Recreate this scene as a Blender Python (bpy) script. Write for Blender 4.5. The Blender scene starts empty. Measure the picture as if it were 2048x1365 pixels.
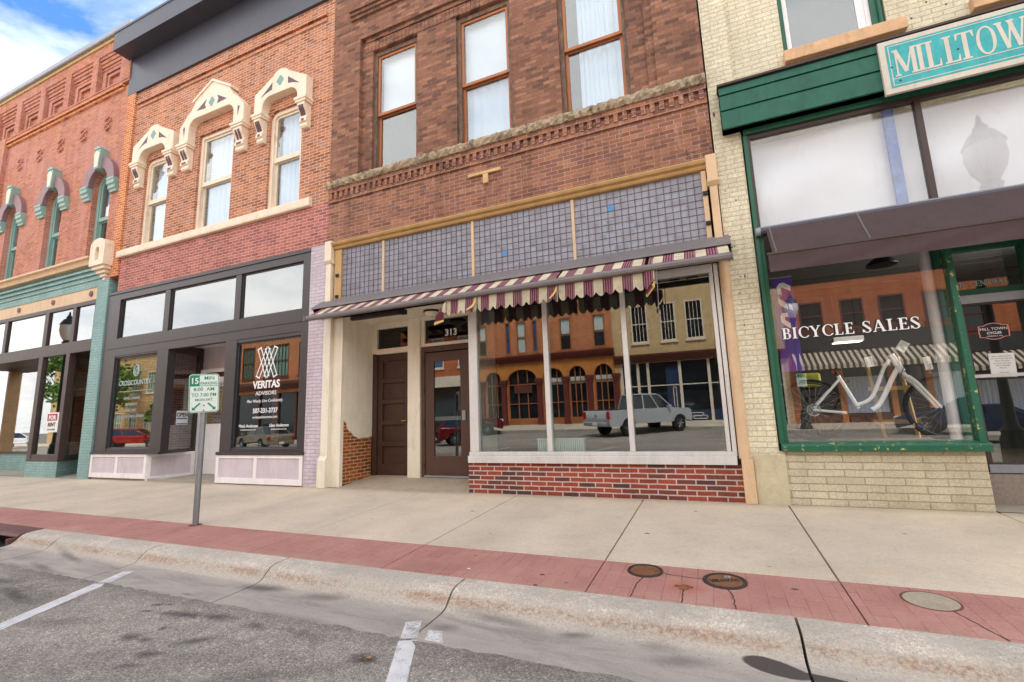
import bpy, bmesh, math, random
from mathutils import Vector, Matrix
from mathutils.geometry import tessellate_polygon
random.seed(7)
SC = bpy.context.scene
COL = SC.collection
R = math.radians
# ------------------------------------------------------------------ camera
cam_d = bpy.data.cameras.new('camera')
cam = bpy.data.objects.new('camera', cam_d); COL.objects.link(cam)
cam_d.sensor_width = 36; cam_d.lens = 16.372; cam_d.clip_start = .05; cam_d.clip_end = 3000
def cam_matrix(yaw, pitch, roll, loc):
    cy, sy, cp, sp, cr, sr = math.cos(yaw), math.sin(yaw), math.cos(pitch), math.sin(pitch), math.cos(roll), math.sin(roll)
    f = Vector((-sy*cp, cy*cp, sp)); r = Vector((cy, sy, 0)); u = r.cross(f)
    r2 = r*cr + u*sr; u2 = u*cr - r*sr
    m = Matrix((r2, u2, -f)).transposed().to_4x4(); m.translation = loc
    return m
cam.matrix_world = cam_matrix(R(22.9405), R(9.1645), R(-1.91868), (0, -7.486, 1.3))
SC.camera = cam
# ------------------------------------------------------------------ light
SUN_EL, SUN_AZ = 56.0, 24.0           # behind our row of buildings; azimuth clockwise from +Y
w = bpy.data.worlds.new('World'); SC.world = w; w.use_nodes = True
nt = w.node_tree; nt.nodes.clear()
def node(t, typ, ins=None, **props):
    n = t.nodes.new(typ)
    for k, v in props.items(): setattr(n, k, v)
    for k, v in (ins or {}).items():
        s = n.inputs[k]
        if isinstance(v, bpy.types.NodeSocket): t.links.new(v, s)
        else: s.default_value = v
    return n
def ramp(t, fac, stops, interp='LINEAR'):
    n = t.nodes.new('ShaderNodeValToRGB'); cr = n.color_ramp; cr.interpolation = interp
    while len(cr.elements) > 1: cr.elements.remove(cr.elements[-1])
    for i, (p, c) in enumerate(stops):
        e = cr.elements[0] if i == 0 else cr.elements.new(p)
        e.position = p
        e.color = c if len(c) == 4 else (*c, 1)
    t.links.new(fac, n.inputs['Fac'])
    return n.outputs['Color']
def mixc(t, fac, a, b, mode='MIX'):
    n = t.nodes.new('ShaderNodeMix'); n.data_type = 'RGBA'; n.blend_type = mode
    for s, v in ((n.inputs[0], fac), (n.inputs[6], a), (n.inputs[7], b)):
        if isinstance(v, bpy.types.NodeSocket): t.links.new(v, s)
        else: s.default_value = v if s.type == 'VALUE' else ((*v, 1) if len(v) == 3 else v)
    return n.outputs[2]
def math_(t, op, a, b=0.0, c=0.0):
    n = t.nodes.new('ShaderNodeMath'); n.operation = op
    for s, v in zip(n.inputs, (a, b, c)):
        if isinstance(v, bpy.types.NodeSocket): t.links.new(v, s)
        else: s.default_value = v
    return n.outputs[0]
sky = node(nt, 'ShaderNodeTexSky', sky_type='NISHITA', sun_disc=False, sun_elevation=R(SUN_EL), sun_rotation=R(SUN_AZ), altitude=300)
tc = node(nt, 'ShaderNodeTexCoord')
mp = node(nt, 'ShaderNodeMapping', {'Vector': tc.outputs['Generated'], 'Scale': (1.6, 1.6, 4.2), 'Location': (.3, 2.2, .4)})
nz = node(nt, 'ShaderNodeTexNoise', {'Vector': mp.outputs[0], 'Scale': 1.5, 'Detail': 9.0, 'Roughness': .58, 'Distortion': .3})
sep = node(nt, 'ShaderNodeSeparateXYZ', {'Vector': tc.outputs['Generated']})
# cloud cover is thick over the street side and opens to blue behind the roofs on the left
cov = math_(nt, 'MULTIPLY_ADD', sep.outputs['Y'], -.40, nz.outputs['Fac'])
cov = math_(nt, 'MULTIPLY_ADD', sep.outputs['Z'], -.36, cov)
cov = math_(nt, 'MULTIPLY_ADD', math_(nt, 'MAXIMUM', math_(nt, 'SUBTRACT', .55, sep.outputs['Z']), 0.0), 2.6, cov)
fac = ramp(nt, cov, [(.12, (0, 0, 0)), (.5, (1, 1, 1))])
nz2 = node(nt, 'ShaderNodeTexNoise', {'Vector': mp.outputs[0], 'Scale': 3.3, 'Detail': 6.0})
cl = ramp(nt, nz2.outputs['Fac'], [(.3, (7.6, 7.8, 8.3)), (.62, (11.2, 10.9, 10.5))])
skyc = mixc(nt, 1.0, sky.outputs[0], (.55, .92, 1.36), 'MULTIPLY')
colr = mixc(nt, fac, skyc, cl)
bg = node(nt, 'ShaderNodeBackground', {'Color': colr, 'Strength': .10})
wo = node(nt, 'ShaderNodeOutputWorld', {'Surface': bg.outputs[0]})
sd = bpy.data.lights.new('sun', 'SUN'); sd.energy = 3.0; sd.angle = R(14); sd.color = (1, .95, .87)
sun = bpy.data.objects.new('sun', sd); COL.objects.link(sun)
az, el = R(SUN_AZ), R(SUN_EL)
sdir = Vector((math.sin(az)*math.cos(el), math.cos(az)*math.cos(el), math.sin(el)))
sun.rotation_euler = sdir.to_track_quat('Z', 'Y').to_euler()
sun.location = (0, -10, 30)
SC.view_settings.view_transform = 'Standard'; SC.view_settings.look = 'None'
SC.view_settings.gamma = 1; SC.view_settings.use_curve_mapping = False
SC.view_settings.exposure = 1.27
SC.cycles.max_bounces = 8; SC.cycles.transparent_max_bounces = 12; SC.cycles.glossy_bounces = 4; SC.cycles.diffuse_bounces = 4
SC.cycles.caustics_reflective = False; SC.cycles.caustics_refractive = False
# ------------------------------------------------------------------ materials
def lin(c): c /= 255; return c/12.92 if c <= .04045 else ((c+.055)/1.055)**2.4
def S(r, g, b): return (lin(r), lin(g), lin(b))
def mul(c, k): return tuple(min(1, max(0, x*k)) for x in c)
def newmat(name):
    m = bpy.data.materials.new(name); m.use_nodes = True; t = m.node_tree; t.nodes.clear()
    out = t.nodes.new('ShaderNodeOutputMaterial'); tc = t.nodes.new('ShaderNodeTexCoord')
    return m, t, out, tc.outputs['Object']
def noise(t, vec, scale, detail=4, rough=.55, dist=0):
    return node(t, 'ShaderNodeTexNoise', {'Vector': vec, 'Scale': scale, 'Detail': detail, 'Roughness': rough, 'Distortion': dist}).outputs['Fac']
def bump(t, h, strength, dist=.01, nrm=None):
    ins = {'Height': h, 'Strength': strength, 'Distance': dist}
    if nrm: ins['Normal'] = nrm
    return node(t, 'ShaderNodeBump', ins).outputs[0]
def scalev(t, vec, s):
    return node(t, 'ShaderNodeMapping', {'Vector': vec, 'Scale': s}).outputs[0]
def fin(m, t, out, col, rough, nrm=None, metal=0.0, spec=.5):
    ins = {'Base Color': col if isinstance(col, bpy.types.NodeSocket) else (*col, 1), 'Roughness': rough, 'Metallic': metal, 'Specular IOR Level': spec}
    if nrm: ins['Normal'] = nrm
    b = node(t, 'ShaderNodeBsdfPrincipled', ins)
    t.links.new(b.outputs[0], out.inputs['Surface']); return m
def paint(name, c, rough=.55, var=.14, sc=2.2, bmp=.15, bsc=60, dirt=None, dirtamt=.5, metal=0.0, spec=.4, grain=None, chip=None, chipamt=.62):
    m, t, out, v = newmat(name)
    n1 = noise(t, v, sc, 6, .65)
    col = ramp(t, n1, [(.3, mul(c, 1-var)), (.7, mul(c, 1+var))])
    if dirt:
        n2 = noise(t, scalev(t, v, (1, 1, .35)), sc*1.7, 8, .7, .4)
        f = ramp(t, n2, [(dirtamt, (0, 0, 0)), (dirtamt+.2, (1, 1, 1))])
        col = mixc(t, f, col, dirt)
    if chip:
        n3 = noise(t, v, 14, 8, .75)
        f = ramp(t, n3, [(chipamt, (0, 0, 0)), (chipamt+.02, (1, 1, 1))])
        col = mixc(t, f, col, chip)
    if var > .035:
        col = mixc(t, 1.0, col, ramp(t, noise(t, scalev(t, v, (3, 3, .4)), 2.1, 8, .72, .4), [(.28, (.86, .85, .83)), (.5, (1,)*3), (.75, (1.05,)*3)]), 'MULTIPLY')
        col = mixc(t, 1.0, col, ramp(t, noise(t, v, 26, 6, .75), [(.3, (.93,)*3), (.7, (1.05,)*3)]), 'MULTIPLY')
    hb = noise(t, scalev(t, v, grain) if grain else v, bsc, 5, .6)
    return fin(m, t, out, col, rough, bump(t, hb, bmp, .01), metal, spec)
def brick(name, cols, mortar, bw=.225, rh=.076, ms=.009, off=.5, bmp=.6, stain=None, stainamt=.56, effl=None, efflamt=.62, paintvar=.12, rough=.85, msm=.15, patch=None, patchamt=.55, rec=1.0):
    """cols: palette of brick colours; u = x + y so both faces of a pier carry the courses"""
    m, t, out, v = newmat(name)
    sx = node(t, 'ShaderNodeSeparateXYZ', {'Vector': v})
    u = math_(t, 'ADD', sx.outputs[0], sx.outputs[1])
    wob = math_(t, 'MULTIPLY_ADD', noise(t, v, 4, 2), .012, sx.outputs[2])
    uv = node(t, 'ShaderNodeCombineXYZ', {'X': u, 'Y': wob}).outputs[0]
    b = node(t, 'ShaderNodeTexBrick', {'Vector': uv, 'Color1': (0, 0, 0, 1), 'Color2': (1, 1, 1, 1), 'Mortar': (.5, .5, .5, 1), 'Scale': 1.0, 'Mortar Size': ms, 'Mortar Smooth': msm, 'Bias': 0.0, 'Brick Width': bw, 'Row Height': rh})
    b.offset = off; b.squash = 1
    n = len(cols)
    c = ramp(t, b.outputs['Color'], [((i+.5)/n, x) for i, x in enumerate(cols)])
    nf = noise(t, v, 38, 6, .7)
    c = mixc(t, 1.0, c, ramp(t, nf, [(.25, (.66,)*3), (.75, (1.32,)*3)]), 'MULTIPLY')
    nl = noise(t, v, .9, 5, .6)
    c = mixc(t, 1.0, c, ramp(t, nl, [(.3, (1-paintvar,)*3), (.7, (1+paintvar,)*3)]), 'MULTIPLY')
    if patch:
        f = ramp(t, noise(t, v, .55, 6, .6, .5), [(patchamt, (0, 0, 0)), (patchamt+.12, (1, 1, 1))])
        c = mixc(t, f, c, mixc(t, .72, c, patch))
    nm = noise(t, v, 22, 4)
    mo = ramp(t, nm, [(.3, mul(mortar, .8)), (.7, mul(mortar, 1.15))])
    c = mixc(t, b.outputs['Fac'], c, mo)
    if stain:
        f = ramp(t, noise(t, scalev(t, v, (1, 1, .45)), 1.5, 8, .68, .6), [(stainamt, (0, 0, 0)), (stainamt+.22, (.75,)*3)])
        c = mixc(t, f, c, stain)
    if effl:
        f = ramp(t, noise(t, scalev(t, v, (3, 3, .8)), 1.6, 8, .75, .4), [(efflamt, (0, 0, 0)), (efflamt+.16, (.6,)*3)])
        c = mixc(t, f, c, effl)
    c = mixc(t, 1.0, c, ramp(t, noise(t, scalev(t, v, (2.2, 2.2, .22)), 1.3, 8, .7, .5), [(.3, (.80, .79, .79)), (.52, (1,)*3), (.74, (1.09,)*3)]), 'MULTIPLY')
    h = math_(t, 'MULTIPLY_ADD', b.outputs['Fac'], -rec, math_(t, 'MULTIPLY', nf, .5))
    return fin(m, t, out, c, rough, bump(t, h, bmp, .012), 0, .25)
def glass(name, f0=.12, tint=(.9, .95, .93), rough=0.0, wav=0.0):
    """pane of two faces; each mirrors f0 head on and more at a slant"""
    m, t, out, v = newmat(name)
    ins = {'Color': (1, 1, 1, 1), 'Roughness': rough}
    if wav: ins['Normal'] = bump(t, noise(t, v, 1.1, 1), wav, .02)
    g = node(t, 'ShaderNodeBsdfGlossy', ins)
    tr = node(t, 'ShaderNodeBsdfTransparent', {'Color': (*tint, 1)})
    lw = node(t, 'ShaderNodeLayerWeight', {'Blend': .5})
    f = math_(t, 'MULTIPLY_ADD', math_(t, 'POWER', lw.outputs['Facing'], 4.0), 1-f0, f0)
    mx = node(t, 'ShaderNodeMixShader', {0: f, 1: tr.outputs[0], 2: g.outputs[0]})
    t.links.new(mx.outputs[0], out.inputs['Surface']); return m
M = {}
# brickwork
M['red_brown_brick'] = brick('red_brown_brick', [S(108, 78, 66), S(138, 96, 78), S(152, 108, 86), S(126, 88, 72), S(162, 118, 94)], S(136, 108, 94), ms=.0065, stain=S(80, 62, 56), stainamt=.54, bw=.235, bmp=.9)
M['sign_band_brick'] = brick('sign_band_brick', [S(126, 86, 68), S(154, 106, 82), S(166, 116, 90), S(142, 98, 78), S(132, 92, 82)], S(186, 152, 136), ms=.006, stain=S(82, 62, 56), stainamt=.51, effl=S(210, 182, 168), efflamt=.56, bw=.235, bmp=.9)
M['orange_brick'] = brick('orange_brick', [S(148, 90, 66), S(186, 117, 84), S(202, 134, 98), S(168, 102, 74), S(178, 126, 108)], S(212, 182, 156), ms=.010, bw=.235, patch=S(182, 122, 110), patchamt=.53, stain=S(120, 86, 74), stainamt=.62, bmp=.9)
M['rose_brick'] = brick('rose_brick', [S(164, 98, 90), S(188, 120, 110), S(178, 108, 98), S(152, 94, 90)], S(214, 176, 166), ms=.007, bw=.235, stain=S(124, 86, 82), stainamt=.57, effl=S(228, 200, 190), efflamt=.63)
M['salmon_brick'] = brick('salmon_brick', [S(170, 110, 92), S(192, 126, 102), S(184, 119, 98), S(198, 136, 110)], S(212, 164, 142), ms=.007, bw=.235, patch=S(196, 138, 128), patchamt=.48, effl=S(214, 188, 174), efflamt=.59, stain=S(142, 94, 82), stainamt=.58, bmp=.9)
M['buff_pilaster_brick'] = brick('buff_pilaster_brick', [S(186, 100, 60), S(208, 128, 82), S(198, 116, 74)], S(226, 186, 146), ms=.011, bw=.235)
M['cream_brick'] = brick('cream_painted_brick', [S(214, 207, 180), S(222, 215, 190), S(210, 203, 177), S(218, 210, 182)], S(192, 182, 154), ms=.005, bw=.235, effl=S(208, 186, 142), efflamt=.59, stain=S(166, 150, 122), stainamt=.60, bmp=.9, rough=.6)
M['teal_brick'] = brick('teal_painted_brick', [S(136, 172, 170), S(146, 180, 176), S(140, 174, 172)], S(118, 152, 150), ms=.006, bw=.235, effl=S(170, 196, 190), efflamt=.62, bmp=.8, rough=.6)
M['lavender_brick'] = brick('lavender_painted_brick', [S(202, 191, 201), S(207, 197, 206), S(198, 187, 197)], S(176, 165, 175), ms=.006, bw=.235, bmp=.8, rough=.6)
M['bulkhead_brick'] = brick('bulkhead_brick', [S(84, 62, 60), S(142, 66, 52), S(162, 78, 58), S(132, 64, 52), S(100, 68, 62), S(152, 72, 54)], S(196, 176, 168), ms=.010, bw=.27, rh=.0765, bmp=.7, msm=.05)
M['exposed_brick'] = brick('exposed_brick', [S(150, 74, 40), S(182, 92, 50), S(166, 84, 46), S(120, 66, 46)], S(196, 162, 120), ms=.012, rh=.072, effl=S(206, 190, 168), efflamt=.66)
M['block_brick'] = brick('rock_face_block', [S(196, 187, 161), S(202, 193, 168), S(191, 181, 155)], S(172, 161, 136), ms=.007, bw=.42, rh=.094, bmp=1.0, msm=.3, rough=.7, rec=1.4, stain=S(150, 136, 110), stainamt=.62)
M['far_orange_brick'] = brick('far_orange_brick', [S(190, 104, 60), S(214, 132, 82), S(200, 116, 70)], S(222, 180, 140), bw=.25, rh=.08)
M['far_rust_brick'] = brick('far_rust_brick', [S(178, 92, 54), S(196, 108, 62), S(186, 98, 58)], S(200, 140, 100), bw=.25, rh=.08)
M['far_buff_brick'] = brick('far_buff_brick', [S(206, 164, 110), S(216, 178, 124), S(198, 156, 106)], S(218, 190, 150), bw=.25, rh=.08)
M['far_cream_paint'] = paint('far_cream_paint', S(214, 180, 130), dirt=S(170, 128, 92), dirtamt=.56)
# paints, stone and metal
M['cream_trim'] = paint('cream_trim', S(234, 217, 194), .5, .07, bmp=.08, dirt=S(196, 172, 142), dirtamt=.57)
M['cream_wall'] = paint('cream_wall', S(234, 226, 208), .6, .06, bmp=.12, dirt=S(204, 190, 164), dirtamt=.58)
M['white_trim'] = paint('white_trim', S(240, 237, 238), .45, .04, bmp=.06, dirt=S(214, 208, 204), dirtamt=.62)
M['peach_trim'] = paint('peach_trim', S(214, 184, 148), .55, .09, bmp=.15, dirt=S(180, 146, 112), dirtamt=.57)
M['ochre_trim'] = paint('ochre_trim', S(190, 154, 102), .5, .13, bmp=.15, dirt=S(132, 104, 70), dirtamt=.57)
M['peach_stone'] = paint('peach_stone', S(214, 176, 138), .85, .12, 5, bmp=.6, bsc=45, dirt=S(184, 146, 108), dirtamt=.54)
M['rough_stone'] = paint('rough_stone', S(170, 154, 130), .9, .3, 6, bmp=1.0, bsc=24, dirt=S(84, 74, 64), dirtamt=.5)
M['black_frame'] = paint('black_frame', S(58, 54, 56), .38, .12, bmp=.04, spec=.5)
M['charcoal_metal'] = paint('charcoal_metal', S(66, 68, 80), .42, .1, .8, bmp=.03, spec=.5)
M['grey_metal'] = paint('grey_metal', S(150, 154, 162), .45, .1, bmp=.03, metal=.2)
M['lavender_panel'] = paint('lavender_panel', S(208, 198, 206), .5, .07, bmp=.3, bsc=18, grain=(1, 1, 8), dirt=S(186, 174, 178), dirtamt=.6)
M['teal_trim'] = paint('teal_trim', S(140, 172, 164), .5, .08, bmp=.1, dirt=S(112, 146, 138), dirtamt=.58)
M['plum_trim'] = paint('plum_trim', S(138, 106, 110), .5, .1, bmp=.1)
M['teal_inlay'] = paint('teal_inlay', S(120, 160, 158), .5, .1)
M['plum_inlay'] = paint('plum_inlay', S(96, 72, 78), .5, .1)
M['yellow_strip'] = paint('yellow_strip', S(204, 176, 120), .6, .12)
M['wood_orange'] = paint('wood_orange', S(172, 106, 66), .45, .12, bmp=.15)
M['weathered_wood'] = paint('weathered_wood', S(120, 100, 84), .8, .3, 6, bmp=.6, bsc=30, grain=(4, 4, .5), dirt=S(60, 50, 44), dirtamt=.5)
M['board_wood'] = paint('board_wood', S(206, 172, 122), .75, .15, 6, bmp=.4, grain=(.6, 4, 8))
M['brown_door'] = paint('brown_door', S(84, 60, 50), .5, .12, bmp=.15, grain=(8, 8, 1))
M['brown_door_old'] = paint('brown_door_old', S(70, 48, 38), .5, .2, 4, bmp=.25, grain=(8, 8, 1), dirt=S(46, 32, 28), dirtamt=.6)
M['aluminium'] = paint('aluminium', S(212, 211, 209), .4, .06, bmp=.05, metal=.15, dirt=S(180, 174, 168), dirtamt=.6)
M['awning_metal'] = paint('awning_metal', S(118, 112, 112), .5, .1, bmp=.06, spec=.4)
M['awning_dark'] = paint('awning_dark', S(56, 46, 44), .6, .1)
M['green_board'] = paint('green_board', S(30, 94, 76), .5, .16, 3, bmp=.6, bsc=26, grain=(.8, 1, 6), dirt=S(22, 70, 58), dirtamt=.52, chip=S(86, 132, 110), chipamt=.68)
M['green_trim'] = paint('green_trim', S(34, 94, 72), .45, .14, bmp=.2, dirt=S(24, 68, 54), dirtamt=.58)
M['green_worn'] = paint('green_worn', S(34, 96, 72), .5, .12, bmp=.3, chip=S(206, 200, 130), chipamt=.59)
M['bronze_frame'] = paint('bronze_frame', S(72, 58, 54), .45, .12)
M['dark_interior'] = paint('dark_interior', S(62, 59, 57), .8, .1)
M['interior_floor'] = paint('interior_floor', S(110, 98, 84), .6, .15)
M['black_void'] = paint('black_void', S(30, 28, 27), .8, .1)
M['white_sheet'] = paint('white_sheet', S(238, 238, 240), .7, .03, bmp=.5, bsc=2.5, dirt=S(222, 222, 228), dirtamt=.55)
M['purple_banner'] = paint('purple_banner', S(98, 66, 168), .6, .08)
M['paper'] = paint('paper', S(236, 236, 236), .6, .03)
M['ink'] = paint('ink', S(34, 32, 34), .6, .05)
M['letter_white'] = paint('letter_white', S(240, 242, 244), .5, .03)
M['letter_grey'] = paint('letter_grey', S(150, 150, 148), .5, .05)
M['letter_faint'] = paint('letter_faint', S(168, 190, 186), .5, .05)
M['letter_pink'] = paint('letter_pink', S(226, 150, 150), .5, .05)
M['letter_red'] = paint('letter_red', S(164, 50, 46), .5, .05)
M['sign_blue'] = paint('sign_blue', S(70, 130, 190), .5, .05)
M['sign_green'] = paint('sign_green', S(20, 138, 96), .35, .05)
M['sign_white'] = paint('sign_white', S(226, 238, 230), .3, .04)
M['turquoise'] = paint('turquoise', S(60, 168, 172), .6, .16, 5, bmp=.15, dirt=S(86, 186, 190), dirtamt=.52)
M['sign_cream'] = paint('sign_cream', S(206, 198, 184), .6, .08, bmp=.15, dirt=S(170, 150, 134), dirtamt=.66)
M['letter_sand'] = paint('letter_sand', S(210, 202, 190), .6, .06)
M['brown_fabric'] = paint('brown_fabric', S(76, 61, 61), .85, .08, 1.5, bmp=.3, bsc=9)
M['galvanized'] = paint('galvanized', S(134, 136, 138), .45, .14, 8, bmp=.1, metal=.35)
M['rust_iron'] = paint('rust_iron', S(136, 92, 62), .7, .28, 10, bmp=.7, bsc=70, dirt=S(92, 66, 52), dirtamt=.52)
M['rust_steel'] = paint('rust_steel', S(110, 70, 62), .6, .25, 4, bmp=.3, dirt=S(70, 48, 46), dirtamt=.52)
M['brass'] = paint('brass', S(214, 176, 84), .3, .05, metal=.8)
M['black_plastic'] = paint('black_plastic', S(28, 28, 30), .45, .05)
M['rust_dark'] = paint('rust_dark', S(66, 52, 46), .7, .25, 10, bmp=.5)
M['rubber'] = paint('rubber', S(34, 34, 36), .7, .08)
M['chrome'] = paint('chrome', S(200, 202, 206), .18, .03, metal=.9)
M['bike_white'] = paint('bike_white', S(244, 244, 246), .25, .02, bmp=.01)
M['radiator_white'] = paint('radiator_white', S(214, 224, 226), .5, .05)
M['curtain_white'] = paint('curtain_white', S(206, 217, 230), .85, .03, bmp=0)
M['shade_white'] = paint('shade_white', S(244, 242, 240), .8, .03, bmp=0)
M['glass_lamp'] = paint('glass_lamp', S(226, 220, 204), .25, .03)
M['leaf_dry'] = paint('leaf_dry', S(196, 146, 90), .7, .2)
M['stained_blue'] = paint('stained_blue', S(40, 120, 150), .3, .3, 9)
M['shop_glass'] = glass('shop_glass', .125, (.84, .9, .87), wav=.004)
M['side_glass'] = glass('side_glass', .12, (.9, .93, .92), wav=.006)
M['transom_glass'] = glass('transom_glass', .22, (.7, .75, .76), wav=.004)
M['upper_glass'] = glass('upper_glass', .11, (.9, .95, .98))
M['clear_glass'] = glass('clear_glass', .09, (.9, .93, .93))
M['dark_glass'] = glass('dark_glass', .05, (.5, .52, .5))
M['sheet_glass'] = glass('sheet_glass', .05, (.96, .97, .98))
# ------------------------------------------------------------------ geometry helpers
class MB:
    def __init__(s): s.v = []; s.f = []
    def add(s, vs, fs):
        o = len(s.v); s.v += [tuple(p) for p in vs]; s.f += [tuple(i+o for i in f) for f in fs]; return s
    def box(s, x0, x1, y0, y1, z0, z1):
        return s.add([(x0, y0, z0), (x1, y0, z0), (x1, y1, z0), (x0, y1, z0), (x0, y0, z1), (x1, y0, z1), (x1, y1, z1), (x0, y1, z1)],
                     [(0, 1, 5, 4), (1, 2, 6, 5), (2, 3, 7, 6), (3, 0, 4, 7), (4, 5, 6, 7), (3, 2, 1, 0)])
    def ring(s, a, b):
        """two outlines of equal length -> sides"""
        n = len(a); o = len(s.v); s.v += [tuple(p) for p in a] + [tuple(p) for p in b]
        s.f += [(o+i, o+(i+1) % n, o+n+(i+1) % n, o+n+i) for i in range(n)]; return s
    def cap(s, loops, flip=False):
        vv = [Vector(p) for l in loops for p in l]
        tr = tessellate_polygon([[Vector(p) for p in l] for l in loops])
        s.add(vv, [t if not flip else t[::-1] for t in tr]); return s
    def prism(s, poly, y0, y1, holes=()):
        """outline in XZ, extruded along Y"""
        lp = [poly] + list(holes)
        for y in (y0, y1): s.cap([[(x, y, z) for x, z in l] for l in lp])
        for l in lp: s.ring([(x, y0, z) for x, z in l], [(x, y1, z) for x, z in l])
        return s
    def prismx(s, poly, x0, x1):
        """outline in YZ, extruded along X"""
        for x in (x0, x1): s.cap([[(x, y, z) for y, z in poly]])
        return s.ring([(x0, y, z) for y, z in poly], [(x1, y, z) for y, z in poly])
    def prismz(s, poly, z0, z1):
        for z in (z0, z1): s.cap([[(x, y, z) for x, y in poly]])
        return s.ring([(x, y, z0) for x, y in poly], [(x, y, z1) for x, y in poly])
    def frame(s, x0, x1, z0, z1, wd, y0, y1):
        s.box(x0, x0+wd, y0, y1, z0, z1); s.box(x1-wd, x1, y0, y1, z0, z1)
        s.box(x0+wd, x1-wd, y0, y1, z0, z0+wd); return s.box(x0+wd, x1-wd, y0, y1, z1-wd, z1)
    def tube(s, pts, r, n=8, closed=False, caps=True):
        pts = [Vector(p) for p in pts]; N = len(pts); rr = r if isinstance(r, (list, tuple)) else [r]*N
        o = len(s.v); up = None
        for i, p in enumerate(pts):
            a = pts[(i-1) % N] if (i or closed) else p; b = pts[(i+1) % N] if (i < N-1 or closed) else p
            d = (b-a).normalized()
            if up is None: up = d.orthogonal().normalized()
            up = (up - d*up.dot(d)).normalized(); sd = d.cross(up)
            for k in range(n):
                t = 2*math.pi*k/n
                s.v.append(tuple(p + (up*math.cos(t)+sd*math.sin(t))*rr[i]))
        for i in range(N if closed else N-1):
            j = (i+1) % N
            s.f += [(o+i*n+k, o+i*n+(k+1) % n, o+j*n+(k+1) % n, o+j*n+k) for k in range(n)]
        if caps and not closed:
            s.f.append(tuple(o+k for k in range(n))[::-1]); s.f.append(tuple(o+(N-1)*n+k for k in range(n)))
        return s
    def lathe(s, c, prof, n=20, axis='z'):
        o = len(s.v); c = Vector(c)
        for r, h in prof:
            for k in range(n):
                t = 2*math.pi*k/n; a, b = r*math.cos(t), r*math.sin(t)
                p = {'z': (a, b, h), 'y': (a, h, b), 'x': (h, a, b)}[axis]
                s.v.append(tuple(c+Vector(p)))
        for i in range(len(prof)-1):
            s.f += [(o+i*n+k, o+i*n+(k+1) % n, o+(i+1)*n+(k+1) % n, o+(i+1)*n+k) for k in range(n)]
        s.f.append(tuple(o+k for k in range(n))[::-1]); s.f.append(tuple(o+(len(prof)-1)*n+k for k in range(n)))
        return s
    def quad(s, a, b, c, d): return s.add([a, b, c, d], [(0, 1, 2, 3)])
    def xf(s, m, i0=0):
        for i in range(i0, len(s.v)): s.v[i] = tuple(m @ Vector(s.v[i]))
        return s
    def build(s, name, mat, parent=None, bevel=0, smooth=False, label=None):
        me = bpy.data.meshes.new(name)
        off = Vector(parent['_o']) if parent is not None else Vector((0, 0, 0))
        me.from_pydata([tuple(Vector(p)-off) for p in s.v], [], s.f)
        bm = bmesh.new(); bm.from_mesh(me); bmesh.ops.remove_doubles(bm, verts=bm.verts, dist=2e-5)
        bmesh.ops.recalc_face_normals(bm, faces=bm.faces); bm.to_mesh(me); bm.free()
        me.materials.append(M[mat] if isinstance(mat, str) else mat)
        if smooth:
            for p in me.polygons: p.use_smooth = True
        o = bpy.data.objects.new(name, me); COL.objects.link(o)
        if parent is not None:
            o.parent = parent
        o['_o'] = tuple(off)
        if bevel:
            b = o.modifiers.new('bevel', 'BEVEL'); b.width = bevel; b.segments = 2; b.limit_method = 'ANGLE'; b.angle_limit = R(40)
        if smooth:
            try:
                o.data.set_sharp_from_angle(angle=R(45))
            except Exception: pass
        if label: o['label'] = label
        return o
def thing(name, label, cat, loc=(0, 0, 0), group=None):
    o = bpy.data.objects.new(name, None); COL.objects.link(o); o.location = loc; o.empty_display_size = .2
    o['label'] = label; o['category'] = cat; o['_o'] = tuple(loc)
    if group: o['group'] = group
    return o
def tag(o, label, cat, group=None):
    o['label'] = label; o['category'] = cat
    if group: o['group'] = group
    return o
def struct(o, kind='structure'): o['kind'] = kind; return o
def copy_tree(o, parent=None):
    c = o.copy(); COL.objects.link(c)
    if parent: c.parent = parent
    for ch in list(o.children): copy_tree(ch, c)
    return c
def arc(cx, cz, r, a0, a1, n, rz=None):
    rz = r if rz is None else rz
    return [(cx+r*math.cos(R(a0+(a1-a0)*i/n)), cz+rz*math.sin(R(a0+(a1-a0)*i/n))) for i in range(n+1)]
def rect(x0, x1, z0, z1): return [(x0, z0), (x1, z0), (x1, z1), (x0, z1)]
def text(body, x, z, size, y, mb=None, align='CENTER', depth=.002, sx=1.0, bold=0.0, shear=0.0, m=None):
    """block lettering on a plane facing the street; z is the baseline"""
    cu = bpy.data.curves.new('t', 'FONT'); cu.body = body; cu.size = size; cu.align_x = align; cu.extrude = depth; cu.offset = bold; cu.shear = shear
    cu.resolution_u = 3
    ob = bpy.data.objects.new('t', cu); COL.objects.link(ob)
    dg = bpy.context.evaluated_depsgraph_get(); dg.update()
    me = bpy.data.meshes.new_from_object(ob.evaluated_get(dg))
    mb = mb or MB()
    vs = []
    for v in me.vertices:
        p = Vector((v.co.x*sx, -v.co.z, v.co.y))
        vs.append(tuple(m @ p) if m else (x+p.x, y+p.y, z+p.z))
    mb.add(vs, [tuple(p.vertices) for p in me.polygons])
    bpy.data.objects.remove(ob); bpy.data.curves.remove(cu); bpy.data.meshes.remove(me)
    return mb
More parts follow.
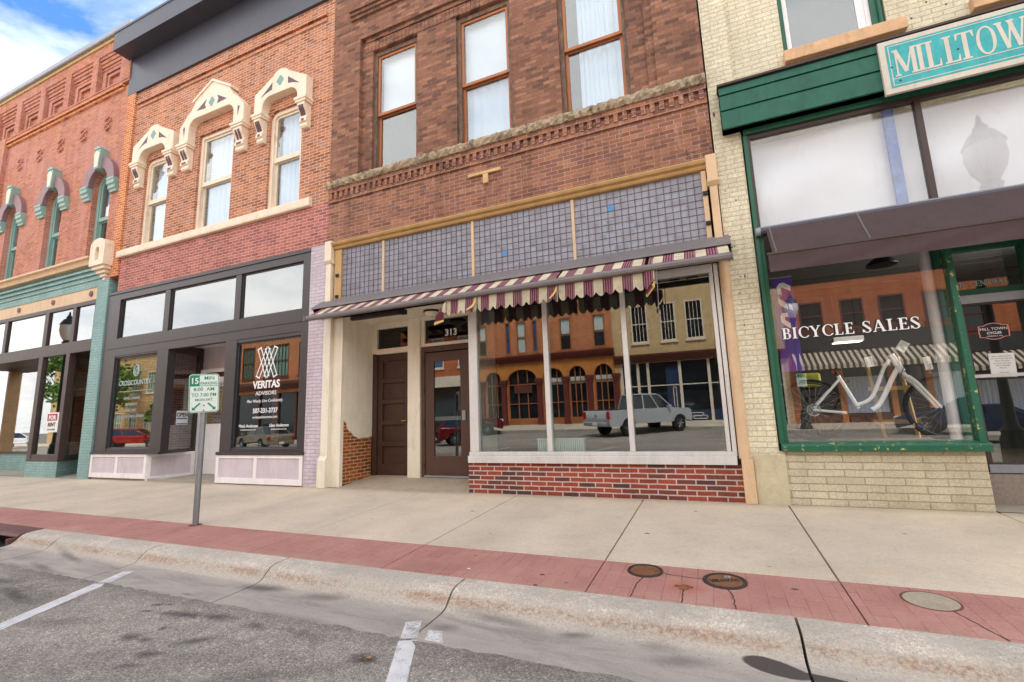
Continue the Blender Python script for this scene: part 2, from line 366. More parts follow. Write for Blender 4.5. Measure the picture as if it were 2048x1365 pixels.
# roman capitals drawn as thick and thin strokes; unit height 1
def roman(word, x, z, h, y, depth=.004, mb=None, grow=0.0, gap=.16, sx=1.0):
    mb = mb or MB(); TH, TN, SF = .17+grow*2, .07+grow*2, .06+grow
    k = [0]
    def put(poly, ox):
        k[0] += 1; e = k[0]*.00012
        mb.prism([(x+(ox+px)*h*sx, z+pz*h) for px, pz in poly], y-depth-e, y)
    def st(a, b, wd):
        d = Vector((b[0]-a[0], b[1]-a[1])); n = Vector((-d.y, d.x)).normalized()*wd/2; e = d.normalized()*grow
        return [(a[0]-e.x+n.x, a[1]-e.y+n.y), (a[0]-e.x-n.x, a[1]-e.y-n.y), (b[0]+e.x-n.x, b[1]+e.y-n.y), (b[0]+e.x+n.x, b[1]+e.y+n.y)]
    def serif(cx, z0, wd=.3): return rect(cx-wd/2-grow, cx+wd/2+grow, z0-grow, z0+SF)
    def bow(cx, cz, rx, rz, a0, a1, t1, t2=None, n=22):
        o = []; i = []
        for q in range(n+1):
            a = R(a0+(a1-a0)*q/n); tk = TN+(t1-TN)*abs(math.cos(a))
            o.append((cx+(rx+grow)*math.cos(a), cz+(rz+grow)*math.sin(a))); i.append((cx+(rx-tk+grow)*math.cos(a), cz+(rz-TN*.9+grow)*math.sin(a)))
        return o+i[::-1]
    ox = 0
    for ch in word:
        P = []; wd = .5
        if ch == 'I': wd = .34; P = [st((.17, 0), (.17, 1), TH), serif(.17, 0, .34), serif(.17, .94, .34)]
        elif ch == '1': wd = .3; P = [st((.15, 0), (.15, 1), TH*.9), serif(.15, 0, .3), st((.02, .86), (.15, .96), TN)]
        elif ch == 'L': wd = .58; P = [st((.17, 0), (.17, 1), TH), serif(.17, .94, .34), rect(.0, .56, 0-grow, .06+grow), [(.48-grow, 0), (.58+grow, 0), (.58+grow, .26+grow), (.54, .26+grow)]]
        elif ch == 'E': wd = .62; P = [st((.17, 0), (.17, 1), TH), rect(0, .58, 0-grow, .06+grow), rect(0, .54, .94-grow, 1+grow), rect(.2, .46, .48-grow, .54+grow), [(.5-grow, 0), (.61+grow, 0), (.61+grow, .24+grow), (.57, .24+grow)], [(.47-grow, 1), (.56+grow, 1), (.56+grow, .78-grow), (.52, .78-grow)], [(.42-grow, .4-grow), (.48+grow, .4-grow), (.48+grow, .62+grow), (.42-grow, .62+grow)]]
        elif ch == 'T': wd = .68; P = [st((.34, 0), (.34, 1), TH), serif(.34, 0, .34), rect(.02, .66, .94-grow, 1+grow), [(.0-grow, .76-grow), (.04+grow, .76-grow), (.12+grow, 1), (.0-grow, 1)], [(.64-grow, .76-grow), (.68+grow, .76-grow), (.68+grow, 1), (.56-grow, 1)]]
        elif ch == 'M': wd = .9; P = [st((.1, 0), (.1, 1), TN), st((.1, 1), (.45, .12), TH*.95), st((.45, .12), (.76, 1), TN), st((.78, 0), (.78, 1), TH), serif(.1, 0, .22), serif(.78, 0, .3), serif(.06, .94, .18), serif(.82, .94, .2)]
        elif ch == 'N': wd = .78; P = [st((.1, 0), (.1, 1), TN), st((.1, .97), (.68, .05), TH*.95), st((.68, 0), (.68, 1), TN), serif(.1, 0, .24), serif(.68, .94, .24), serif(.06, .94, .2)]
        elif ch == 'W': wd = 1.06; P = [st((.1, 1), (.34, .02), TH*.9), st((.34, .02), (.53, .95), TN), st((.5, 1), (.74, .02), TH*.9), st((.74, .02), (.98, 1), TN), serif(.1, .94, .28), serif(.52, .94, .26), serif(.98, .94, .22)]
        elif ch == 'O': wd = .8; P = [bow(.4, .5, .4, .52, 0, 180, .15), bow(.4, .5, .4, .52, 180, 360, .15)]
        elif ch == 'C': wd = .7; P = [bow(.42, .5, .42, .52, 42, 180, .16), bow(.42, .5, .42, .52, 180, 318, .16), [(.68-grow, .66-grow), (.73+grow, .66-grow), (.73+grow, .95+grow), (.68-grow, .9)]]
        elif ch == 'B': wd = .62; P = [st((.17, 0), (.17, 1), TH), rect(0, .34, -grow, .06+grow), rect(0, .34, .94-grow, 1+grow), bow(.32, .75, .24, .25, -90, 90, .14), bow(.34, .265, .28, .28, -90, 90, .15), rect(.2, .36, .48-grow, .54+grow)]
        elif ch == 'R': wd = .7; P = [st((.17, 0), (.17, 1), TH), serif(.17, 0, .34), rect(0, .34, .94-grow, 1+grow), bow(.32, .73, .26, .27, -90, 90, .14), st((.36, .48), (.64, .02), TH*.9), serif(.64, 0, .2)]
        elif ch == 'Y': wd = .74; P = [st((.37, 0), (.37, .5), TH), st((.12, .98), (.37, .46), TH*.9), st((.64, .98), (.4, .48), TN), serif(.37, 0, .34), serif(.12, .94, .28), serif(.64, .94, .22)]
        elif ch == 'A': wd = .78; P = [st((.08, 0), (.37, 1), TN), st((.37, 1), (.66, 0), TH*.95), rect(.2, .54, .3-grow, .36+grow), serif(.09, 0, .22), serif(.66, 0, .3)]
        elif ch == 'S': wd = .56; P = [bow(.28, .76, .25, .25, 30, 180, .12), bow(.28, .24, .28, .26, 180, 360, .13), st((.07, .74), (.5, .27), .17+grow*2), [(.46-grow, .72-grow), (.51+grow, .72-grow), (.51+grow, .99+grow), (.46-grow, .92)], [(.0-grow, 0-grow), (.05+grow, .08), (.05+grow, .3+grow), (.0-grow, .3+grow)]]
        elif ch == '3': wd = .5; P = [bow(.22, .76, .22, .25, -90, 150, .12), bow(.22, .25, .26, .27, -150, 90, .13)]
        else: wd = .3
        for p in P: put(p, ox)
        ox += wd+gap
    return mb
def glazing(mb, x0, x1, z0, z1, y): return mb.box(x0, x1, y, y+.008, z0, z1)
# ------------------------------------------------------------------ ground, street, kerb, sidewalk
def stains(t, v, lst, soft=.35, wob=.35, nsc=7):
    """marks of oil and wet with a shape of their own: (x, y, rx, ry, degrees, strength)"""
    sx = node(t, 'ShaderNodeSeparateXYZ', {'Vector': v}); nz_ = math_(t, 'MULTIPLY_ADD', noise(t, v, nsc, 5, .65), wob*2, -wob)
    tot = None
    for (cx, cy, rx, ry, dg, stg) in lst:
        c, s_ = math.cos(R(dg)), math.sin(R(dg))
        dx = math_(t, 'SUBTRACT', sx.outputs[0], cx); dy = math_(t, 'SUBTRACT', sx.outputs[1], cy)
        a = math_(t, 'ADD', math_(t, 'MULTIPLY', dx, c/rx), math_(t, 'MULTIPLY', dy, s_/rx))
        b = math_(t, 'ADD', math_(t, 'MULTIPLY', dx, -s_/ry), math_(t, 'MULTIPLY', dy, c/ry))
        d = math_(t, 'SQRT', math_(t, 'ADD', math_(t, 'MULTIPLY', a, a), math_(t, 'MULTIPLY', b, b)))
        d = math_(t, 'ADD', d, nz_)
        mr = node(t, 'ShaderNodeMapRange', {'Value': d, 'From Min': 1.0, 'From Max': 1.0-soft if soft < 1 else 0.0, 'To Min': 0.0, 'To Max': stg}).outputs[0]
        tot = mr if tot is None else math_(t, 'MAXIMUM', tot, mr)
    return tot
def m_asphalt():
    m, t, out, v = newmat('asphalt')
    vo = node(t, 'ShaderNodeTexVoronoi', {'Vector': v, 'Scale': 105.0, 'Randomness': 1.0})
    agg = ramp(t, node(t, 'ShaderNodeSeparateColor', {'Color': vo.outputs['Color']}).outputs[0], [(0, S(122, 116, 109)), (.35, S(152, 144, 134)), (.7, S(166, 157, 144)), (.9, S(184, 172, 154)), (1, S(216, 202, 176))])
    big = ramp(t, noise(t, scalev(t, v, (.6, 1, 1)), 1.1, 7, .65), [(.3, (.62, .62, .63)), (.5, (.95, .94, .93)), (.72, (1.16, 1.13, 1.08))])
    c = mixc(t, 1.0, agg, big, 'MULTIPLY')
    c = mixc(t, 1.0, c, ramp(t, noise(t, v, 9, 6, .7), [(.3, (.8,)*3), (.7, (1.16,)*3)]), 'MULTIPLY')
    st = stains(t, v, [(-4.3, -4.66, .36, .09, 10, .8), (-3.98, -4.6, .3, .09, 5, .75), (-4.79, -4.6, .08, .035, 25, .9), (-4.68, -4.56, .05, .03, 10, .9), (-4.72, -4.72, .06, .03, 20, .8), (-4.2, -4.9, .05, .04, 0, .8), (-4.3, -5.09, .12, .08, 0, .75), (-4.12, -5.07, .1, .05, 10, .7), (-3.72, -4.95, .22, .08, 40, .7), (-3.83, -5.2, .16, .06, 20, .7), (-3.5, -4.62, .2, .07, -10, .6), (-3.8, -5.36, .12, .05, 20, .6), (-6.5, -4.9, .5, .08, -10, .7), (-2.33, -4.74, .15, .1, 10, .85), (-7.3, -4.75, .5, .1, 5, .5), (-1.2, -4.8, .3, .1, 0, .4), (-3.0, -4.6, .3, .08, -5, .5), (-2.75, -5.1, .5, .12, 30, .35), (-5.2, -5.1, .5, .16, 20, .4)], .85, .6, 11)
    c = mixc(t, st, c, S(62, 56, 54))
    lip = node(t, 'ShaderNodeMapRange', {'Value': node(t, 'ShaderNodeSeparateXYZ', {'Vector': v}).outputs[1], 'From Min': -4.62, 'From Max': -4.42, 'To Min': 0.0, 'To Max': .55}).outputs[0]
    c = mixc(t, math_(t, 'MULTIPLY', lip, noise(t, v, 5, 6, .7)), c, S(70, 66, 66))
    h = math_(t, 'MULTIPLY_ADD', vo.outputs['Distance'], -.8, math_(t, 'MULTIPLY', noise(t, v, 30, 4), .8))
    return fin(m, t, out, c, .88, bump(t, h, .7, .006), 0, .3)
def m_concrete(name, base, extra=None, fine=1.0, brush=False):
    m, t, out, v = newmat(name)
    n1 = ramp(t, noise(t, v, 1.3, 7, .65), [(.28, mul(base, .86)), (.5, base), (.74, mul(base, 1.1))])
    sp = ramp(t, noise(t, v, 75, 4, .75), [(.3, (.76,)*3), (.5, (1,)*3), (.7, (1.16,)*3)])
    c = mixc(t, fine, n1, sp, 'MULTIPLY')
    c = mixc(t, 1.0, c, ramp(t, noise(t, v, 17, 6, .7), [(.3, (.93,)*3), (.7, (1.06,)*3)]), 'MULTIPLY')
    if extra: c = extra(t, v, c)
    h = noise(t, scalev(t, v, (1, .12, 1)) if brush else v, 150, 4, .6)
    return fin(m, t, out, c, .85, bump(t, h, .35, .004), 0, .3)
def walk_x(t, v, c):
    c = mixc(t, 1.0, c, ramp(t, noise(t, scalev(t, v, (1, .02, 0)), .62, 1, .3), [(.35, (.90, .90, .91)), (.5, (1,)*3), (.65, (1.06, 1.05, 1.03))]), 'MULTIPLY')
    f = ramp(t, noise(t, scalev(t, v, (.5, 2.2, 1)), 2.2, 7, .65, .5), [(.56, (0, 0, 0)), (.74, (.42,)*3)])
    c = mixc(t, f, c, S(206, 176, 140))
    vs_ = node(t, 'ShaderNodeTexVoronoi', {'Vector': v, 'Scale': 7.0}); c = mixc(t, ramp(t, vs_.outputs['Distance'], [(.012, (.7,)*3), (.035, (0, 0, 0))]), c, S(120, 108, 96))
    ck = ramp(t, noise(t, v, 2.2, 9, .6, 1.5), [(.497, (0, 0, 0)), (.5, (.35,)*3), (.503, (0, 0, 0))])
    c = mixc(t, math_(t, 'MULTIPLY', ck, ramp(t, noise(t, v, .45, 2), [(.55, (0, 0, 0)), (.6, (1,)*3)])), c, S(110, 100, 90))
    st = stains(t, v, [(-3.37, -1.22, .03, .02, 0, .9), (-4.6, -1.93, .022, .014, 0, .8), (-.83, -1.78, .035, .022, 0, .9), (-.35, -.62, .03, .018, 0, .9), (-8.2, -1.4, .025, .02, 0, .7), (-2.6, -2.2, .02, .012, 0, .6), (1.7, -1.2, .025, .02, 0, .6), (.32, -2.56, .03, .01, 20, .6)], .25, .15)
    c = mixc(t, st, c, S(70, 66, 64))
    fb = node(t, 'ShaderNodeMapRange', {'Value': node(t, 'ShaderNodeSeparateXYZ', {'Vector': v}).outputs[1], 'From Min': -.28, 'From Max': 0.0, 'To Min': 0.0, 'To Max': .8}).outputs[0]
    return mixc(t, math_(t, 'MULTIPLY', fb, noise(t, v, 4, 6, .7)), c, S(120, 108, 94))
def kerb_x(t, v, c):
    sx = node(t, 'ShaderNodeSeparateXYZ', {'Vector': v}); z = sx.outputs[2]
    n = noise(t, scalev(t, v, (1, 1, 2)), 24, 9, .85, .4)
    band = node(t, 'ShaderNodeMapRange', {'Value': z, 'From Min': -.250, 'From Max': -.215, 'To Min': 0.0, 'To Max': 1.0}).outputs[0]
    band2 = node(t, 'ShaderNodeMapRange', {'Value': z, 'From Min': -.165, 'From Max': -.195, 'To Min': 0.0, 'To Max': 1.0}).outputs[0]
    bb = math_(t, 'MULTIPLY', band, band2)
    lo = noise(t, scalev(t, v, (1, 1, 1)), 1.4, 4, .6)
    rust = math_(t, 'MULTIPLY', bb, ramp(t, math_(t, 'MULTIPLY_ADD', lo, .35, math_(t, 'MULTIPLY', n, .75)), [(.52, (0, 0, 0)), (.62, (1, 1, 1))]))
    top = node(t, 'ShaderNodeMapRange', {'Value': z, 'From Min': -.2, 'From Max': -.155, 'To Min': 0.0, 'To Max': 1.0}).outputs[0]
    spall = math_(t, 'MULTIPLY', top, ramp(t, math_(t, 'MULTIPLY_ADD', lo, .6, math_(t, 'MULTIPLY', noise(t, v, 16, 8, .8), .6)), [(.6, (0, 0, 0)), (.68, (.8,)*3)]))
    c = mixc(t, spall, c, mixc(t, 1.0, (1, 1, 1), ramp(t, noise(t, v, 70, 4), [(.35, S(180, 160, 136)), (.6, S(232, 222, 206))])))
    c = mixc(t, math_(t, 'MULTIPLY', rust, .75), c, ramp(t, noise(t, v, 40, 6, .8), [(.4, S(120, 80, 50)), (.6, S(176, 134, 94))]))
    c = mixc(t, 1.0, c, ramp(t, noise(t, v, 55, 6, .8), [(.32, (.74, .73, .70)), (.5, (1,)*3), (.68, (1.14,)*3)]), 'MULTIPLY')
    low = node(t, 'ShaderNodeMapRange', {'Value': z, 'From Min': -.262, 'From Max': -.275, 'To Min': 0.0, 'To Max': 1.0}).outputs[0]
    gut = ramp(t, noise(t, scalev(t, v, (.35, 1.6, 1)), 3.2, 7, .65, .6), [(.36, S(136, 128, 120)), (.52, S(168, 158, 146)), (.7, S(186, 174, 158))])
    c = mixc(t, math_(t, 'MULTIPLY', low, .75), c, mixc(t, 1.0, gut, ramp(t, noise(t, v, 150, 3, .6), [(.32, (.84,)*3), (.68, (1.1,)*3)]), 'MULTIPLY'))
    st = stains(t, v, [(-4.2, -4.0, .36, .1, 8, .85), (-3.42, -3.98, .28, .1, 10, .5), (-3.36, -3.98, .22, .09, 10, .5), (-7.75, -3.95, .7, .06, -12, .6), (-7.5, -4.3, .45, .06, -8, .6), (-1.7, -3.93, .5, .07, -6, .55), (-2.05, -4.16, .13, .08, 20, .5), (-1.08, -3.98, .16, .05, 10, .6), (-4.8, -4.33, .12, .03, 0, .6), (-.35, -4.1, .28, .1, 15, .5), (-.5, -3.97, .2, .08, 0, .4), (-9.3, -4.1, .4, .08, 0, .5)], .8, .4)
    c = mixc(t, st, c, S(92, 84, 78))
    wet = stains(t, v, [(.2, -4.0, .2, .085, -16, 1.0), (.52, -4.06, .3, .05, -10, 1.0), (.12, -3.95, .1, .05, 0, 1.0)], .12, .12)
    return mixc(t, wet, c, S(84, 76, 70))
M['asphalt'] = m_asphalt()
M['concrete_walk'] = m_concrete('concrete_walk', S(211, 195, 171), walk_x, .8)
M['concrete_kerb'] = m_concrete('concrete_kerb', S(188, 178, 162), kerb_x, 1.0)
M['concrete_grey'] = m_concrete('concrete_grey', S(168, 160, 146))
M['entry_concrete'] = m_concrete('entry_concrete', S(176, 162, 140), lambda t, v, c: mixc(t, ramp(t, noise(t, v, 2.6, 8, .7), [(.5, (0, 0, 0)), (.72, (.5,)*3)]), c, S(110, 98, 84)))
M['earth'] = paint('earth', S(120, 112, 100), .9, .2, .3)
def m_red():
    m, t, out, v = newmat('red_stamped_concrete')
    sx = node(t, 'ShaderNodeSeparateXYZ', {'Vector': v})
    uv = node(t, 'ShaderNodeCombineXYZ', {'X': sx.outputs[1], 'Y': math_(t, 'MULTIPLY_ADD', noise(t, v, 3, 2), .02, sx.outputs[0])}).outputs[0]
    b = node(t, 'ShaderNodeTexBrick', {'Vector': uv, 'Color1': (0, 0, 0, 1), 'Color2': (1, 1, 1, 1), 'Mortar': (.5, .5, .5, 1), 'Scale': 1.0, 'Mortar Size': .004, 'Mortar Smooth': .3, 'Brick Width': .26, 'Row Height': .125})
    c = ramp(t, noise(t, v, 1.6, 7, .65), [(.28, S(164, 116, 104)), (.5, S(184, 132, 118)), (.75, S(196, 150, 134))])
    c = mixc(t, .22, c, ramp(t, b.outputs['Color'], [(0, S(166, 112, 99)), (1, S(196, 142, 127))]))
    c = mixc(t, 1.0, c, ramp(t, noise(t, v, 75, 4, .75), [(.3, (.8,)*3), (.7, (1.16,)*3)]), 'MULTIPLY')
    mk = math_(t, 'MULTIPLY', b.outputs['Fac'], ramp(t, noise(t, v, 2.3, 5, .7), [(.42, (.03,)*3), (.64, (.7,)*3)]))
    c = mixc(t, mk, c, S(110, 66, 60))
    ed = node(t, 'ShaderNodeMapRange', {'Value': sx.outputs[1], 'From Min': -3.36, 'From Max': -3.56, 'To Min': 0.0, 'To Max': 1.0}).outputs[0]
    f = math_(t, 'MULTIPLY', ed, ramp(t, noise(t, v, 2.1, 7, .7), [(.42, (0, 0, 0)), (.62, (.8,)*3)]))
    c = mixc(t, f, c, S(186, 154, 132))
    st = stains(t, v, [(-1.56, -3.28, .028, .02, 0, .9), (-1.54, -3.52, .025, .02, 0, .9), (-2.4, -2.97, .02, .015, 0, .7), (.45, -3.04, .03, .02, 0, .9), (-1.3, -3.4, .02, .015, 0, .6)], .25, .1)
    c = mixc(t, st, c, S(72, 62, 60))
    st = stains(t, v, [(-.36, -3.23, .2, .14, 0, .55)], .8, .4)
    c = mixc(t, st, c, S(184, 98, 66))
    wh = stains(t, v, [(-2.29, -3.32, .02, .014, 0, 1)], .2, .1)
    c = mixc(t, wh, c, S(235, 232, 226))
    h = math_(t, 'MULTIPLY_ADD', b.outputs['Fac'], -.6, noise(t, v, 90, 4))
    return fin(m, t, out, c, .8, bump(t, h, .4, .005), 0, .3)
M['red_stamped'] = m_red()
def m_line():
    m, t, out, v = newmat('line_paint')
    f = ramp(t, math_(t, 'MULTIPLY_ADD', noise(t, v, 90, 5, .8), .6, math_(t, 'MULTIPLY', noise(t, v, 7, 6, .7), .5)), [(.60, (0, 0, 0)), (.66, (1, 1, 1))])
    c = ramp(t, noise(t, v, 5, 6), [(.3, S(206, 202, 194)), (.7, S(232, 230, 224))])
    d = node(t, 'ShaderNodeBsdfPrincipled', {'Base Color': c, 'Roughness': .7})
    tr = node(t, 'ShaderNodeBsdfTransparent')
    mx = node(t, 'ShaderNodeMixShader', {0: f, 1: d.outputs[0], 2: tr.outputs[0]})
    t.links.new(mx.outputs[0], out.inputs['Surface']); return m
M['line_paint'] = m_line()
def line_copy(name, lo, hi):
    m = M['line_paint'].copy(); m.name = name
    for n in m.node_tree.nodes:
        if n.type == 'VALTORGB' and n.color_ramp.elements[0].position > .5:
            n.color_ramp.elements[0].position = lo; n.color_ramp.elements[1].position = hi
    return m
M['line_faint'] = line_copy('line_faint', .52, .66)
g = MB(); g.quad((-700, -700, -.62), (700, -700, -.62), (700, 700, -.62), (-700, 700, -.62)); struct(g.build('ground', 'earth'))
rr = random.Random(3)
edge = []; x = -160.0
while x < 160:
    edge.append((x, -4.40 + (rr.uniform(-.022, .016) if -16 < x < 4 else 0)))
    x += rr.uniform(.04, .12) if -16 < x < 4 else 4
edge.append((160, -4.4))
g = MB(); g.prismz([(-160, -17.5)] + edge + [(160, -17.5)], -.40, -.279); struct(g.build('street', 'asphalt'))
KX = [-160, -40, -30, -24, -20, -16.6, -13.2, -9.35, -8.42, -6.44, -4.36, -2.2, .38, 2.6, 4.8, 7, 20, 160]
prof = [(-3.55, -.128), (-3.68, -.134), (-3.74, -.142), (-3.785, -.158), (-3.83, -.195), (-3.865, -.232), (-3.9, -.256), (-3.95, -.268), (-4.03, -.274), (-4.42, -.284), (-4.42, -.45), (-3.55, -.45)]
g = MB()
for a, b in zip(KX[:-1], KX[1:]):
    if abs(a+13.2) < .01:            # storm drain gap: gutter only
        g.prismx([(-3.97, -.285), (-4.03, -.287), (-4.42, -.288), (-4.42, -.45), (-3.97, -.45)], a+.008, b-.008); continue
    g.prismx(prof, a+.009, b-.009)
o = struct(g.build('kerb', 'concrete_kerb', smooth=True))
g = MB(); g.box(-160, 160, -4.3, -3.6, -.46, -.33); struct(g.build('kerb_base', 'black_void'))
JX = [-160, -60, -40, -27, -25, -23, -21, -19, -17, -15, -13, -11, -9, -7, -5, -3.14, -1.1, .8, 2.95, 5, 7, 9, 12, 20, 60, 160]
def slabs(y0, y1, gap, mat, name, JX):
    g = MB()
    for a, b in zip(JX[:-1], JX[1:]):
        q = gap if -6 < a < 8 else gap*.55
        z0, z1 = .036*y0, .036*y1
        g.add([(a+q, y0, z0-.12), (b-q, y0, z0-.12), (b-q, y1, z1-.12), (a+q, y1, z1-.12), (a+q, y0, z0), (b-q, y0, z0), (b-q, y1, z1), (a+q, y1, z1)],
              [(0, 1, 5, 4), (1, 2, 6, 5), (2, 3, 7, 6), (3, 0, 4, 7), (4, 5, 6, 7), (3, 2, 1, 0)])
    return struct(g.build(name, mat, bevel=.006))
slabs(-2.765, -.014, .008, 'concrete_walk', 'sidewalk', JX)
JR = [-160, -60, -40, -27, -23, -19, -17, -15, -13, -11, -9, -7, -5, -3.14, -1.1, .8, 2.95, 5, 9, 20, 60, 160]
slabs(-3.545, -2.772, .005, 'red_stamped', 'red_paving_band', JR)
g = MB(); g.add([(-160, -3.55, -.175), (160, -3.55, -.175), (160, .3, -.04), (-160, .3, -.04)], [(0, 1, 2, 3)]); struct(g.build('sidewalk_bed', 'black_void'))
# painted parking lines
def zg(y): return -.274+(y+4.03)*(.010/.39) if y > -4.40 else -.279
def strip(p, q, wd, name, mat='line_paint'):
    p = Vector((p[0], p[1])); q = Vector((q[0], q[1])); d = (q-p).normalized(); n = Vector((-d.y, d.x))*wd/2
    g = MB(); L = (q-p).length; k = max(1, int(L/.3))
    for i in range(k):
        a = p+d*L*i/k; b = p+d*L*(i+1)/k
        g.quad(*[(w_.x, w_.y, zg(w_.y)+.003) for w_ in (a-n, b-n, b+n, a+n)])
    return struct(g.build(name, mat))
strip((-2.335, -4.15), (-2.205, -4.40), .125, 'parking_line', 'line_faint')
strip((-2.195, -4.425), (.4, -9.2), .13, 'parking_line')
strip((-6.19, -4.09), (-6.04, -4.40), .13, 'parking_line')
strip((-6.03, -4.425), (-3.4, -9.8), .15, 'parking_line')
g = MB(); g.add([(x_, y_, zg(y_)+.003) for x_, y_ in ((-1.93, -4.375), (-2.03, -4.22), (-2.14, -4.24), (-2.08, -4.38))], [(0, 1, 2, 3)]); struct(g.build('parking_line', 'line_faint'))
strip((-10.2, -4.44), (-7.6, -9.8), .15, 'parking_line'); strip((1.9, -4.44), (4.5, -9.2), .13, 'parking_line')
# far side of the street
g = MB(); g.box(-160, 160, -17.75, -17.5, -.42, -.13); struct(g.build('far_kerb', 'concrete_grey', bevel=.02))
g = MB(); g.quad((-160, -22.2, -.08), (160, -22.2, -.08), (160, -17.75, -.132), (-160, -17.75, -.132)); struct(g.build('far_sidewalk', 'concrete_walk'))
# storm drain, covers and small iron in the paving
d = thing('storm_drain', 'rusty steel storm drain box with a dark mouth set into the kerb', 'storm drain', (-11.3, -3.75, -.28))
g = MB(); g.prismx([(-3.52, -.126), (-3.74, -.138), (-3.8, -.15), (-3.83, -.175), (-3.83, -.19), (-3.52, -.19)], -13.18, -9.37); g.build('steel_hood', 'rust_steel', d, bevel=.006)
g = MB(); g.box(-13.18, -9.37, -3.6, -3.56, -.7, -.191); g.box(-13.18, -13.1, -3.9, -3.6, -.7, -.191); g.build('inlet_throat', 'black_void', d)
g = MB(); g.box(-9.45, -9.37, -3.92, -3.6, -.40, -.191); g.build('end_plate', 'rust_steel', d)
def tilt(c, y): return Matrix.Translation(Vector((c, y, .036*y))) @ Matrix.Rotation(math.atan(.036), 4, 'X')
def cover(x, y, r, label, ring=True, word=None, mat='rust_iron', rect_=False):
    d = thing('manhole_cover', label, 'utility cover', (x, y, .036*y))
    T = tilt(x, y)
    g = MB(); g.lathe((0, 0, 0), [(r*1.04, -.03), (r*1.04, .004), (r*1.02, .011), (r*.88, .011), (r*.87, .002), (r*.5, .002)], 40); g.xf(T).build('rim', 'rust_dark', d)
    g = MB(); g.lathe((0, 0, 0), [(r*.85, -.02), (r*.85, .0045), (r*.83, .0065), (.001, .0065)], 40)
    if not word:
        for i in range(-3, 4):
            for j in range(-3, 4):
                if math.hypot(i, j) < 3.2: g.box(i*r*.22-.012, i*r*.22+.012, j*r*.22-.006, j*r*.22+.006, .006, .0095)
    g.xf(T).build('lid', mat, d)
    if word:
        g = text(word, 0, 0, r*.42, 0, depth=.0015, m=T @ Matrix.Rotation(R(200), 4, 'Z') @ Matrix.Translation((0, -.03, .0085)) @ Matrix.Rotation(R(-90), 4, 'X'), bold=.002)
        g.build('cast_lettering', 'rust_dark', d)
        g = MB(); g.lathe((.02, .09, .0065), [(.03, 0), (.03, .004), (.012, .007), (.001, .007)], 14); g.xf(T).build('lock_bolt', 'chrome', d)
    return d
cover(-.70, -2.955, .15, 'smaller rusty iron cover with a dark rim, nearest the middle of the red paving')
cover(-.05, -3.02, .165, 'round rusty iron cover lettered WATER in the red paving', word='WATER')
d = thing('concrete_cover', 'grey concrete patch disc sunk in the red paving at the right', 'utility cover', (1.3, -3.01, -.108))
M['sunk'] = M['concrete_grey']
g = MB(); g.lathe((0, 0, 0), [(.158, -.02), (.158, .002), (.15, .0035), (.001, .0035)], 40); g.xf(tilt(1.3, -3.01)).build('disc', 'entry_concrete', d)
g = MB(); g.lathe((0, 0, 0), [(.175, -.03), (.175, .0012), (.159, .0012), (.159, -.01)], 40); g.xf(tilt(1.3, -3.01)).build('dark_joint', 'rust_steel', d)
g = MB(); rr = random.Random(5)
g.lathe((0, 0, 0), [(.045, -.01), (.05, .003), (.03, .012), (.012, .016), (.001, .012)], 9)
for i in range(len(g.v)): g.v[i] = (g.v[i][0]*rr.uniform(.7, 1.3), g.v[i][1]*rr.uniform(.7, 1.3), g.v[i][2])
g.box(-.07, .07, -.008, .008, .002, .01); g.xf(tilt(-.36, -3.23))
tag(g.build('rusty_stub', 'rust_iron'), 'broken rusty iron stub sticking out of the red paving between the two iron covers', 'iron stub')
g = MB()
for i, (x, y, a) in enumerate([(-2.3, -4.78, .5), (-2.27, -4.75, 1.9)]):
    pts = [(x+.04*math.cos(a+b)*s_, y+.025*math.sin(a+b)*s_, -.27+.006*k) for k, (b, s_) in enumerate([(0, 1), (.9, .7), (2.2, .8), (3.3, 1), (4.6, .6)])]
    g.add(pts, [(0, 1, 2, 3, 4)])
tag(g.build('dry_leaf', 'leaf_dry'), 'crumpled dry leaves lying on the asphalt left of the white line', 'leaf')
# ------------------------------------------------------------------ parking sign on its post
def roundrect(wd, h, r, n=5):
    P = []
    for cx, cz, a0 in ((wd/2-r, h/2-r, 0), (-wd/2+r, h/2-r, 90), (-wd/2+r, -h/2+r, 180), (wd/2-r, -h/2+r, 270)): P += arc(cx, cz, r, a0, a0+90, n)
    return P
SPX, SPY = -7.05, -2.81
d = thing('parking_sign', 'green and white fifteen minute parking sign on a grey steel post', 'sign', (SPX, SPY, -.102))
g = MB(); g.lathe((SPX, SPY, 0), [(.041, -.16), (.041, 2.0), (.036, 2.01), (.001, 2.01)], 18); g.build('post', 'galvanized', d, smooth=True)
g = MB(); g.lathe((SPX, SPY, 0), [(.09, -.13), (.085, -.098), (.05, -.094), (.042, -.094)], 18); g.build('base_collar', 'rust_steel', d)
ST = Matrix.Translation((SPX+.034, SPY-.033, 1.795)) @ Matrix.Rotation(R(47), 4, 'Z') @ Matrix.Rotation(R(-2.5), 4, 'Y')
g = MB(); g.prism(roundrect(.385, .575, .045), -.004, .004); p_ = g.xf(ST).build('panel', 'sign_white', d)
g = MB(); g.prism(roundrect(.372, .56, .04), -.0052, -.0041, [roundrect(.356, .543, .032)])
g.prism(rect(-.178, -.058, .113, .268), -.0054, -.0041)
g.prism(rect(-.178, .178, .105, .1125), -.0053, -.0041)
text('MIN', .065, .2, .075, -.0045, g, depth=.0006, bold=.0012); text('PARKING', .06, .125, .064, -.0045, g, depth=.0006, bold=.0012, sx=.82)
text('8:00  AM', 0, .035, .072, -.0045, g, depth=.0006, bold=.001); text('TO 7:00 PM', 0, -.05, .072, -.0045, g, depth=.0006, bold=.001, sx=.88)
text('MON-SAT', 0, -.115, .05, -.0045, g, depth=.0006, bold=.001)
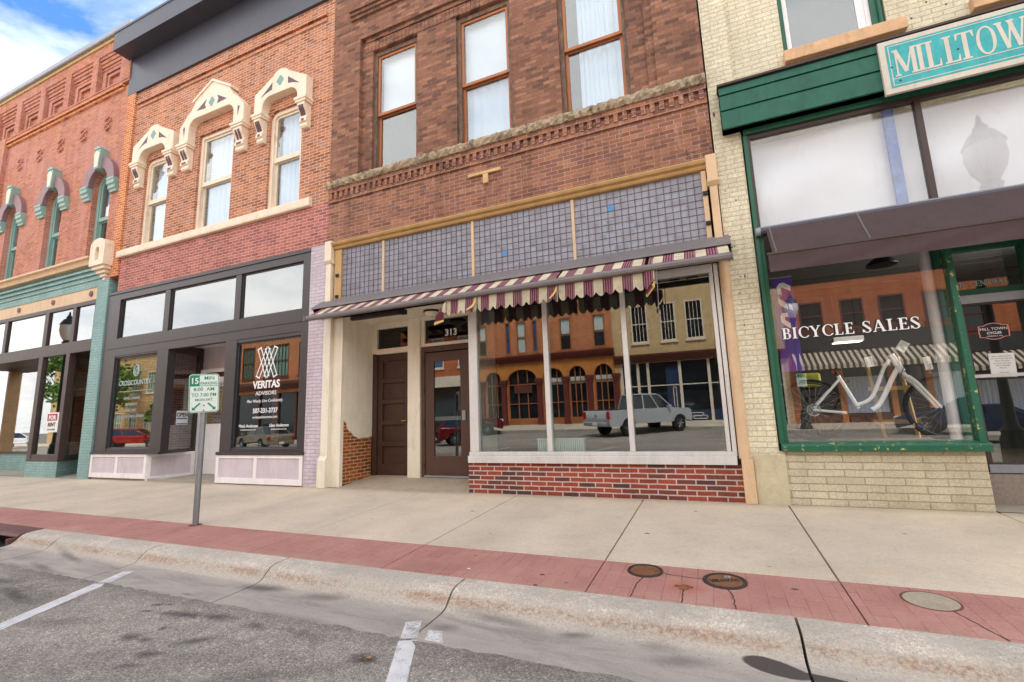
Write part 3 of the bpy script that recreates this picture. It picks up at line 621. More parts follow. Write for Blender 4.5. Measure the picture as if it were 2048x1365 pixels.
for s_ in (-1, 1):
    a = Vector((.05*s_, -.15)); b = Vector((.125*s_, -.225)); dd = (b-a).normalized(); nn = Vector((-dd.y, dd.x))
    g.prism([tuple(q) for q in (a-nn*.011, b-nn*.011, b-nn*.034, b+dd*.035, b+nn*.034, b+nn*.011, a+nn*.011)], -.0052, -.0041)
g.xf(ST).build('green_legend', 'sign_green', d)
g = text('15', -.121, .145, .125, -.0056, depth=.0005, bold=.003, sx=.85); g.xf(ST).build('numeral', 'sign_white', d)
g = MB()
for z in (-.255, -.185): g.lathe((0, -.004, z), [(.012, 0), (.012, -.004), (.001, -.005)], 10, 'y')
g.xf(ST).build('bolt', 'galvanized', d)

# loose grit along the gutter and the joints
g = MB(); rr = random.Random(21)
for i in range(520):
    x = rr.uniform(-10.5, 2.5)
    if i < 330: y = -3.93-abs(rr.gauss(0, .14)); z = zg(y) if y < -4.03 else -.266-(y+3.93)*-.06
    elif i < 430: y = rr.uniform(-4.9, -4.38); z = -.279
    else: y = rr.uniform(-.12, -.01); z = .036*y
    if y < -4.36: z = -.279
    s = rr.uniform(.002, .0055); a = rr.uniform(0, 6)
    P = [(x+s*math.cos(a+k*2.1)*rr.uniform(.7, 1.3), y+s*math.sin(a+k*2.1)*rr.uniform(.7, 1.3), z-.001) for k in range(3)]
    g.add(P+[(x, y, z+s*.9)], [(0, 1, 3), (1, 2, 3), (2, 0, 3)])
M['grit'] = paint('grit', S(134, 120, 102), .9, .3, 40)
struct(g.build('gutter_grit', 'grit'), 'stuff')

def crack(pts, name='paving_crack', w=.009):
    g = MB(); rr = random.Random(len(pts)*7+int(abs(pts[0][0])*100)); n = 14; Q = []
    for (a, b) in zip(pts[:-1], pts[1:]):
        for i in range(n): Q.append((a[0]+(b[0]-a[0])*i/n+rr.uniform(-.006, .006), a[1]+(b[1]-a[1])*i/n+rr.uniform(-.006, .006)))
    Q.append(pts[-1])
    for i, (x, y) in enumerate(Q):
        d_ = Vector((Q[min(i+1, len(Q)-1)][0]-Q[max(0, i-1)][0], Q[min(i+1, len(Q)-1)][1]-Q[max(0, i-1)][1])).normalized(); k = w*.5*rr.uniform(.5, 1.1)
        g.v += [(x-d_.y*k, y+d_.x*k, .036*y+.002), (x+d_.y*k, y-d_.x*k, .036*y+.002)]
    for i in range(len(Q)-1): g.f.append((2*i, 2*i+1, 2*i+3, 2*i+2))
    struct(g.build(name, 'black_void'))
crack([(-.70, -3.11), (-.73, -3.25), (-.74, -3.54)]); crack([(-.36, -3.29), (-.36, -3.54)]); crack([(-.03, -3.19), (.0, -3.3), (.01, -3.54)]); crack([(-.54, -2.98), (-.22, -3.02)]); crack([(1.37, -3.17), (1.5, -3.54)])
# ------------------------------------------------------------------ red-brown building with the striped awning
C = thing('brick_storefront_building', 'red brown brick building with striped awning and empty shop window, number 313', 'building', (-3.58, 0, 0))
def band(name, x0, x1, prof, mat, par, bev=0, label=None): return MB().prismx(prof, x0, x1).build(name, mat, par, bevel=bev, label=label)
CX0, CX1 = -7.515, .357
g = MB(); g.box(CX0, CX1, 0, .35, 5.13, 6.13); g.build('sign_band_wall', 'sign_band_brick', C)
WC = [(-6.43, -5.225), (-4.26, -3.03), (-2.055, -.81)]; WT = 9.68
g = MB()
g.box(CX0, -6.72, 0, .35, 6.63, 13.4); g.box(-.362, CX1, 0, .35, 6.63, 13.4); g.box(-.50, -.362, .045, .35, 6.63, 10.02)
xs = [-6.72] + [q for a in WC for q in a] + [-.50]
for i in range(0, len(xs), 2): g.box(xs[i], xs[i+1], .1, .45, 6.63, WT)
g.box(-6.72, -.50, .1, .45, WT, 10.02); g.box(-6.72, -.362, 0, .35, 10.02, 13.4)
g.build('upper_wall', 'red_brown_brick', C)
g = MB()
g.box(-6.6, -.362, .06, .1, 9.93, 10.02); g.box(-6.98, -.1, -.05, 0, 10.56, 10.64); g.box(-6.98, -.1, -.09, 0, 10.64, 10.72); g.box(-6.98, -.1, -.13, 0, 10.72, 10.82)
g.build('corbel_courses', 'red_brown_brick', C)
g = MB()
for i in range(60):
    x = -6.66+i*.1028
    if x < -.56: g.box(x, x+.094, .085, .1, WT+.01, WT+.235)
g.build('soldier_course', 'red_brown_brick', C)
band('cornice', CX0-.05, CX1, [(.3, 13.4), (-.1, 13.4), (-.35, 13.7), (-.4, 13.95), (.3, 13.95)], 'bronze_frame', C)
# split-face stone ledge
g = MB(); rr = random.Random(11); nx = 170; x0, x1 = CX0-.03, CX1+.005
rows = [(.10, 6.452), (-.085, 6.452), (-.115, 6.50), (-.12, 6.55), (-.10, 6.60), (-.06, 6.635), (.11, 6.66)]
for i in range(nx+1):
    x = x0+(x1-x0)*i/nx
    jt = (i % 26 == 0)
    for k, (y, z) in enumerate(rows):
        j = 0 if k in (0, 6) else 1
        g.v.append((x, y+j*(rr.uniform(-.028, .028)+(.03 if jt else 0)), z+j*rr.uniform(-.012, .012)*(0 if k == 1 else 1)))
n = len(rows)
for i in range(nx):
    for k in range(n): g.f.append((i*n+k, i*n+(k+1) % n, (i+1)*n+(k+1) % n, (i+1)*n+k))
g.f.append(tuple(range(n))); g.f.append(tuple(nx*n+k for k in range(n)))
g.build('stone_ledge', 'rough_stone', C)
g = MB(); g.box(CX0, CX1, -.05, 0, 6.362, 6.45); g.box(CX0, CX1, -.032, 0, 6.13, 6.205); g.box(CX0, CX1, 0, .35, 6.13, 6.45); g.build('dentil_bands', 'sign_band_brick', C)
g = MB(); x = CX0+.03
while x < CX1-.06: g.box(x, x+.076, -.046, 0, 6.207, 6.36); x += .1515
g.build('dentils', 'sign_band_brick', C)
# upper windows
for i, (a, b) in enumerate(WC):
    f = MB(); f.box(a+.001, a+.075, .17, .36, 6.64, WT-.012); f.box(b-.075, b-.001, .17, .36, 6.64, WT-.012); f.box(a+.075, b-.075, .17, .36, WT-.11, WT-.012); f.build_ = None
    w_ = f.build('window', 'weathered_wood', C)
    s_ = MB()
    s_.frame(a+.075, b-.075, 8.07, WT-.11, .06, .2, .25); s_.frame(a+.075, b-.075, 6.66, 8.1, .06, .255, .305)
    s_.build('sash', 'wood_orange', w_, bevel=.004)
    MB().box(a+.13, b-.13, .222, .228, 8.12, WT-.165).build('pane', 'upper_glass', w_); MB().box(a+.13, b-.13, .277, .283, 6.71, 8.05).build('pane', 'upper_glass', w_)
    MB().box(a, b, .12, .17, 6.60, 6.655).build('sill', 'weathered_wood', w_)
    r_ = MB(); r_.box(a-.3, b+.3, 1.1, 1.15, 6.4, 10); r_.box(a-.3, a-.28, .46, 1.1, 6.4, 10); r_.box(b+.28, b+.3, .46, 1.1, 6.4, 10); r_.box(a-.3, b+.3, .46, 1.1, 9.95, 10); r_.box(a-.3, b+.3, .46, 1.1, 6.4, 6.45); r_.build('room_lining', 'dark_interior', w_)
def drape(x0, x1, z0, z1, y, amp=.02, waves=7, label='', name='curtain', mat='curtain_white', cat='curtain'):
    g = MB(); n = waves*8
    for i in range(n+1):
        x = x0+(x1-x0)*i/n; yy = y+amp*math.sin(2*math.pi*waves*i/n)+amp*.4*math.sin(2.3*i)
        g.v += [(x, yy, z0), (x, yy*.6+y*.4, z1)]
    for i in range(n): g.f.append((2*i, 2*i+2, 2*i+3, 2*i+1))
    o = g.build(name, mat, smooth=True); tag(o, label, cat); return o
def shade(x0, x1, z0, z1, y, label):
    g = MB(); g.box(x0, x1, y, y+.004, z0, z1); g.box(x0, x1, y-.008, y+.012, z0-.02, z0)
    return tag(g.build('roller_shade', 'shade_white'), label, 'window shade')
shade(-6.32, -5.33, 8.13, 9.58, .36, 'white roller shade pulled half way down in the left upper window of the 313 building')
shade(-4.16, -3.13, 8.13, 9.58, .36, 'white roller shade above a sheer panel in the middle upper window of the 313 building')
drape(-4.17, -3.12, 6.68, 8.3, .42, .012, 5, 'sheer white panel below the roller shade in the middle upper window of the 313 building')
drape(-1.74, -.9, 6.68, 9.65, .40, .03, 5, 'long white curtain drawn to one side in the right upper window of the 313 building')
# storefront trim
band('crown_moulding', -7.34, .235, [(.06, 5.005), (-.03, 5.02), (-.05, 5.05), (-.04, 5.075), (-.09, 5.10), (-.11, 5.14), (-.11, 5.158), (.06, 5.158)], 'ochre_trim', C)
def pilaster(x0, x1, side, mat, mat2):
    g = MB(); g.box(x0, x1, -.10, .06, 4.80, 5.21); g.prismx([(.06, 4.7), (-.075, 4.7), (-.12, 4.76), (-.12, 4.8), (.06, 4.8)], x0-.01, x1+.01); g.box(x0+.02, x1-.02, -.07, .06, 3.5, 4.70)
    return g
pilaster(-7.505, -7.325, 0, 0, 0).build('pilaster_capital', 'cream_trim', C, bevel=.006)
g = MB(); g.box(-7.5, -7.31, -.06, .08, .0, 3.5); g.prismx([(-.06, .62), (-.11, .54), (-.11, -.0), (.08, -.0), (.08, .62)], -7.52, -7.305); g.build('pilaster', 'cream_wall', C, bevel=.006)
pilaster(.235, .385, 0, 0, 0).build('pilaster_capital', 'peach_trim', C, bevel=.006)
g = MB(); g.lathe((.335, .0, 0), [(.075, .6), (.075, 3.5)], 20); g.box(.285, .435, -.075, .08, 0, .6); g.build('column', 'peach_trim', C, bevel=.004)
MB().box(-7.29, -7.105, -.015, .06, 3.5, 5.0).build('side_casing', 'ochre_trim', C, bevel=.004); MB().box(.15, .222, -.015, .06, 3.5, 5.0).build('side_casing', 'peach_trim', C, bevel=.004)
for x, z in ((-7.2, 4.42), (-7.2, 3.95), (.185, 4.62), (.185, 4.13)): g = MB(); g.box(x-.035, x+.035, -.045, -.015, z-.03, z+.03); g.box(x-.01, x+.01, -.06, -.045, z-.012, z+.012); g.build('clip', 'black_plastic', C)
# prism glass transom
PX = [(-7.105, -6.03), (-5.98, -3.94), (-3.89, -1.97), (-1.92, .15)]
def m_prism():
    m, t, out, v = newmat('prism_glass')
    sx = node(t, 'ShaderNodeSeparateXYZ', {'Vector': v}); uv = node(t, 'ShaderNodeCombineXYZ', {'X': sx.outputs[0], 'Y': sx.outputs[2]}).outputs[0]
    b = node(t, 'ShaderNodeTexBrick', {'Vector': uv, 'Color1': (0, 0, 0, 1), 'Color2': (1, 1, 1, 1), 'Mortar': (.3, .3, .3, 1), 'Scale': 1.0, 'Mortar Size': .004, 'Brick Width': .1155, 'Row Height': .1155}); b.offset = 0
    c = ramp(t, b.outputs['Color'], [(0, S(128, 127, 137)), (.4, S(142, 140, 151)), (.75, S(152, 150, 162)), (1, S(144, 148, 168))])
    rib = node(t, 'ShaderNodeTexWave', {'Vector': uv, 'Scale': 34.0, 'Distortion': 0.0, 'Detail': 0.0}); rib.bands_direction = 'X'
    c = mixc(t, 1.0, c, ramp(t, rib.outputs['Fac'], [(0, (.8,)*3), (1, (1.08,)*3)]), 'MULTIPLY')
    nb = bump(t, rib.outputs['Fac'], .5, .006)
    nb = bump(t, math_(t, 'ADD', b.outputs['Color'], math_(t, 'MULTIPLY', noise(t, v, 6, 2), 2)), .12, .05, nb)
    return fin(m, t, out, c, .28, nb, 0, .7)
M['prism_glass'] = m_prism()
M['prism_blue'] = paint('prism_blue', S(66, 128, 186), .3, .1, spec=.6)
for a, b in PX:
    p_ = MB().box(a, b, .03, .05, 3.82, 5.004).build('prism_pane', 'prism_glass', C)
    g = MB(); n = round((b-a)/.1155); 
    for i in range(1, n): xx = a+(b-a)*i/n; g.box(xx-.003, xx+.003, .021, .03, 3.82, 5.004)
    for k in range(1, 11):
        z = 5.004-k*.1155
        if z > 3.83: g.box(a, b, .023, .03, z-.003, z+.003)
    g.build('lead_came', 'charcoal_metal', p_)
    for bx, bz in ((-1.40, 4.602), (-3.34, 4.14)):
        if a < bx < b: i = round((bx-a)/((b-a)/n)); MB().box(a+(b-a)*i/n+.006, a+(b-a)*(i+1)/n-.006, .024, .0305, 5.004-.1155*round((5.004-bz)/.1155)+.006, 5.004-.1155*(round((5.004-bz)/.1155)-1)-.006).build('blue_tile', 'prism_blue', p_)
for a, b in ((-6.03, -5.98), (-3.94, -3.89), (-1.97, -1.92)): MB().box(a, b, .0, .05, 3.82, 5.004).build('mullion', 'peach_trim', C, bevel=.003)
MB().box(-7.29, .222, .06, .35, 3.49, 5.13).build('transom_backing', 'black_void', C)
# shop window in its aluminium frame
GX = [(-3.86, -2.585), (-2.50, -1.245), (-1.165, .115)]
g = MB(); g.box(-4.065, .235, -.055, .14, .515, .635); g.box(-4.055, .19, -.02, .1, .6351, .70)
for a, b in ((-4.03, -3.86), (-2.585, -2.50), (-1.245, -1.165), (.115, .17)): g.box(a, b, -.025, .1, .70, 3.36)
g.box(.185, .245, -.015, .1, .6352, 3.49); g.box(-4.03, .17, -.022, .1, 3.36, 3.49)
g.build('window_frame', 'aluminium', C, bevel=.006)
g = MB(); tl = math.tan(R(1.0))
for a, b in GX:
    g = MB(); z0, z1 = .70, 3.36
    g.add([(a, .055, z0), (b, .055, z0), (b, .055-tl*(z1-z0), z1), (a, .055-tl*(z1-z0), z1), (a, .063, z0), (b, .063, z0), (b, .063-tl*(z1-z0), z1), (a, .063-tl*(z1-z0), z1)], [(0, 1, 2, 3), (4, 5, 6, 7), (0, 1, 5, 4), (2, 3, 7, 6), (1, 2, 6, 5), (0, 3, 7, 4)])
    g.build('shop_pane', 'shop_glass', C)
MB().box(-4.08, .285, 0, .16, -.01, .515).build('brick_bulkhead', 'bulkhead_brick', C)
g = MB(); g.box(-4.05, -3.97, .1, 1.0, 0, 3.48); g.build('entry_return', 'aluminium', C)
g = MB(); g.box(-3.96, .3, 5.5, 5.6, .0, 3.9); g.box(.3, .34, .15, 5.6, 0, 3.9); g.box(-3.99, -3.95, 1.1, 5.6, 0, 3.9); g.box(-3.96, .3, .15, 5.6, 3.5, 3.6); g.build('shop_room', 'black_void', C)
MB().box(-3.96, .3, .161, 5.6, .40, .50).build('shop_floor', 'interior_floor', C)
# recessed entry
g = MB(); g.add([(-7.06, 0, .003), (-4.06, 0, .003), (-4.06, 1.05, .125), (-7.06, 1.05, .125), (-7.06, 0, -.1), (-4.06, 0, -.1), (-4.06, 1.05, -.1), (-7.06, 1.05, -.1)], [(0, 1, 2, 3), (0, 1, 5, 4), (1, 2, 6, 5), (2, 3, 7, 6), (3, 0, 4, 7)])
g.build('entry_floor', 'entry_concrete', C)
MB().box(-7.3, -4.06, .06, 1.3, 3.485, 3.489).build('entry_ceiling', 'cream_wall', C)
MB().box(-7.305, -7.0601, .03, .12, 0, 3.485).build('door_jamb', 'cream_wall', C)
# left wall: plaster fallen off the lower brick
brk = [(.121, .0), (.121, 1.34), (.16, 1.30), (.2, 1.28), (.24, 1.16), (.3, 1.10), (.36, 1.07), (.44, .99), (.52, .97), (.6, .935), (.72, .95), (.86, .945), (1.0, .96), (1.0, .0)]
g = MB(); g.prismx([(.121, 0)]+brk[1:-1]+[(1.0, 0)], -7.2, -7.075); g.build('exposed_brick_wall', 'exposed_brick', C)
g = MB(); g.prismx(brk[1:-1]+[(1.0, 3.485), (.121, 3.485)], -7.2, -7.058); g.build('plaster_wall', 'cream_wall', C)
# door wall at y = 1.0
g = MB(); g.box(-7.0579, -6.93, .97, 1.1, 2.80, 3.485); g.box(-6.93, -6.08, .97, 1.1, 3.36, 3.485); g.box(-6.93, -6.08, .97, 1.1, 2.78, 2.90)
g.box(-6.02, -5.71, .88, 1.1, .1, 3.485); g.box(-6.08, -6.02, 1.0, 1.1, .12, 3.485); g.box(-5.71, -4.05, .9, 1.1, 3.42, 3.485); g.box(-5.71, -5.62, .93, 1.1, 2.84, 3.42); g.box(-5.62, -4.05, .92, 1.1, 2.84, 2.905)
g.build('door_surround', 'cream_wall', C, bevel=.005)
MB().box(-6.93, -6.08, 1.03, 1.04, 2.90, 3.36).build('transom_pane', 'dark_glass', C)
tp = MB().box(-5.62, -4.05, .985, .995, 2.905, 3.42).build('transom_pane', 'dark_glass', C)
g = text('313', -4.98, 3.04, .2, .978, depth=.004, bold=.016); g.build('house_number', 'ink', tp)
g = text('313', -4.98, 3.04, .2, .971, depth=.004, bold=.004); g.build('house_number', 'letter_white', tp)
MB().box(-7.06, -4.0, 1.6, 1.65, 0, 3.6).build('hall_back', 'black_void', C)
d = MB(); d.box(-6.93, -6.08, 1.075, 1.1, .13, 2.78)
z = [.13, .40, .48, .90, .98, 1.38, 1.46, 1.84, 1.92, 2.28, 2.36, 2.64, 2.78]
d.box(-6.93, -6.80, 1.03, 1.075, .13, 2.78); d.box(-6.2, -6.08, 1.03, 1.075, .13, 2.78)
for zz0, zz1 in ((.13, .36), (.74, .84), (1.2, 1.3), (1.66, 1.76), (2.12, 2.22), (2.62, 2.78)): d.box(-6.80, -6.2, 1.03, 1.075, zz0, zz1)
d1 = d.build('panel_door', 'brown_door_old', C, bevel=.008)
g = MB(); g.box(-7.05, -6.93, .99, 1.1, .1, 2.78); g.build('door_frame', 'brown_door_old', d1, bevel=.005)
g = MB(); g.tube([(-6.14, 1.03, 1.28), (-6.14, .97, 1.28), (-6.24, .97, 1.28)], .012); g.build('handle', 'brass', d1)
d = MB(); d.box(-5.62, -5.40, .95, 1.0, .16, 2.70); d.box(-4.76, -4.55, .95, 1.0, .16, 2.70); d.box(-5.40, -4.76, .95, 1.0, .16, .54); d.box(-5.40, -4.76, .95, 1.0, 2.50, 2.70)
d2 = d.build('glazed_door', 'brown_door', C, bevel=.006)
g = MB(); g.box(-5.70, -5.62, .93, 1.05, .12, 2.84); g.box(-4.55, -4.06, .93, 1.05, .12, 2.84); g.box(-5.62, -4.55, .93, 1.05, 2.72, 2.84); g.build('door_frame', 'brown_door', d2, bevel=.005)
MB().box(-5.40, -4.76, .968, .976, .54, 2.50).build('pane', 'shop_glass', d2)
MB().box(-5.40, -4.76, .976, .99, 1.26, 1.34).build('push_bar', 'grey_metal', d2)
MB().box(-4.72, -4.64, .925, .95, 1.25, 1.45).build('keypad_lock', 'grey_metal', d2, bevel=.006)
MB().box(-5.62, -4.55, .9, 1.0, .12, .155).build('threshold', 'grey_metal', d2)
for z in (.35, 1.2, 1.9, 2.5): MB().tube([(-5.635, .925, z-.05), (-5.635, .925, z+.05)], .013).build('hinge', 'brown_door_old', d2)
# building body
g = MB(); g.box(CX0+.01, CX1-.01, 14, 14.3, -.3, 13); g.box(CX0+.01, CX0+.2, 1.2, 14, -.3, 13); g.box(CX1-.2, CX1-.01, .46, 14, -.3, 13); g.box(CX0, CX1, .4, 14, 12.8, 12.95); g.box(CX0+.2, CX1-.2, .47, 14, 5.3, 5.5); g.build('party_walls_and_roof', 'red_brown_brick', C)
# entry lights, letterbox, bracket, radiator
d = thing('tube_light', 'dark strip light fixed under the entry ceiling behind the awning', 'light', (-6.2, .2, 3.48))
g = MB(); g.box(-6.86, -5.52, .02, .12, 3.40, 3.482); g.build('casing', 'awning_dark', d, bevel=.01)
g = MB(); g.box(-5.62, -5.5, .0, .14, 3.39, 3.484); g.build('end_cap', 'black_plastic', d)
d = thing('ceiling_dome_light', 'round glass dome light on the entry ceiling above the glazed door', 'light', (-5.12, .45, 3.48))
g = MB(); g.lathe((-5.12, .45, 0), [(.17, 3.484), (.17, 3.45), (.155, 3.445)], 28); g.build('ring', 'black_plastic', d, smooth=True)
g = MB(); g.lathe((-5.12, .45, 0), [(.15, 3.448), (.145, 3.42), (.12, 3.385), (.07, 3.36), (.001, 3.352)], 28); g.build('glass_bowl', 'glass_lamp', d, smooth=True)
d = thing('wood_bracket', 'T shaped pale wooden bracket nailed to the brick above the shop', 'bracket', (-3.6, 0, 5.85))
g = MB(); g.box(-3.96, -3.27, -.05, 0, 5.885, 5.945); g.build('rail', 'board_wood', d, bevel=.004)
g = MB(); g.box(-3.645, -3.535, -.045, 0, 5.695, 5.884); g.build('stem', 'board_wood', d, bevel=.004)
d = thing('radiator', 'white ribbed radiator standing behind the empty shop window', 'radiator', (-2.5, .25, .5))
g = MB()
for i in range(22): g.box(-2.82+i*.037, -2.82+i*.037+.026, .15, .27, .52, .885)
g.box(-2.83, -2.0, .14, .28, .885, .905); g.build('fins', 'radiator_white', d, bevel=.004)
for x in (-2.7, -2.15): MB().box(x, x+.08, .17, .25, .50, .56).build('foot', 'radiator_white', d)
# ------------------------------------------------------------------ torn striped awning
A = thing('striped_awning', 'torn cream and maroon striped awning with a scalloped valance, half rolled up', 'awning', (-3.58, -.1, 3.6))
g = MB(); g.prismx([(-.001, 3.90), (-.012, 3.905), (-.30, 3.70), (-.33, 3.655), (-.31, 3.65), (-.28, 3.68), (-.001, 3.87)], -7.60, .445); g.build('hood', 'awning_metal', A)
g = MB(); g.box(-7.59, .435, -.12, -.002, 3.50, 3.53); g.prismx([(-.01, 3.53), (-.01, 3.86), (-.29, 3.675), (-.2, 3.53)], -7.605, -7.59); g.prismx([(-.01, 3.53), (-.01, 3.86), (-.29, 3.675), (-.2, 3.53)], .435, .45); g.tube([(-7.5, -.13, 3.66), (.4, -.13, 3.66)], .06, 12); g.build('cassette', 'awning_dark', A)
g = MB(); P = [(-.56, 3.345), (-.60, 3.335), (-.645, 3.35), (-.655, 3.39), (-.64, 3.43), (-.60, 3.44), (-.56, 3.425)]; g.prismx(P, -7.42, .42); g.build('front_bar', 'awning_metal', A, bevel=.004)
g = MB(); g.box(-7.445, -7.42, -.66, -.555, 3.33, 3.445); g.box(.42, .435, -.66, -.555, 3.33, 3.445); g.build('end_cap', 'awning_metal', A)
def m_stripe():
    m, t, out, v = newmat('stripe_fabric')
    sx = node(t, 'ShaderNodeSeparateXYZ', {'Vector': v})
    # local x of the cloth carries the pattern
    u = math_(t, 'FRACT', math_(t, 'MULTIPLY', math_(t, 'ADD', sx.outputs[0], 20.0), 1/.298))
    K, W_, P_ = S(104, 44, 70), S(216, 210, 186), S(164, 116, 134)
    st = [(0, W_)]; x = .47
    for k in range(4): st += [(x, K), (x+.062, P_)]; x += .125
    st += [(x, K), (min(.995, x+.05), W_)]
    c = ramp(t, u, [(min(1, p), q) for p, q in st], 'CONSTANT')
    c = mixc(t, ramp(t, noise(t, v, 3, 7, .7), [(.42, (0, 0, 0)), (.7, (.5,)*3)]), c, S(142, 130, 108))
    d = node(t, 'ShaderNodeBsdfDiffuse', {'Color': c, 'Roughness': 1, 'Normal': bump(t, noise(t, v, 7, 3), .4, .02)})
    tl_ = node(t, 'ShaderNodeBsdfTranslucent', {'Color': c})
    mx = node(t, 'ShaderNodeMixShader', {0: .12, 1: d.outputs[0], 2: tl_.outputs[0]})
    t.links.new(mx.outputs[0], out.inputs['Surface']); return m
M['stripe_fabric'] = m_stripe()
M['fabric_back'] = paint('fabric_back', S(206, 170, 110), .85, .12)
M['fabric_lining'] = paint('fabric_lining', S(86, 30, 40), .85, .15)
def cloth(x0, x1, top, bot, name, skew=0.0, nx=40, par=None, waves=.012, mat='stripe_fabric', scallop=False):
    """cloth between an upper and a lower (y, z) edge; small ripples"""
    g = MB(); nz_ = 6
    for i in range(nx+1):
        x = x0+(x1-x0)*i/nx
        for k in range(nz_+1):
            f = k/nz_
            y = top[0]+(bot[0]-top[0])*f; z = top[1]+(bot[1]-top[1])*f
            if scallop: z -= scallop*f*(abs(math.sin(math.pi*(x-x0)/.149)))**.8
            y += waves*math.sin(x*9+f*2)*f+waves*.6*math.sin(x*23+1)*f; 
            g.v.append((x+skew*f, y, z))
    for i in range(nx):
        for k in range(nz_): a = i*(nz_+1)+k; g.f.append((a, a+nz_+1, a+nz_+2, a+1))
    return g.build(name, mat, par, smooth=True)
for a, b in ((-7.33, -6.25), (-6.24, -5.05), (-5.04, -3.62), (-3.60, -2.13), (-2.09, -.75), (-.70, .40)):
    cloth(a, b, (-.20, 3.70), (-.60, 3.445), 'canopy_cloth', 0, 60, A, .006)
def vpiece(a, b, top=3.335, bot=3.14, sag=.075):
    nx = max(24, int((b-a)/.149*12)); return cloth(a, b, (-.575, top), (-.60, bot), 'valance', 0, nx, A, .014, scallop=sag)
vpiece(-4.15, -3.555); vpiece(-3.535, -2.11); vpiece(-2.09, -.75)
def flap(pts, mat, name='torn_flap'):
    g = MB(); g.add(pts, [tuple(range(len(pts)))]); return g.build(name, mat, A)
flap([(-3.56, -.61, 3.32), (-3.545, -.62, 3.24), (-3.60, -.66, 3.14), (-3.72, -.65, 3.10), (-3.73, -.63, 3.13), (-3.62, -.62, 3.20)], 'fabric_back')
flap([(-2.12, -.61, 3.31), (-2.105, -.62, 3.24), (-2.15, -.66, 3.16), (-2.22, -.65, 3.11), (-2.24, -.63, 3.13), (-2.16, -.62, 3.22)], 'fabric_back')
flap([(-4.15, -.61, 3.33), (-4.14, -.63, 3.12), (-4.34, -.64, 3.07), (-4.38, -.62, 3.05), (-4.22, -.61, 3.25)], 'stripe_fabric')
flap([(-4.34, -.635, 3.08), (-4.24, -.66, 3.14), (-4.16, -.66, 3.12), (-4.16, -.66, 2.97), (-4.36, -.64, 2.96)], 'fabric_lining')
flap([(-4.36, -.642, 2.97), (-4.16, -.662, 2.99), (-4.16, -.665, 2.955), (-4.37, -.645, 2.915)], 'fabric_back')
flap([(-.75, -.61, 3.33), (-.62, -.62, 3.33), (-.62, -.63, 3.20), (-.70, -.65, 3.10), (-.75, -.66, 3.02), (-.77, -.62, 3.2)], 'stripe_fabric')
flap([(-.625, -.64, 3.17), (-.62, -.65, 3.08), (-.74, -.68, 2.93), (-.755, -.67, 2.98), (-.66, -.66, 3.10)], 'fabric_back')
flap([(-.66, -.665, 3.12), (-.645, -.67, 3.08), (-.74, -.69, 2.96), (-.75, -.68, 3.0)], 'fabric_lining')
g = MB(); g.tube([(-.585, -.61, 3.34), (-.59, -.615, 3.0), (-.60, -.61, 2.70), (-.585, -.6, 2.64)], .006, 6); g.build('crank_loop', 'awning_metal', A)
for x in (-6.9, -.2):
    g = MB(); g.tube([(x, -.12, 3.6), (x+.0, -.35, 3.49), (x, -.57, 3.40)], .018, 8); g.build('arm', 'awning_metal', A)

for x, z in ((-.02, 5.40), (.06, 5.36), (-.01, 5.33), (-6.9, 7.15), (-6.95, 7.15), (-.18, 7.42), (-.14, 7.42), (-7.28, 5.33), (-7.24, 5.33)):
    MB().lathe((x, -.0002, z), [(.014, 0), (.012, -.002), (.001, -.0022)], 9, 'y').build('anchor_hole', 'ink', C)
# ------------------------------------------------------------------ orange brick building with hooded windows
def each(name, boxes, mat, par, bev=0.0):
    for b in boxes: MB().box(*b).build(name, mat, par, bevel=bev)
def shop_room(x0, x1, y0, y1, z0, z1, par, floor_z):
    g = MB(); g.box(x0, x1, y1, y1+.1, z0, z1); g.box(x0-.04, x0, y0, y1, z0, z1); g.box(x1, x1+.04, y0, y1, z0, z1); g.box(x0, x1, y0, y1, z1, z1+.08); g.build('room_lining', 'dark_interior', par)
    MB().box(x0, x1, y0, y1, floor_z-.08, floor_z).build('room_floor', 'interior_floor', par)
B = thing('hooded_window_building', 'orange brick building with cream hooded windows, dark metal cornice and lavender shopfront', 'building', (-11.7, 0, 0))
BX0, BX1 = -15.74, -7.516
WB = [(-14.60, -13.50, 9.02), (-12.25, -10.85, 9.15), (-9.55, -8.45, 9.02)]
def soft_top(a, b, z0, z1, r): return [(a, z0), (b, z0)] + arc(b-r, z1-r, r, 0, 90, 6) + arc(a+r, z1-r, r, 90, 180, 6)
WH = [soft_top(a, b, 6.4, zt, .24 if i != 1 else .02) for i, (a, b, zt) in enumerate(WB)]
g = MB(); g.prism(rect(-15.40, BX1, 6.2, 13.0), 0, .35, [h for h in WH]); g.build('upper_wall', 'orange_brick', B)
MB().box(-15.40, BX1, 0, .35, 5.19, 6.2).build('lower_wall', 'rose_brick', B)
MB().box(-15.76, -15.4001, -.06, .35, 5.66, 11.5).build('corner_pilaster', 'buff_pilaster_brick', B)
g = MB(); g.box(-15.3, -7.75, -.035, 0, 10.93, 11.0); g.box(-15.3, -7.75, -.06, 0, 11.06, 11.13); g.build('corbel_courses', 'orange_brick', B)
band('sill_course', -15.46, -8.03, [(.05, 6.19), (-.09, 6.19), (-.10, 6.22), (-.10, 6.36), (-.07, 6.40), (.05, 6.41)], 'cream_trim', B)
g = MB(); g.box(-15.8, BX1-.03, -.07, .3, 11.49, 12.72); g.build('cornice_fascia', 'charcoal_metal', B)
g = MB(); g.prismx([(-.54, 12.72), (-.54, 13.30), (-.56, 13.30), (-.56, 13.38), (.4, 13.40), (.4, 12.72)], -15.86, BX1-.01); g.build('cornice', 'charcoal_metal', B, bevel=.008)
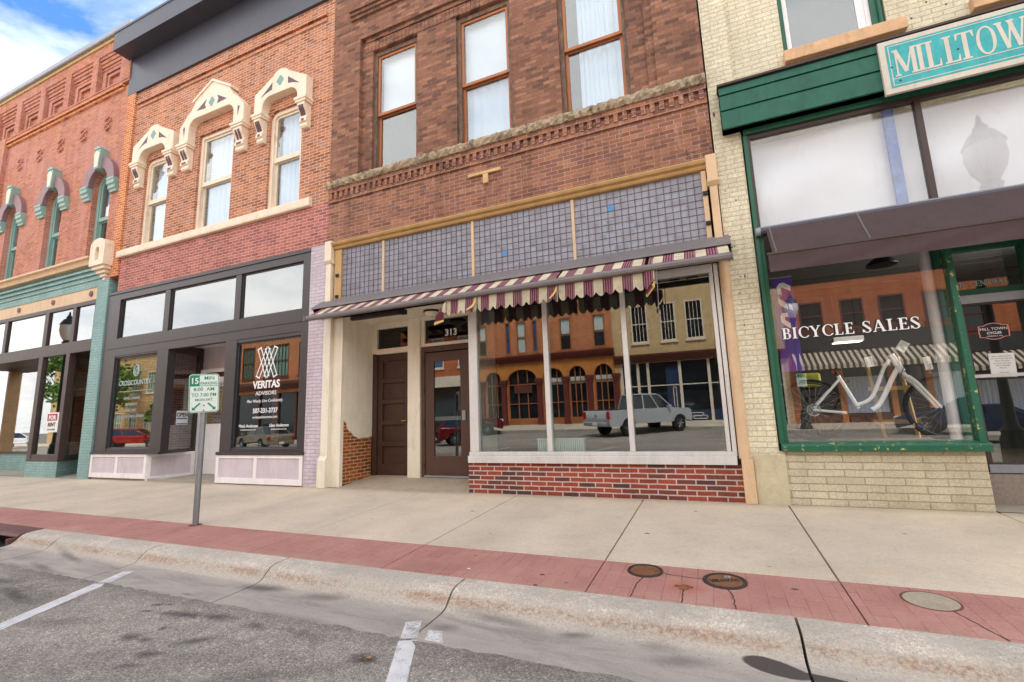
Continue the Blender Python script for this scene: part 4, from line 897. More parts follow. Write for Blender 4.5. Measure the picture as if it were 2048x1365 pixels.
for i, (a, b, zt) in enumerate(WB):
    arch = i != 1; r = .24
    def ol(k, zz0): return soft_top(a+k, b-k, zz0, zt-k, max(.02, r-k)) if arch else rect(a+k, b-k, zz0, zt-k)
    f = MB(); f.prism(ol(.001, 6.411), .06, .22, [ol(.10, 6.48)]); w_ = f.build('window', 'cream_trim', B)
    s_ = MB(); s_.prism(ol(.10, 7.68), .1, .15, [ol(.16, 7.80)]); s_.build('upper_sash', 'cream_trim', w_)
    s_ = MB(); s_.prism(rect(a+.10, b-.10, 6.48, 7.72), .155, .20, [rect(a+.16, b-.16, 6.56, 7.66)]); s_.build('lower_sash', 'cream_trim', w_)
    g = MB(); g.prism(ol(.155, 7.79), .122, .128); g.build('pane', 'upper_glass', w_)
    g = MB(); g.box(a+.155, b-.155, .175, .181, 6.55, 7.67); g.build('pane', 'upper_glass', w_)
    g = MB(); g.box(a-.2, b+.2, 1.0, 1.05, 6.2, 9.4); g.box(a-.2, a-.18, .36, 1, 6.2, 9.4); g.box(b+.18, b+.2, .36, 1, 6.2, 9.4); g.box(a-.2, b+.2, .36, 1.0, 9.4, 9.45); g.box(a-.2, b+.2, .36, 1.0, 6.15, 6.2); g.build('room_lining', 'dark_interior', w_)
    side = ['left', 'middle', 'right'][i]
    drape(a+.17, b-.17, 6.5, zt-.05, .27, .035, 5, 'sheer white curtain behind the %s cream hooded window' % ['smaller left', 'wide middle', 'smaller right'][i])
def hood(xc, hw, zsh, zpk, hi, zi, steps=False):
    F = -.2
    if steps: top = [(hw, zsh), (hw-.3, 9.74), (hw-.42, 9.80), (.70, 10.02), (.70, 10.07), (0, zpk), (-.70, 10.07), (-.70, 10.02), (-hw+.42, 9.80), (-hw+.3, 9.74), (-hw, zsh)]
    else: top = [(hw, zsh), (hw-.12, zsh+.06), (.26, zpk-.13), (.17, zpk-.04), (0, zpk), (-.17, zpk-.04), (-.26, zpk-.13), (-hw+.12, zsh+.06), (-hw, zsh)]
    inner = [(-hi, 8.9)] + arc(-hi+.28, zi-.28, .28, 180, 100, 6)[0:] + arc(hi-.28, zi-.28, .28, 80, 0, 6) + [(hi, 8.9)]
    poly = [(xc+x, z) for x, z in [(hw, 8.9)] + top + [(-hw, 8.9)] + inner]
    g = MB(); g.prism(poly, F, .02); h_ = g.build('window_hood', 'cream_trim', B, bevel=.008)
    if steps:
        g = MB()
        for s_ in (1, -1): g.prism([(xc+s_*.76, 10.03), (xc+s_*.76, 10.10), (xc, zpk+.06), (xc, zpk-.005)], F-.03, .02)
        g.build('gable_coping', 'cream_trim', h_)
    for s_ in (-1, 1):
        xo, xi_ = xc+s_*hw, xc+s_*hi; x0, x1 = min(xo, xi_), max(xo, xi_)
        g = MB(); g.box(x0-.05, x1+.04, F-.05, .02, 8.86, 8.93); g.box(x0-.03, x1+.02, F-.03, .02, 8.80, 8.8599); g.build('hood_cap', 'cream_trim', h_, bevel=.006)
        g = MB(); pr = [(.02, 8.80), (-.20, 8.80), (-.215, 8.74), (-.19, 8.66), (-.14, 8.58), (-.11, 8.50), (-.12, 8.44), (-.14, 8.42), (-.14, 8.34), (-.10, 8.32), (-.11, 8.24), (-.08, 8.20), (.02, 8.20)]
        g.prismx(pr, x0+.03, x1-.03); br = g.build('bracket', 'cream_trim', h_, bevel=.004)
        g = MB()
        for q in (.36, .64):
            xm = x0+(x1-x0)*q; g.prismx([(-.214, 8.72), (-.2, 8.66), (-.15, 8.57), (-.12, 8.50), (-.11, 8.50), (-.14, 8.57), (-.19, 8.66), (-.205, 8.72)], xm-.035, xm+.035)
        g.box(x0+.1, x1-.1, -.144, -.139, 8.35, 8.41); g.build('bracket_inlay', 'plum_inlay', br)
    # pierced ornament of the gable
    g = MB(); zq = zpk-.32 if not steps else zpk-.6
    for dx, dz in ((0, .075), (0, -.075), (.06, 0), (-.06, 0)): g.lathe((xc+dx, F-.003, zq+dz), [(.062, 0), (.062, .003)], 14, 'y')
    g.box(xc-.07, xc+.07, F-.0035, F, zq-.07, zq+.07)
    g.build('quatrefoil', 'teal_inlay', h_)
    for s_ in (-1, 1):
        if steps: P = [(.21, zq+.13), (.60, zq-.10), (.22, zq-.13), (.27, zq)]
        else: P = [(.26, zq+.02), (.66, zq-.29), (.46, zq-.21), (.27, zq-.17)]
        MB().prism([(xc+s_*x, z) for x, z in P], F-.0036, F).build('gable_inlay', 'plum_inlay', h_)
    if steps:
        for s_ in (-1, 1): MB().prism([(xc+s_*x, z) for x, z in [(1.12, 9.38), (1.06, 9.12), (1.04, 9.40)]], F-.0036, F).build('side_inlay', 'plum_inlay', h_)
hood(-14.02, .93, 9.46, 9.92, .60, 9.24); hood(-11.55, 1.265, 9.42, 10.46, .89, 9.56, True); hood(-9.02, .87, 9.48, 9.94, .59, 9.31)
# shopfront
g = MB()
g.box(-15.72, -15.15, -.02, .12, .655, 5.185); g.box(-8.20, -7.97, -.02, .12, .655, 5.185)
g.box(-15.15, -8.20, -.02, .12, 4.92, 5.185); g.box(-15.15, -8.20, -.02, .12, 3.30, 3.80)
g.box(-13.15, -12.93, -.01, .11, 3.80, 4.92); g.box(-10.42, -10.22, -.01, .11, 3.80, 4.92)
g.box(-15.15, -13.25, -.01, .12, 3.26, 3.30); g.box(-15.15, -13.25, -.01, .12, .655, .80); g.box(-13.25, -12.80, -.02, .18, .655, 3.30)
g.box(-10.62, -10.24, -.02, .18, .655, 3.30); g.box(-10.24, -8.20, -.01, .12, 3.22, 3.30); g.box(-10.24, -8.20, -.01, .12, .655, .78)
g.build('shopfront_frame', 'black_frame', B, bevel=.006)
g = MB(); g.box(-15.72, -7.97, -.035, -.021, 3.52, 3.535); g.box(-15.72, -7.97, -.045, -.021, 5.10, 5.13); g.box(-15.76, -12.78, -.07, -.021, .655, .715); g.box(-10.66, -7.96, -.07, -.021, .64, .71); g.build('frame_flashing', 'black_frame', B)
for a, b in ((-15.15, -13.15), (-12.93, -10.42), (-10.22, -8.20)): MB().box(a, b, .05, .056, 3.80, 4.92).build('transom_pane', 'transom_glass', B)
for a, b in ((-15.15, -13.15), (-12.93, -10.42), (-10.22, -8.20)):
    g = MB(); g.frame(a, b, 3.80, 4.92, .035, .03, .049); g.build('pane_bead', 'black_frame', B)
MB().box(-15.15, -13.25, .05, .056, .80, 3.26).build('shop_pane', 'shop_glass', B)
wv = MB().box(-10.24, -8.20, .05, .056, .78, 3.22).build('shop_pane', 'shop_glass', B)
for q in ((-10.24, -8.20, .78, 3.22), (-15.15, -13.25, .80, 3.26)): MB().frame(*q, .03, .03, .049).build('glass_bead', 'charcoal_metal', B)
g = MB(); g.add([(-12.86, .18, .74), (-13.12, 1.0, .74), (-13.12, 1.0, 3.24), (-12.86, .18, 3.24), (-12.868, .18, .74), (-13.128, 1.0, .74), (-13.128, 1.0, 3.24), (-12.868, .18, 3.24)], [(0, 1, 2, 3), (4, 5, 6, 7), (0, 1, 5, 4), (2, 3, 7, 6)]); g.build('side_pane', 'side_glass', B)
g = MB()
for z0, z1 in ((.655, .74), (3.24, 3.45)): g.add([(-12.83, .18, z0), (-13.09, 1.0, z0), (-13.17, 1.0, z0), (-12.91, .18, z0), (-12.83, .18, z1), (-13.09, 1.0, z1), (-13.17, 1.0, z1), (-12.91, .18, z1)], [(0, 1, 5, 4), (1, 2, 6, 5), (2, 3, 7, 6), (3, 0, 4, 7), (4, 5, 6, 7), (0, 1, 2, 3)])
g.box(-13.19, -13.06, .98, 1.08, .655, 3.45); g.build('side_frame', 'bronze_frame', B)
def bulkhead(P, Q, x_split, z0, z1):
    """panelled bulkhead from P to Q (plan points)"""
    P, Q = Vector((*P, 0)), Vector((*Q, 0)); L = (Q-P).length; d = (Q-P)/L; ang = math.atan2(d.y, d.x)
    T = Matrix.Translation(P) @ Matrix.Rotation(ang, 4, 'Z')
    bd = MB().box(0, L, 0, .1, z0, z1).xf(T).build('bulkhead', 'lavender_panel', B)
    g = MB(); t = .09; xs_ = [0]+x_split+[L]
    g.box(0, L, -.022, 0, z1-.07, z1); g.box(0, L, -.022, 0, z0, z0+.12)
    for k, x in enumerate(xs_): a = min(max(0, x-t/2), L-t*.9) if 0 < k < len(xs_)-1 else (0 if k == 0 else L-t); g.box(a, a+t, -.0225, 0, z0+.12, z1-.07)
    g.xf(T).build('white_rails', 'white_trim', bd, bevel=.003)
bulkhead((-15.74, -.03), (-13.27, -.03), [1.2], .05, .654); bulkhead((-13.27, -.03), (-13.02, 1.0), [], -.02, .654); bulkhead((-10.66, -.03), (-7.985, -.03), [1.28], .02, .639)
MB().box(-15.7, -7.99, .0, .12, -.1, .05).build('footing', 'concrete_grey', B)
g = MB(); g.add([(-13.4, 0, .003), (-10.4, 0, .003), (-10.4, 1.2, .05), (-13.4, 1.2, .05)], [(0, 1, 2, 3)]); g.build('entry_floor', 'concrete_grey', B)
MB().box(-13.06, -10.4, .15, 1.1, 3.47, 3.5).build('entry_ceiling', 'white_trim', B)
MB().box(-13.19, -10.3, 1.08, 1.16, 2.86, 3.47).build('entry_wall', 'lavender_panel', B)
g = MB(); g.box(-13.06, -12.93, 1.02, 1.1, .04, 2.86); g.box(-12.93, -11.7, 1.02, 1.1, 2.76, 2.86); g.box(-12.93, -11.7, 1.02, 1.1, 2.56, 2.62); g.box(-11.8, -11.7, 1.02, 1.1, .04, 2.56); g.build('door_frame', 'white_trim', B, bevel=.004)
d = MB(); d.box(-12.93, -11.8, 1.05, 1.1, .05, 1.36); d.box(-12.93, -12.78, 1.05, 1.1, 1.36, 2.56); d.box(-11.95, -11.8, 1.05, 1.1, 1.36, 2.56); d.box(-12.78, -11.95, 1.05, 1.1, 2.48, 2.56); dd_ = d.build('front_door', 'white_trim', B, bevel=.004)
MB().box(-12.78, -11.95, 1.07, 1.078, 1.36, 2.48).build('pane', 'shop_glass', dd_)
MB().box(-12.80, -12.2, 1.042, 1.0501, .40, 1.14).build('raised_panel', 'white_trim', dd_, bevel=.006)
g = text('315', -12.28, 2.36, .17, 1.066, depth=.001, bold=.003); g.build('door_number', 'letter_white', dd_)
MB().box(-10.66, -10.58, .18, 1.1, .655, 3.45).build('side_casing', 'black_frame', B)
MB().box(-7.97, BX1, -.03, .35, -.01, 5.19).build('end_pier', 'lavender_brick', B)
shop_room(-15.6, -13.25, 1.2, 4.5, .3, 3.75, B, .66); MB().box(-15.6, -13.3, .2, 1.19, .58, .66).build('display_floor', 'interior_floor', B); MB().box(-15.6, -13.2, .3, 1.19, 3.7, 3.75).build('display_ceiling', 'dark_interior', B); shop_room(-10.55, -8.0, .25, 4.5, .3, 3.75, B, .66)
MB().box(-15.15, -8.2, .3, .34, 3.8, 4.95).build('transom_backing', 'dark_interior', B)
g = MB(); g.box(BX0+.01, BX1-.01, 14, 14.3, -.3, 13); g.box(BX0+.01, BX0+.2, 1.2, 14, -.3, 13); g.box(BX0, BX1, .4, 14, 12.8, 12.95); g.box(BX0+.2, BX1, .36, 14, 5.0, 5.15); g.box(-13.1, -10.4, 1.3, 1.4, 0, 4); g.build('party_walls_and_roof', 'rose_brick', B)
# lettering on the right window
g = MB()
for s_ in (-1, 1):
    for (a, b) in (((-.27, .30), (.02, -.27)), ((-.03, .30), (.27, -.27))):
        p, q = Vector((a[0]*s_, a[1]*1.15)), Vector((b[0]*s_, b[1]*1.15)); dd_v = (q-p).normalized(); n = Vector((-dd_v.y, dd_v.x))
        for o_ in (-.055, .055):
            c0, c1 = p+n*o_, q+n*o_; hw_ = n*.012
            g.prism([(-9.28+v_.x, 2.70+v_.y) for v_ in (c0-hw_, c1-hw_, c1+hw_, c0+hw_)], .047-.0004*(s_+2)-.0001*(o_ > 0), .0495)
        for e_ in (p, q):
            g.prism([(-9.28+v_.x, 2.70+v_.y) for v_ in (e_-n*.07, e_-n*.07+dd_v*.03, e_+n*.07+dd_v*.03, e_+n*.07)], .0455, .0495)
text('VERITAS', -9.27, 2.12, .235, .047, g, bold=.007, sx=.98); text('ADVISORS', -9.27, 1.96, .125, .047, g, sx=1.15)
text('Plan Wisely. Live Confidently.', -9.30, 1.80, .095, .047, g, shear=.2); text('507-331-3737', -9.27, 1.56, .15, .047, g, bold=.003, sx=.92); text('veritasadvisorsmn.com', -9.27, 1.44, .085, .047, g)
text('Mitch Anderson', -9.78, 1.245, .095, .047, g, bold=.001); text('Glen Anderson', -8.82, 1.245, .095, .047, g, bold=.001)
text('mitch@veritasadvisorsmn.com', -9.78, 1.18, .04, .047, g); text('glen@veritasadvisorsmn.com', -8.82, 1.18, .04, .047, g)
g.build('window_lettering', 'letter_white', wv)
# faded lettering on the left window
wl_ = [o for o in B.children if o.name.startswith('shop_pane')][0]
g = MB()
g.tube([(-14.2+.11*math.cos(R(k*18)), .046, 2.86+.15*math.sin(R(k*18))) for k in range(20)], .018, 6, True); g.tube([(-14.18+.05*math.cos(R(k*18)), .046, 2.84+.08*math.sin(R(k*18))) for k in range(20)], .014, 6, True)
text('CROSSCOUNTRY', -14.25, 2.47, .19, .047, g, bold=.003, sx=.95); g.box(-14.95, -13.45, .0455, .0495, 2.30, 2.312)
for k, s_ in enumerate(('HOME LENDING', 'REFINANCE', 'PURCHASE', 'EQUAL HOUSING LENDER')): text(s_, -14.3, 2.08-k*.16, .10, .047, g)
g.build('window_lettering', 'letter_faint', wl_)
d = thing('open_sign', 'small white and blue OPEN sign hanging in the angled side window', 'sign', (-13.0, .52, 1.55))
TS = Matrix.Translation((-12.955, .55, 1.55)) @ Matrix.Rotation(R(107.6), 4, 'Z')
g = MB(); g.box(-.19, .19, -.004, .004, -.18, .18); g.xf(TS).build('card', 'letter_white', d)
g = MB(); g.box(-.17, .17, -.006, -.0041, -.04, -.005); g.box(-.17, .17, -.006, -.0041, -.165, -.14); g.xf(TS).build('blue_stripe', 'sign_blue', d)
g = text('OPEN', 0, .03, .14, -.0055, depth=.001, bold=.004); g.xf(TS).build('lettering', 'ink', d)


# ------------------------------------------------------------------ red brick building with teal trim on the left
T_ = thing('teal_storefront_building', 'red brick building with teal arched windows, corbelled parapet and teal shopfront', 'building', (-20.2, 0, 0))
AX0, AX1 = -24.45, -15.765
AW = [-16.80, -19.52, -22.24]
def archw(xc, hw, z0, zs, n=12): return [(xc-hw, z0), (xc+hw, z0)] + arc(xc, zs, hw, 0, 180, n)
g = MB(); g.prism(rect(AX0, AX1, 6.2, 12.0), 0, .4, [archw(x, .5, 6.46, 8.80) for x in AW]); g.build('upper_wall', 'salmon_brick', T_)
g = MB(); g.box(AX0-.1, -23.42, -.12, 0, 6.2, 12.2); g.build('end_pilaster', 'salmon_brick', T_)
# parapet with recessed corbelled panels
ph = []
PL = [-24.25, -22.58, -20.93, -19.27, -17.62]
for l in PL: ph.append(rect(l, l+1.32, 12.18, 13.45))
g = MB(); g.prism(rect(AX0, AX1, 12.12, 13.80), -.10, .3, ph); g.build('parapet', 'salmon_brick', T_)
for l in PL:
    g = MB(); r = l+1.32
    g.box(l, r, .04, .1, 12.18, 13.45)
    for k, (z0, z1, p) in enumerate(((13.33, 13.45, -.07), (13.21, 13.33, -.04), (13.09, 13.21, -.01), (12.99, 13.09, .02))): g.box(l, r, p, .04, z0+.012, z1)
    g.box(l+.14, l+.26, .0, .04, 12.18, 12.90)
    g.box(l+.34, r, -.06, .04, 12.74, 12.84); g.box(l+.34, l+.46, -.06, .04, 12.18, 12.74); g.box(l+.5, r, -.03, .04, 12.60, 12.70); g.box(l+.5, l+.6, -.03, .04, 12.18, 12.60)
    g.build('corbelled_panel', 'salmon_brick', T_)
g = MB(); g.box(-23.42, AX1-.35, -.06, .0, 11.86, 11.93); g.box(-23.42, AX1-.35, -.10, .0, 11.98, 12.05); g.build('string_course', 'buff_pilaster_brick', T_)
MB().box(-23.42, AX1, -.085, .1, 12.05, 12.12).build('string_course_base', 'salmon_brick', T_)
band('parapet_strip', AX0, AX1, [(.2, 13.80), (-.14, 13.80), (-.15, 13.89), (.2, 13.89)], 'yellow_strip', T_)
band('parapet_coping', AX0, AX1+.0, [(.4, 13.89), (-.22, 13.89), (-.24, 13.92), (-.22, 14.10), (.4, 14.12)], 'grey_metal', T_)
for x in (-16.85, -18.23, -19.6, -20.96, -22.32):
    g = MB()
    for i, j in ((0, 0), (1, .6), (-1, -.6), (0, 1.5), (0, -1.5), (.9, -1.2), (-.9, 1.2)): g.box(x+i*.13-.05, x+i*.13+.05, -.05, 0, 10.9+j*.13-.035, 10.9+j*.13+.035)
    g.box(x-.16, x+.16, -.008, 0, 10.68, 11.12); g.build('header_cross', 'salmon_brick', T_)
for i, x in enumerate(AW):
    h = .5
    f = MB(); f.prism(archw(x, h-.001, 6.461, 8.80), .14, .30, [archw(x, h-.13, 6.53, 8.80)]); w_ = f.build('window', 'teal_trim', T_)
    g = MB(); g.prism([(x-.37, 7.72), (x+.37, 7.72)] + arc(x, 8.80, .37, 0, 180, 12), .17, .22, [[(x-.31, 7.84), (x+.31, 7.84)] + arc(x, 8.80, .31, 0, 180, 12)]); g.prism(rect(x-.37, x+.37, 6.53, 7.74), .225, .27, [rect(x-.31, x+.31, 6.60, 7.68)]); g.build('sash', 'teal_trim', w_)
    g = MB(); g.prism([(x-.31, 7.84), (x+.31, 7.84)] + arc(x, 8.80, .31, 0, 180, 12), .192, .198); g.build('pane', 'upper_glass', w_)
    MB().box(x-.31, x+.31, .245, .251, 6.60, 7.68).build('pane', 'clear_glass', w_)
    g = MB(); g.box(x-.6, x+.6, 1.0, 1.05, 6.2, 9.6); g.box(x-.62, x-.6, .41, 1, 6.2, 9.6); g.box(x+.6, x+.62, .41, 1, 6.2, 9.6); g.box(x-.6, x+.6, .41, 1, 9.6, 9.65); g.box(x-.6, x+.6, .41, 1, 6.15, 6.2); g.build('room_lining', 'dark_interior', w_)
    g = MB(); o_ = arc(x, 8.80, .86, 0, 180, 18); i_ = arc(x, 8.80, .5, 180, 0, 18); g.prism(o_+i_, -.14, .02); hd = g.build('arch_hood', 'plum_trim', T_, bevel=.02)
    for s_ in (-1, 1):
        g = MB(); a, b = sorted((x+s_*.53, x+s_*.90)); g.prismx([(.02, 8.40), (-.06, 8.40), (-.07, 8.47), (-.11, 8.50), (-.11, 8.60), (-.15, 8.63), (-.15, 8.74), (-.17, 8.76), (-.17, 8.82), (.02, 8.82)], a, b); g.build('impost', 'teal_trim', hd, bevel=.006)
    g = MB(); g.prism([(x-.11, 9.24), (x+.11, 9.24), (x+.17, 9.88), (x-.17, 9.88)], -.22, .02); g.prism([(x-.18, 9.88), (x+.18, 9.88), (x+.09, 9.98), (x-.09, 9.98)], -.24, .02); k_ = g.build('keystone', 'teal_trim', hd, bevel=.012)
    g = MB(); g.prism([(x-.085, 9.30), (x+.085, 9.30), (x+.14, 9.74), (x, 9.85), (x-.14, 9.74)], -.228, -.2201); g.build('keystone_face', 'cream_trim', k_)
    drape(x-.34, x+.34, 7.8, 9.2, .34, .02, 5, 'white curtain in the upper half of the %s teal arched window' % ['nearest', 'middle', 'farthest'][i])

band('sill_course', AX0, -16.7, [(.02, 6.19), (-.14, 6.19), (-.16, 6.25), (-.10, 6.28), (-.13, 6.34), (-.20, 6.38), (-.20, 6.44), (.02, 6.46)], 'peach_trim', T_)
g = MB(); g.box(AX0, -16.3, 0, .3, 5.50, 6.19); g.box(AX0, -16.3, -.03, 0, 5.72, 5.78); g.box(AX0, -16.3, -.05, 0, 5.87, 5.93); g.box(AX0, -16.3, -.07, 0, 6.02, 6.08); g.build('teal_band', 'teal_brick', T_)
MB().box(-16.32, AX1, -.05, .3, -.01, 5.66).build('teal_pier', 'teal_brick', T_)
MB().box(-15.98, AX1-.0005, -.0499, .35, 5.66, 6.2).build('pier_top', 'salmon_brick', T_)
g = MB(); CXc = -16.02
g.prism([(CXc-.36, 6.0), (CXc+.36, 6.0), (CXc+.36, 6.62)] + arc(CXc, 6.62, .36, 0, 180, 10, .2)[1:], -.30, 0, [[(CXc-.1, 6.16), (CXc+.1, 6.16)] + arc(CXc, 6.46, .1, 0, 180, 8)])
for k, (z0, z1, wd, p) in enumerate(((5.90, 6.0, .30, .24), (5.80, 5.90, .22, .17), (5.70, 5.80, .13, .11), (5.62, 5.70, .07, .07))): g.box(CXc-wd, CXc+wd, -p, 0, z0, z1)
g.box(CXc-.09, CXc+.09, -.2, -.02, 6.17, 6.42)
g.build('corbel_niche', 'cream_trim', T_, bevel=.008)
MB().box(AX0, -16.32, .02, .3, 5.12, 5.50).build('sign_board', 'peach_trim', T_)
for x in (-16.76, -18.86, -20.97, -23.08):
    g = MB(); g.lathe((x, .02, 5.32), [(.09, 0), (.085, -.03), (.05, -.02), (.03, -.05), (.001, -.055)], 14, 'y'); g.build('rosette', 'plum_trim', T_, smooth=True)
TP = [(-24.2, -21.75), (-21.55, -19.2), (-18.98, -17.62), (-17.44, -16.46)]
g = MB(); g.box(AX0, -16.32, -.0, .12, 5.0, 5.12); g.box(AX0, -16.32, -.02, .14, 3.58, 3.93)
for a, b in zip([AX0]+[p[1] for p in TP], [p[0] for p in TP]+[-16.32]): g.box(a, b, 0, .12, 3.93, 5.0)
g.box(-19.2, -18.97, -.02, .14, .5, 3.58); g.box(-17.66, -17.46, -.02, .14, .5, 3.58); g.box(-18.97, -17.66, -.01, .12, .5, .64)
g.box(-19.2, -17.46, -.03, .12, .44, .5); g.build('shopfront_frame', 'bronze_frame', T_, bevel=.005)
for a, b in TP: MB().box(a, b, .05, .056, 3.93, 5.0).build('transom_pane', 'transom_glass', T_)
MB().box(AX0, -16.32, .34, .38, 3.9, 5.02).build('transom_backing', 'dark_interior', T_)
MB().box(-18.97, -17.66, .05, .056, .64, 3.58).build('shop_pane', 'shop_glass', T_)
g = MB(); g.prismz([(-19.2, -.02), (-17.46, -.02), (-18.25, 1.15), (-19.2, 1.15)], -.02, .44); g.build('box_bulkhead', 'teal_brick', T_)
g = MB(); g.add([(-17.5, .14, .6), (-18.27, 1.15, .6), (-18.27, 1.15, 3.58), (-17.5, .14, 3.58)], [(0, 1, 2, 3)]); g.build('side_pane', 'side_glass', T_)
g = MB(); g.prismz([(-17.46, .1), (-18.25, 1.15), (-18.33, 1.1), (-17.54, .1)], .44, .6); g.box(-18.33, -18.22, 1.1, 1.2, .44, 3.58); g.build('side_frame', 'bronze_frame', T_)
MB().box(AX0, -21.3, .85, 1.0, -.02, .60).build('left_bulkhead', 'teal_brick', T_); MB().box(AX0, -19.2, .85, .86, .67, 3.60).build('shop_pane', 'side_glass', T_)
g = MB(); g.box(AX0, -19.2, .8, 1.0, .60, .67); g.box(-19.28, -19.2, .14, 1.0, .44, 3.6); g.build('left_frame', 'bronze_frame', T_)
MB().box(-21.3, -19.2, .85, 1.0, -.02, .60).build('left_bulkhead', 'teal_brick', T_)
MB().box(AX0, -16.32, .15, 1.5, 3.60, 3.7).build('recess_soffit', 'bronze_frame', T_)
d = MB(); d.box(-18.75, -18.55, 1.5, 1.56, .1, 3.0); d.box(-17.7, -17.5, 1.5, 1.56, .1, 3.0); d.box(-18.55, -17.7, 1.5, 1.56, 2.75, 3.0); d.box(-18.55, -17.7, 1.5, 1.56, .1, .9); dd_ = d.build('teal_door', 'teal_trim', T_, bevel=.004)
g = MB(); g.box(-18.55, -17.7, 1.515, 1.525, .9, 2.75); g.build('pane', 'clear_glass', dd_)
g = MB(); g.frame(-18.55, -17.7, .9, 2.75, .05, 1.49, 1.51); g.build('pane_bead', 'peach_trim', dd_)
MB().box(-19.5, -16.0, 1.57, 1.65, 3.0, 4.0).build('entry_lintel', 'peach_trim', T_)
g = MB(); g.box(-19.3, -18.8, 1.5, 1.6, .0, 3.6); g.box(-17.45, -16.2, 1.5, 1.6, .0, 3.6); g.build('entry_wall', 'teal_trim', T_)
g = MB(); g.add([(AX0, 0, .003), (-16.3, 0, .003), (-16.3, 1.6, .08), (AX0, 1.6, .08)], [(0, 1, 2, 3)]); g.build('entry_floor', 'concrete_grey', T_)
shop_room(AX0, -18.3, 1.6, 6, .2, 3.75, T_, .45)
MB().box(-22.6, -19.6, 5.0, 5.1, .5, 3.6).build('room_screen', 'cream_wall', T_)
g = MB(); g.box(AX0, AX1-.01, 14, 14.3, -.3, 13.8); g.box(AX0, AX0+.2, 1.2, 14, -.3, 13.8); g.box(AX0, AX1, .4, 14, 13.3, 13.45); g.box(AX0, AX1, .42, 14, 5.2, 5.4); g.box(-16.3, AX1, .3, 14, -.3, 5.2); g.build('party_walls_and_roof', 'salmon_brick', T_)
d = thing('for_rent_sign', 'red and white FOR RENT card in the narrow teal shop window', 'sign', (-18.1, .03, 1.3))
MB().box(-18.48, -17.78, .035, .045, 1.28, 1.86).build('card', 'paper', d)
MB().box(-18.40, -17.86, .033, .0349, 1.62, 1.82).build('red_panel', 'letter_red', d)
text('FOR', -18.13, 1.655, .17, .031, depth=.001, bold=.006, sx=1.2).build('lettering', 'letter_white', d); text('RENT', -18.13, 1.455, .15, .033, depth=.001, bold=.006, sx=1.1).build('lettering', 'ink', d)
g = text('507 645 0000', -18.13, 1.335, .075, .033, depth=.001); g.build('lettering', 'ink', d)
# next building along, only its edge shows
n_ = thing('end_of_row_building', 'pale cream building at the far left end of the row', 'building', (-30, 0, 0))
g = MB(); g.prism(rect(-36, -24.6, 0, 11.2), .05, .4, [rect(-35+k*2.4, -34+k*2.4, 6.2, 8.6) for k in range(5)] + [rect(-35.2, -25.4, .6, 3.6)]); g.box(-36, -24.6, 12, 12.3, -.3, 11); g.box(-36, -24.6, .4, 12, 10.8, 11); g.build('wall', 'far_cream_paint', n_)
for k in range(5):
    f = MB(); f.frame(-35+k*2.4, -34+k*2.4, 6.2, 8.6, .08, .12, .2); w_ = f.build('window', 'white_trim', n_); MB().box(-34.92+k*2.4, -34.08+k*2.4, .15, .16, 6.28, 8.52).build('pane', 'clear_glass', w_)
MB().box(-35.2, -25.4, .2, .21, .6, 3.6).build('shop_pane', 'clear_glass', n_)
# ------------------------------------------------------------------ cream brick bicycle shop on the right
D = thing('bicycle_shop_building', 'cream painted brick building with green trimmed bicycle shop window', 'building', (3.8, 0, 0))
DX0, DX1 = .362, 7.4
g = MB(); g.box(DX0+.02, .768, -.01, .35, -.02, 13); g.build('corner_pier', 'cream_brick', D)
DW = [(1.49, 2.78), (3.68, 4.97), (5.87, 7.1)]
g = MB(); g.prism(rect(.768, DX1, 6.2, 13), .055, .40, [rect(a, b, 6.62, 9.3) for a, b in DW]); g.build('upper_wall', 'cream_brick', D)
for a, b in DW:
    f = MB(); f.box(a+.001, a+.07, .12, .3, 6.621, 9.29); f.box(b-.14, b-.001, .12, .3, 6.621, 9.29); f.box(a+.07, b-.14, .12, .3, 9.2, 9.29); w_ = f.build('window', 'green_trim', D)
    g = MB(); g.tube([(b-.04, .10, 6.63), (b-.04, .10, 9.29)], .028, 10); g.build('downpipe_strip', 'green_trim', w_)
    g = MB(); g.frame(a+.07, b-.14, 6.63, 9.2, .06, .15, .22); g.box(b-.30, b-.20, .16, .22, 6.69, 9.14); g.build('sash', 'white_trim', w_, bevel=.004)
    MB().box(a+.13, b-.30, .18, .186, 6.69, 9.14).build('pane', 'upper_glass', w_)
    MB().box(a-.02, b+.18, -.06, .12, 6.43, 6.615).build('sill', 'peach_stone', w_, bevel=.012)
    g = MB(); g.box(a-.2, b+.2, 1.0, 1.05, 6.3, 9.5); g.box(a-.22, a-.2, .41, 1, 6.3, 9.5); g.box(b+.2, b+.22, .41, 1, 6.3, 9.5); g.box(a-.2, b+.2, .41, 1, 9.5, 9.55); g.box(a-.2, b+.2, .41, 1, 6.3, 6.35); g.build('room_lining', 'dark_interior', w_)
# green board fascia with its drip cap
g = MB(); z = 5.50
for k, (z0, z1) in enumerate(((5.50, 5.80), (5.806, 6.06), (6.066, 6.20))): g.prismx([(.05, z0), (-.21, z0), (-.20, z1-.02), (-.185, z1), (.05, z1)], .52, DX1)
g.box(.52, DX1, -.17, .05, 5.50, 6.2)
g.build('fascia_boards', 'green_board', D)

g = MB(); g.prismx([(.06, 6.205), (-.235, 6.205), (-.24, 6.235), (.06, 6.27)], .50, DX1); g.build('drip_cap', 'bronze_frame', D)
MB().box(.768, 1.43, -.01, .05, 6.272, 6.30).build('flashing', 'white_trim', D)
g = MB(); g.box(.80, DX1, -.05, .1, 5.42, 5.498); g.build('fascia_soffit', 'green_trim', D)
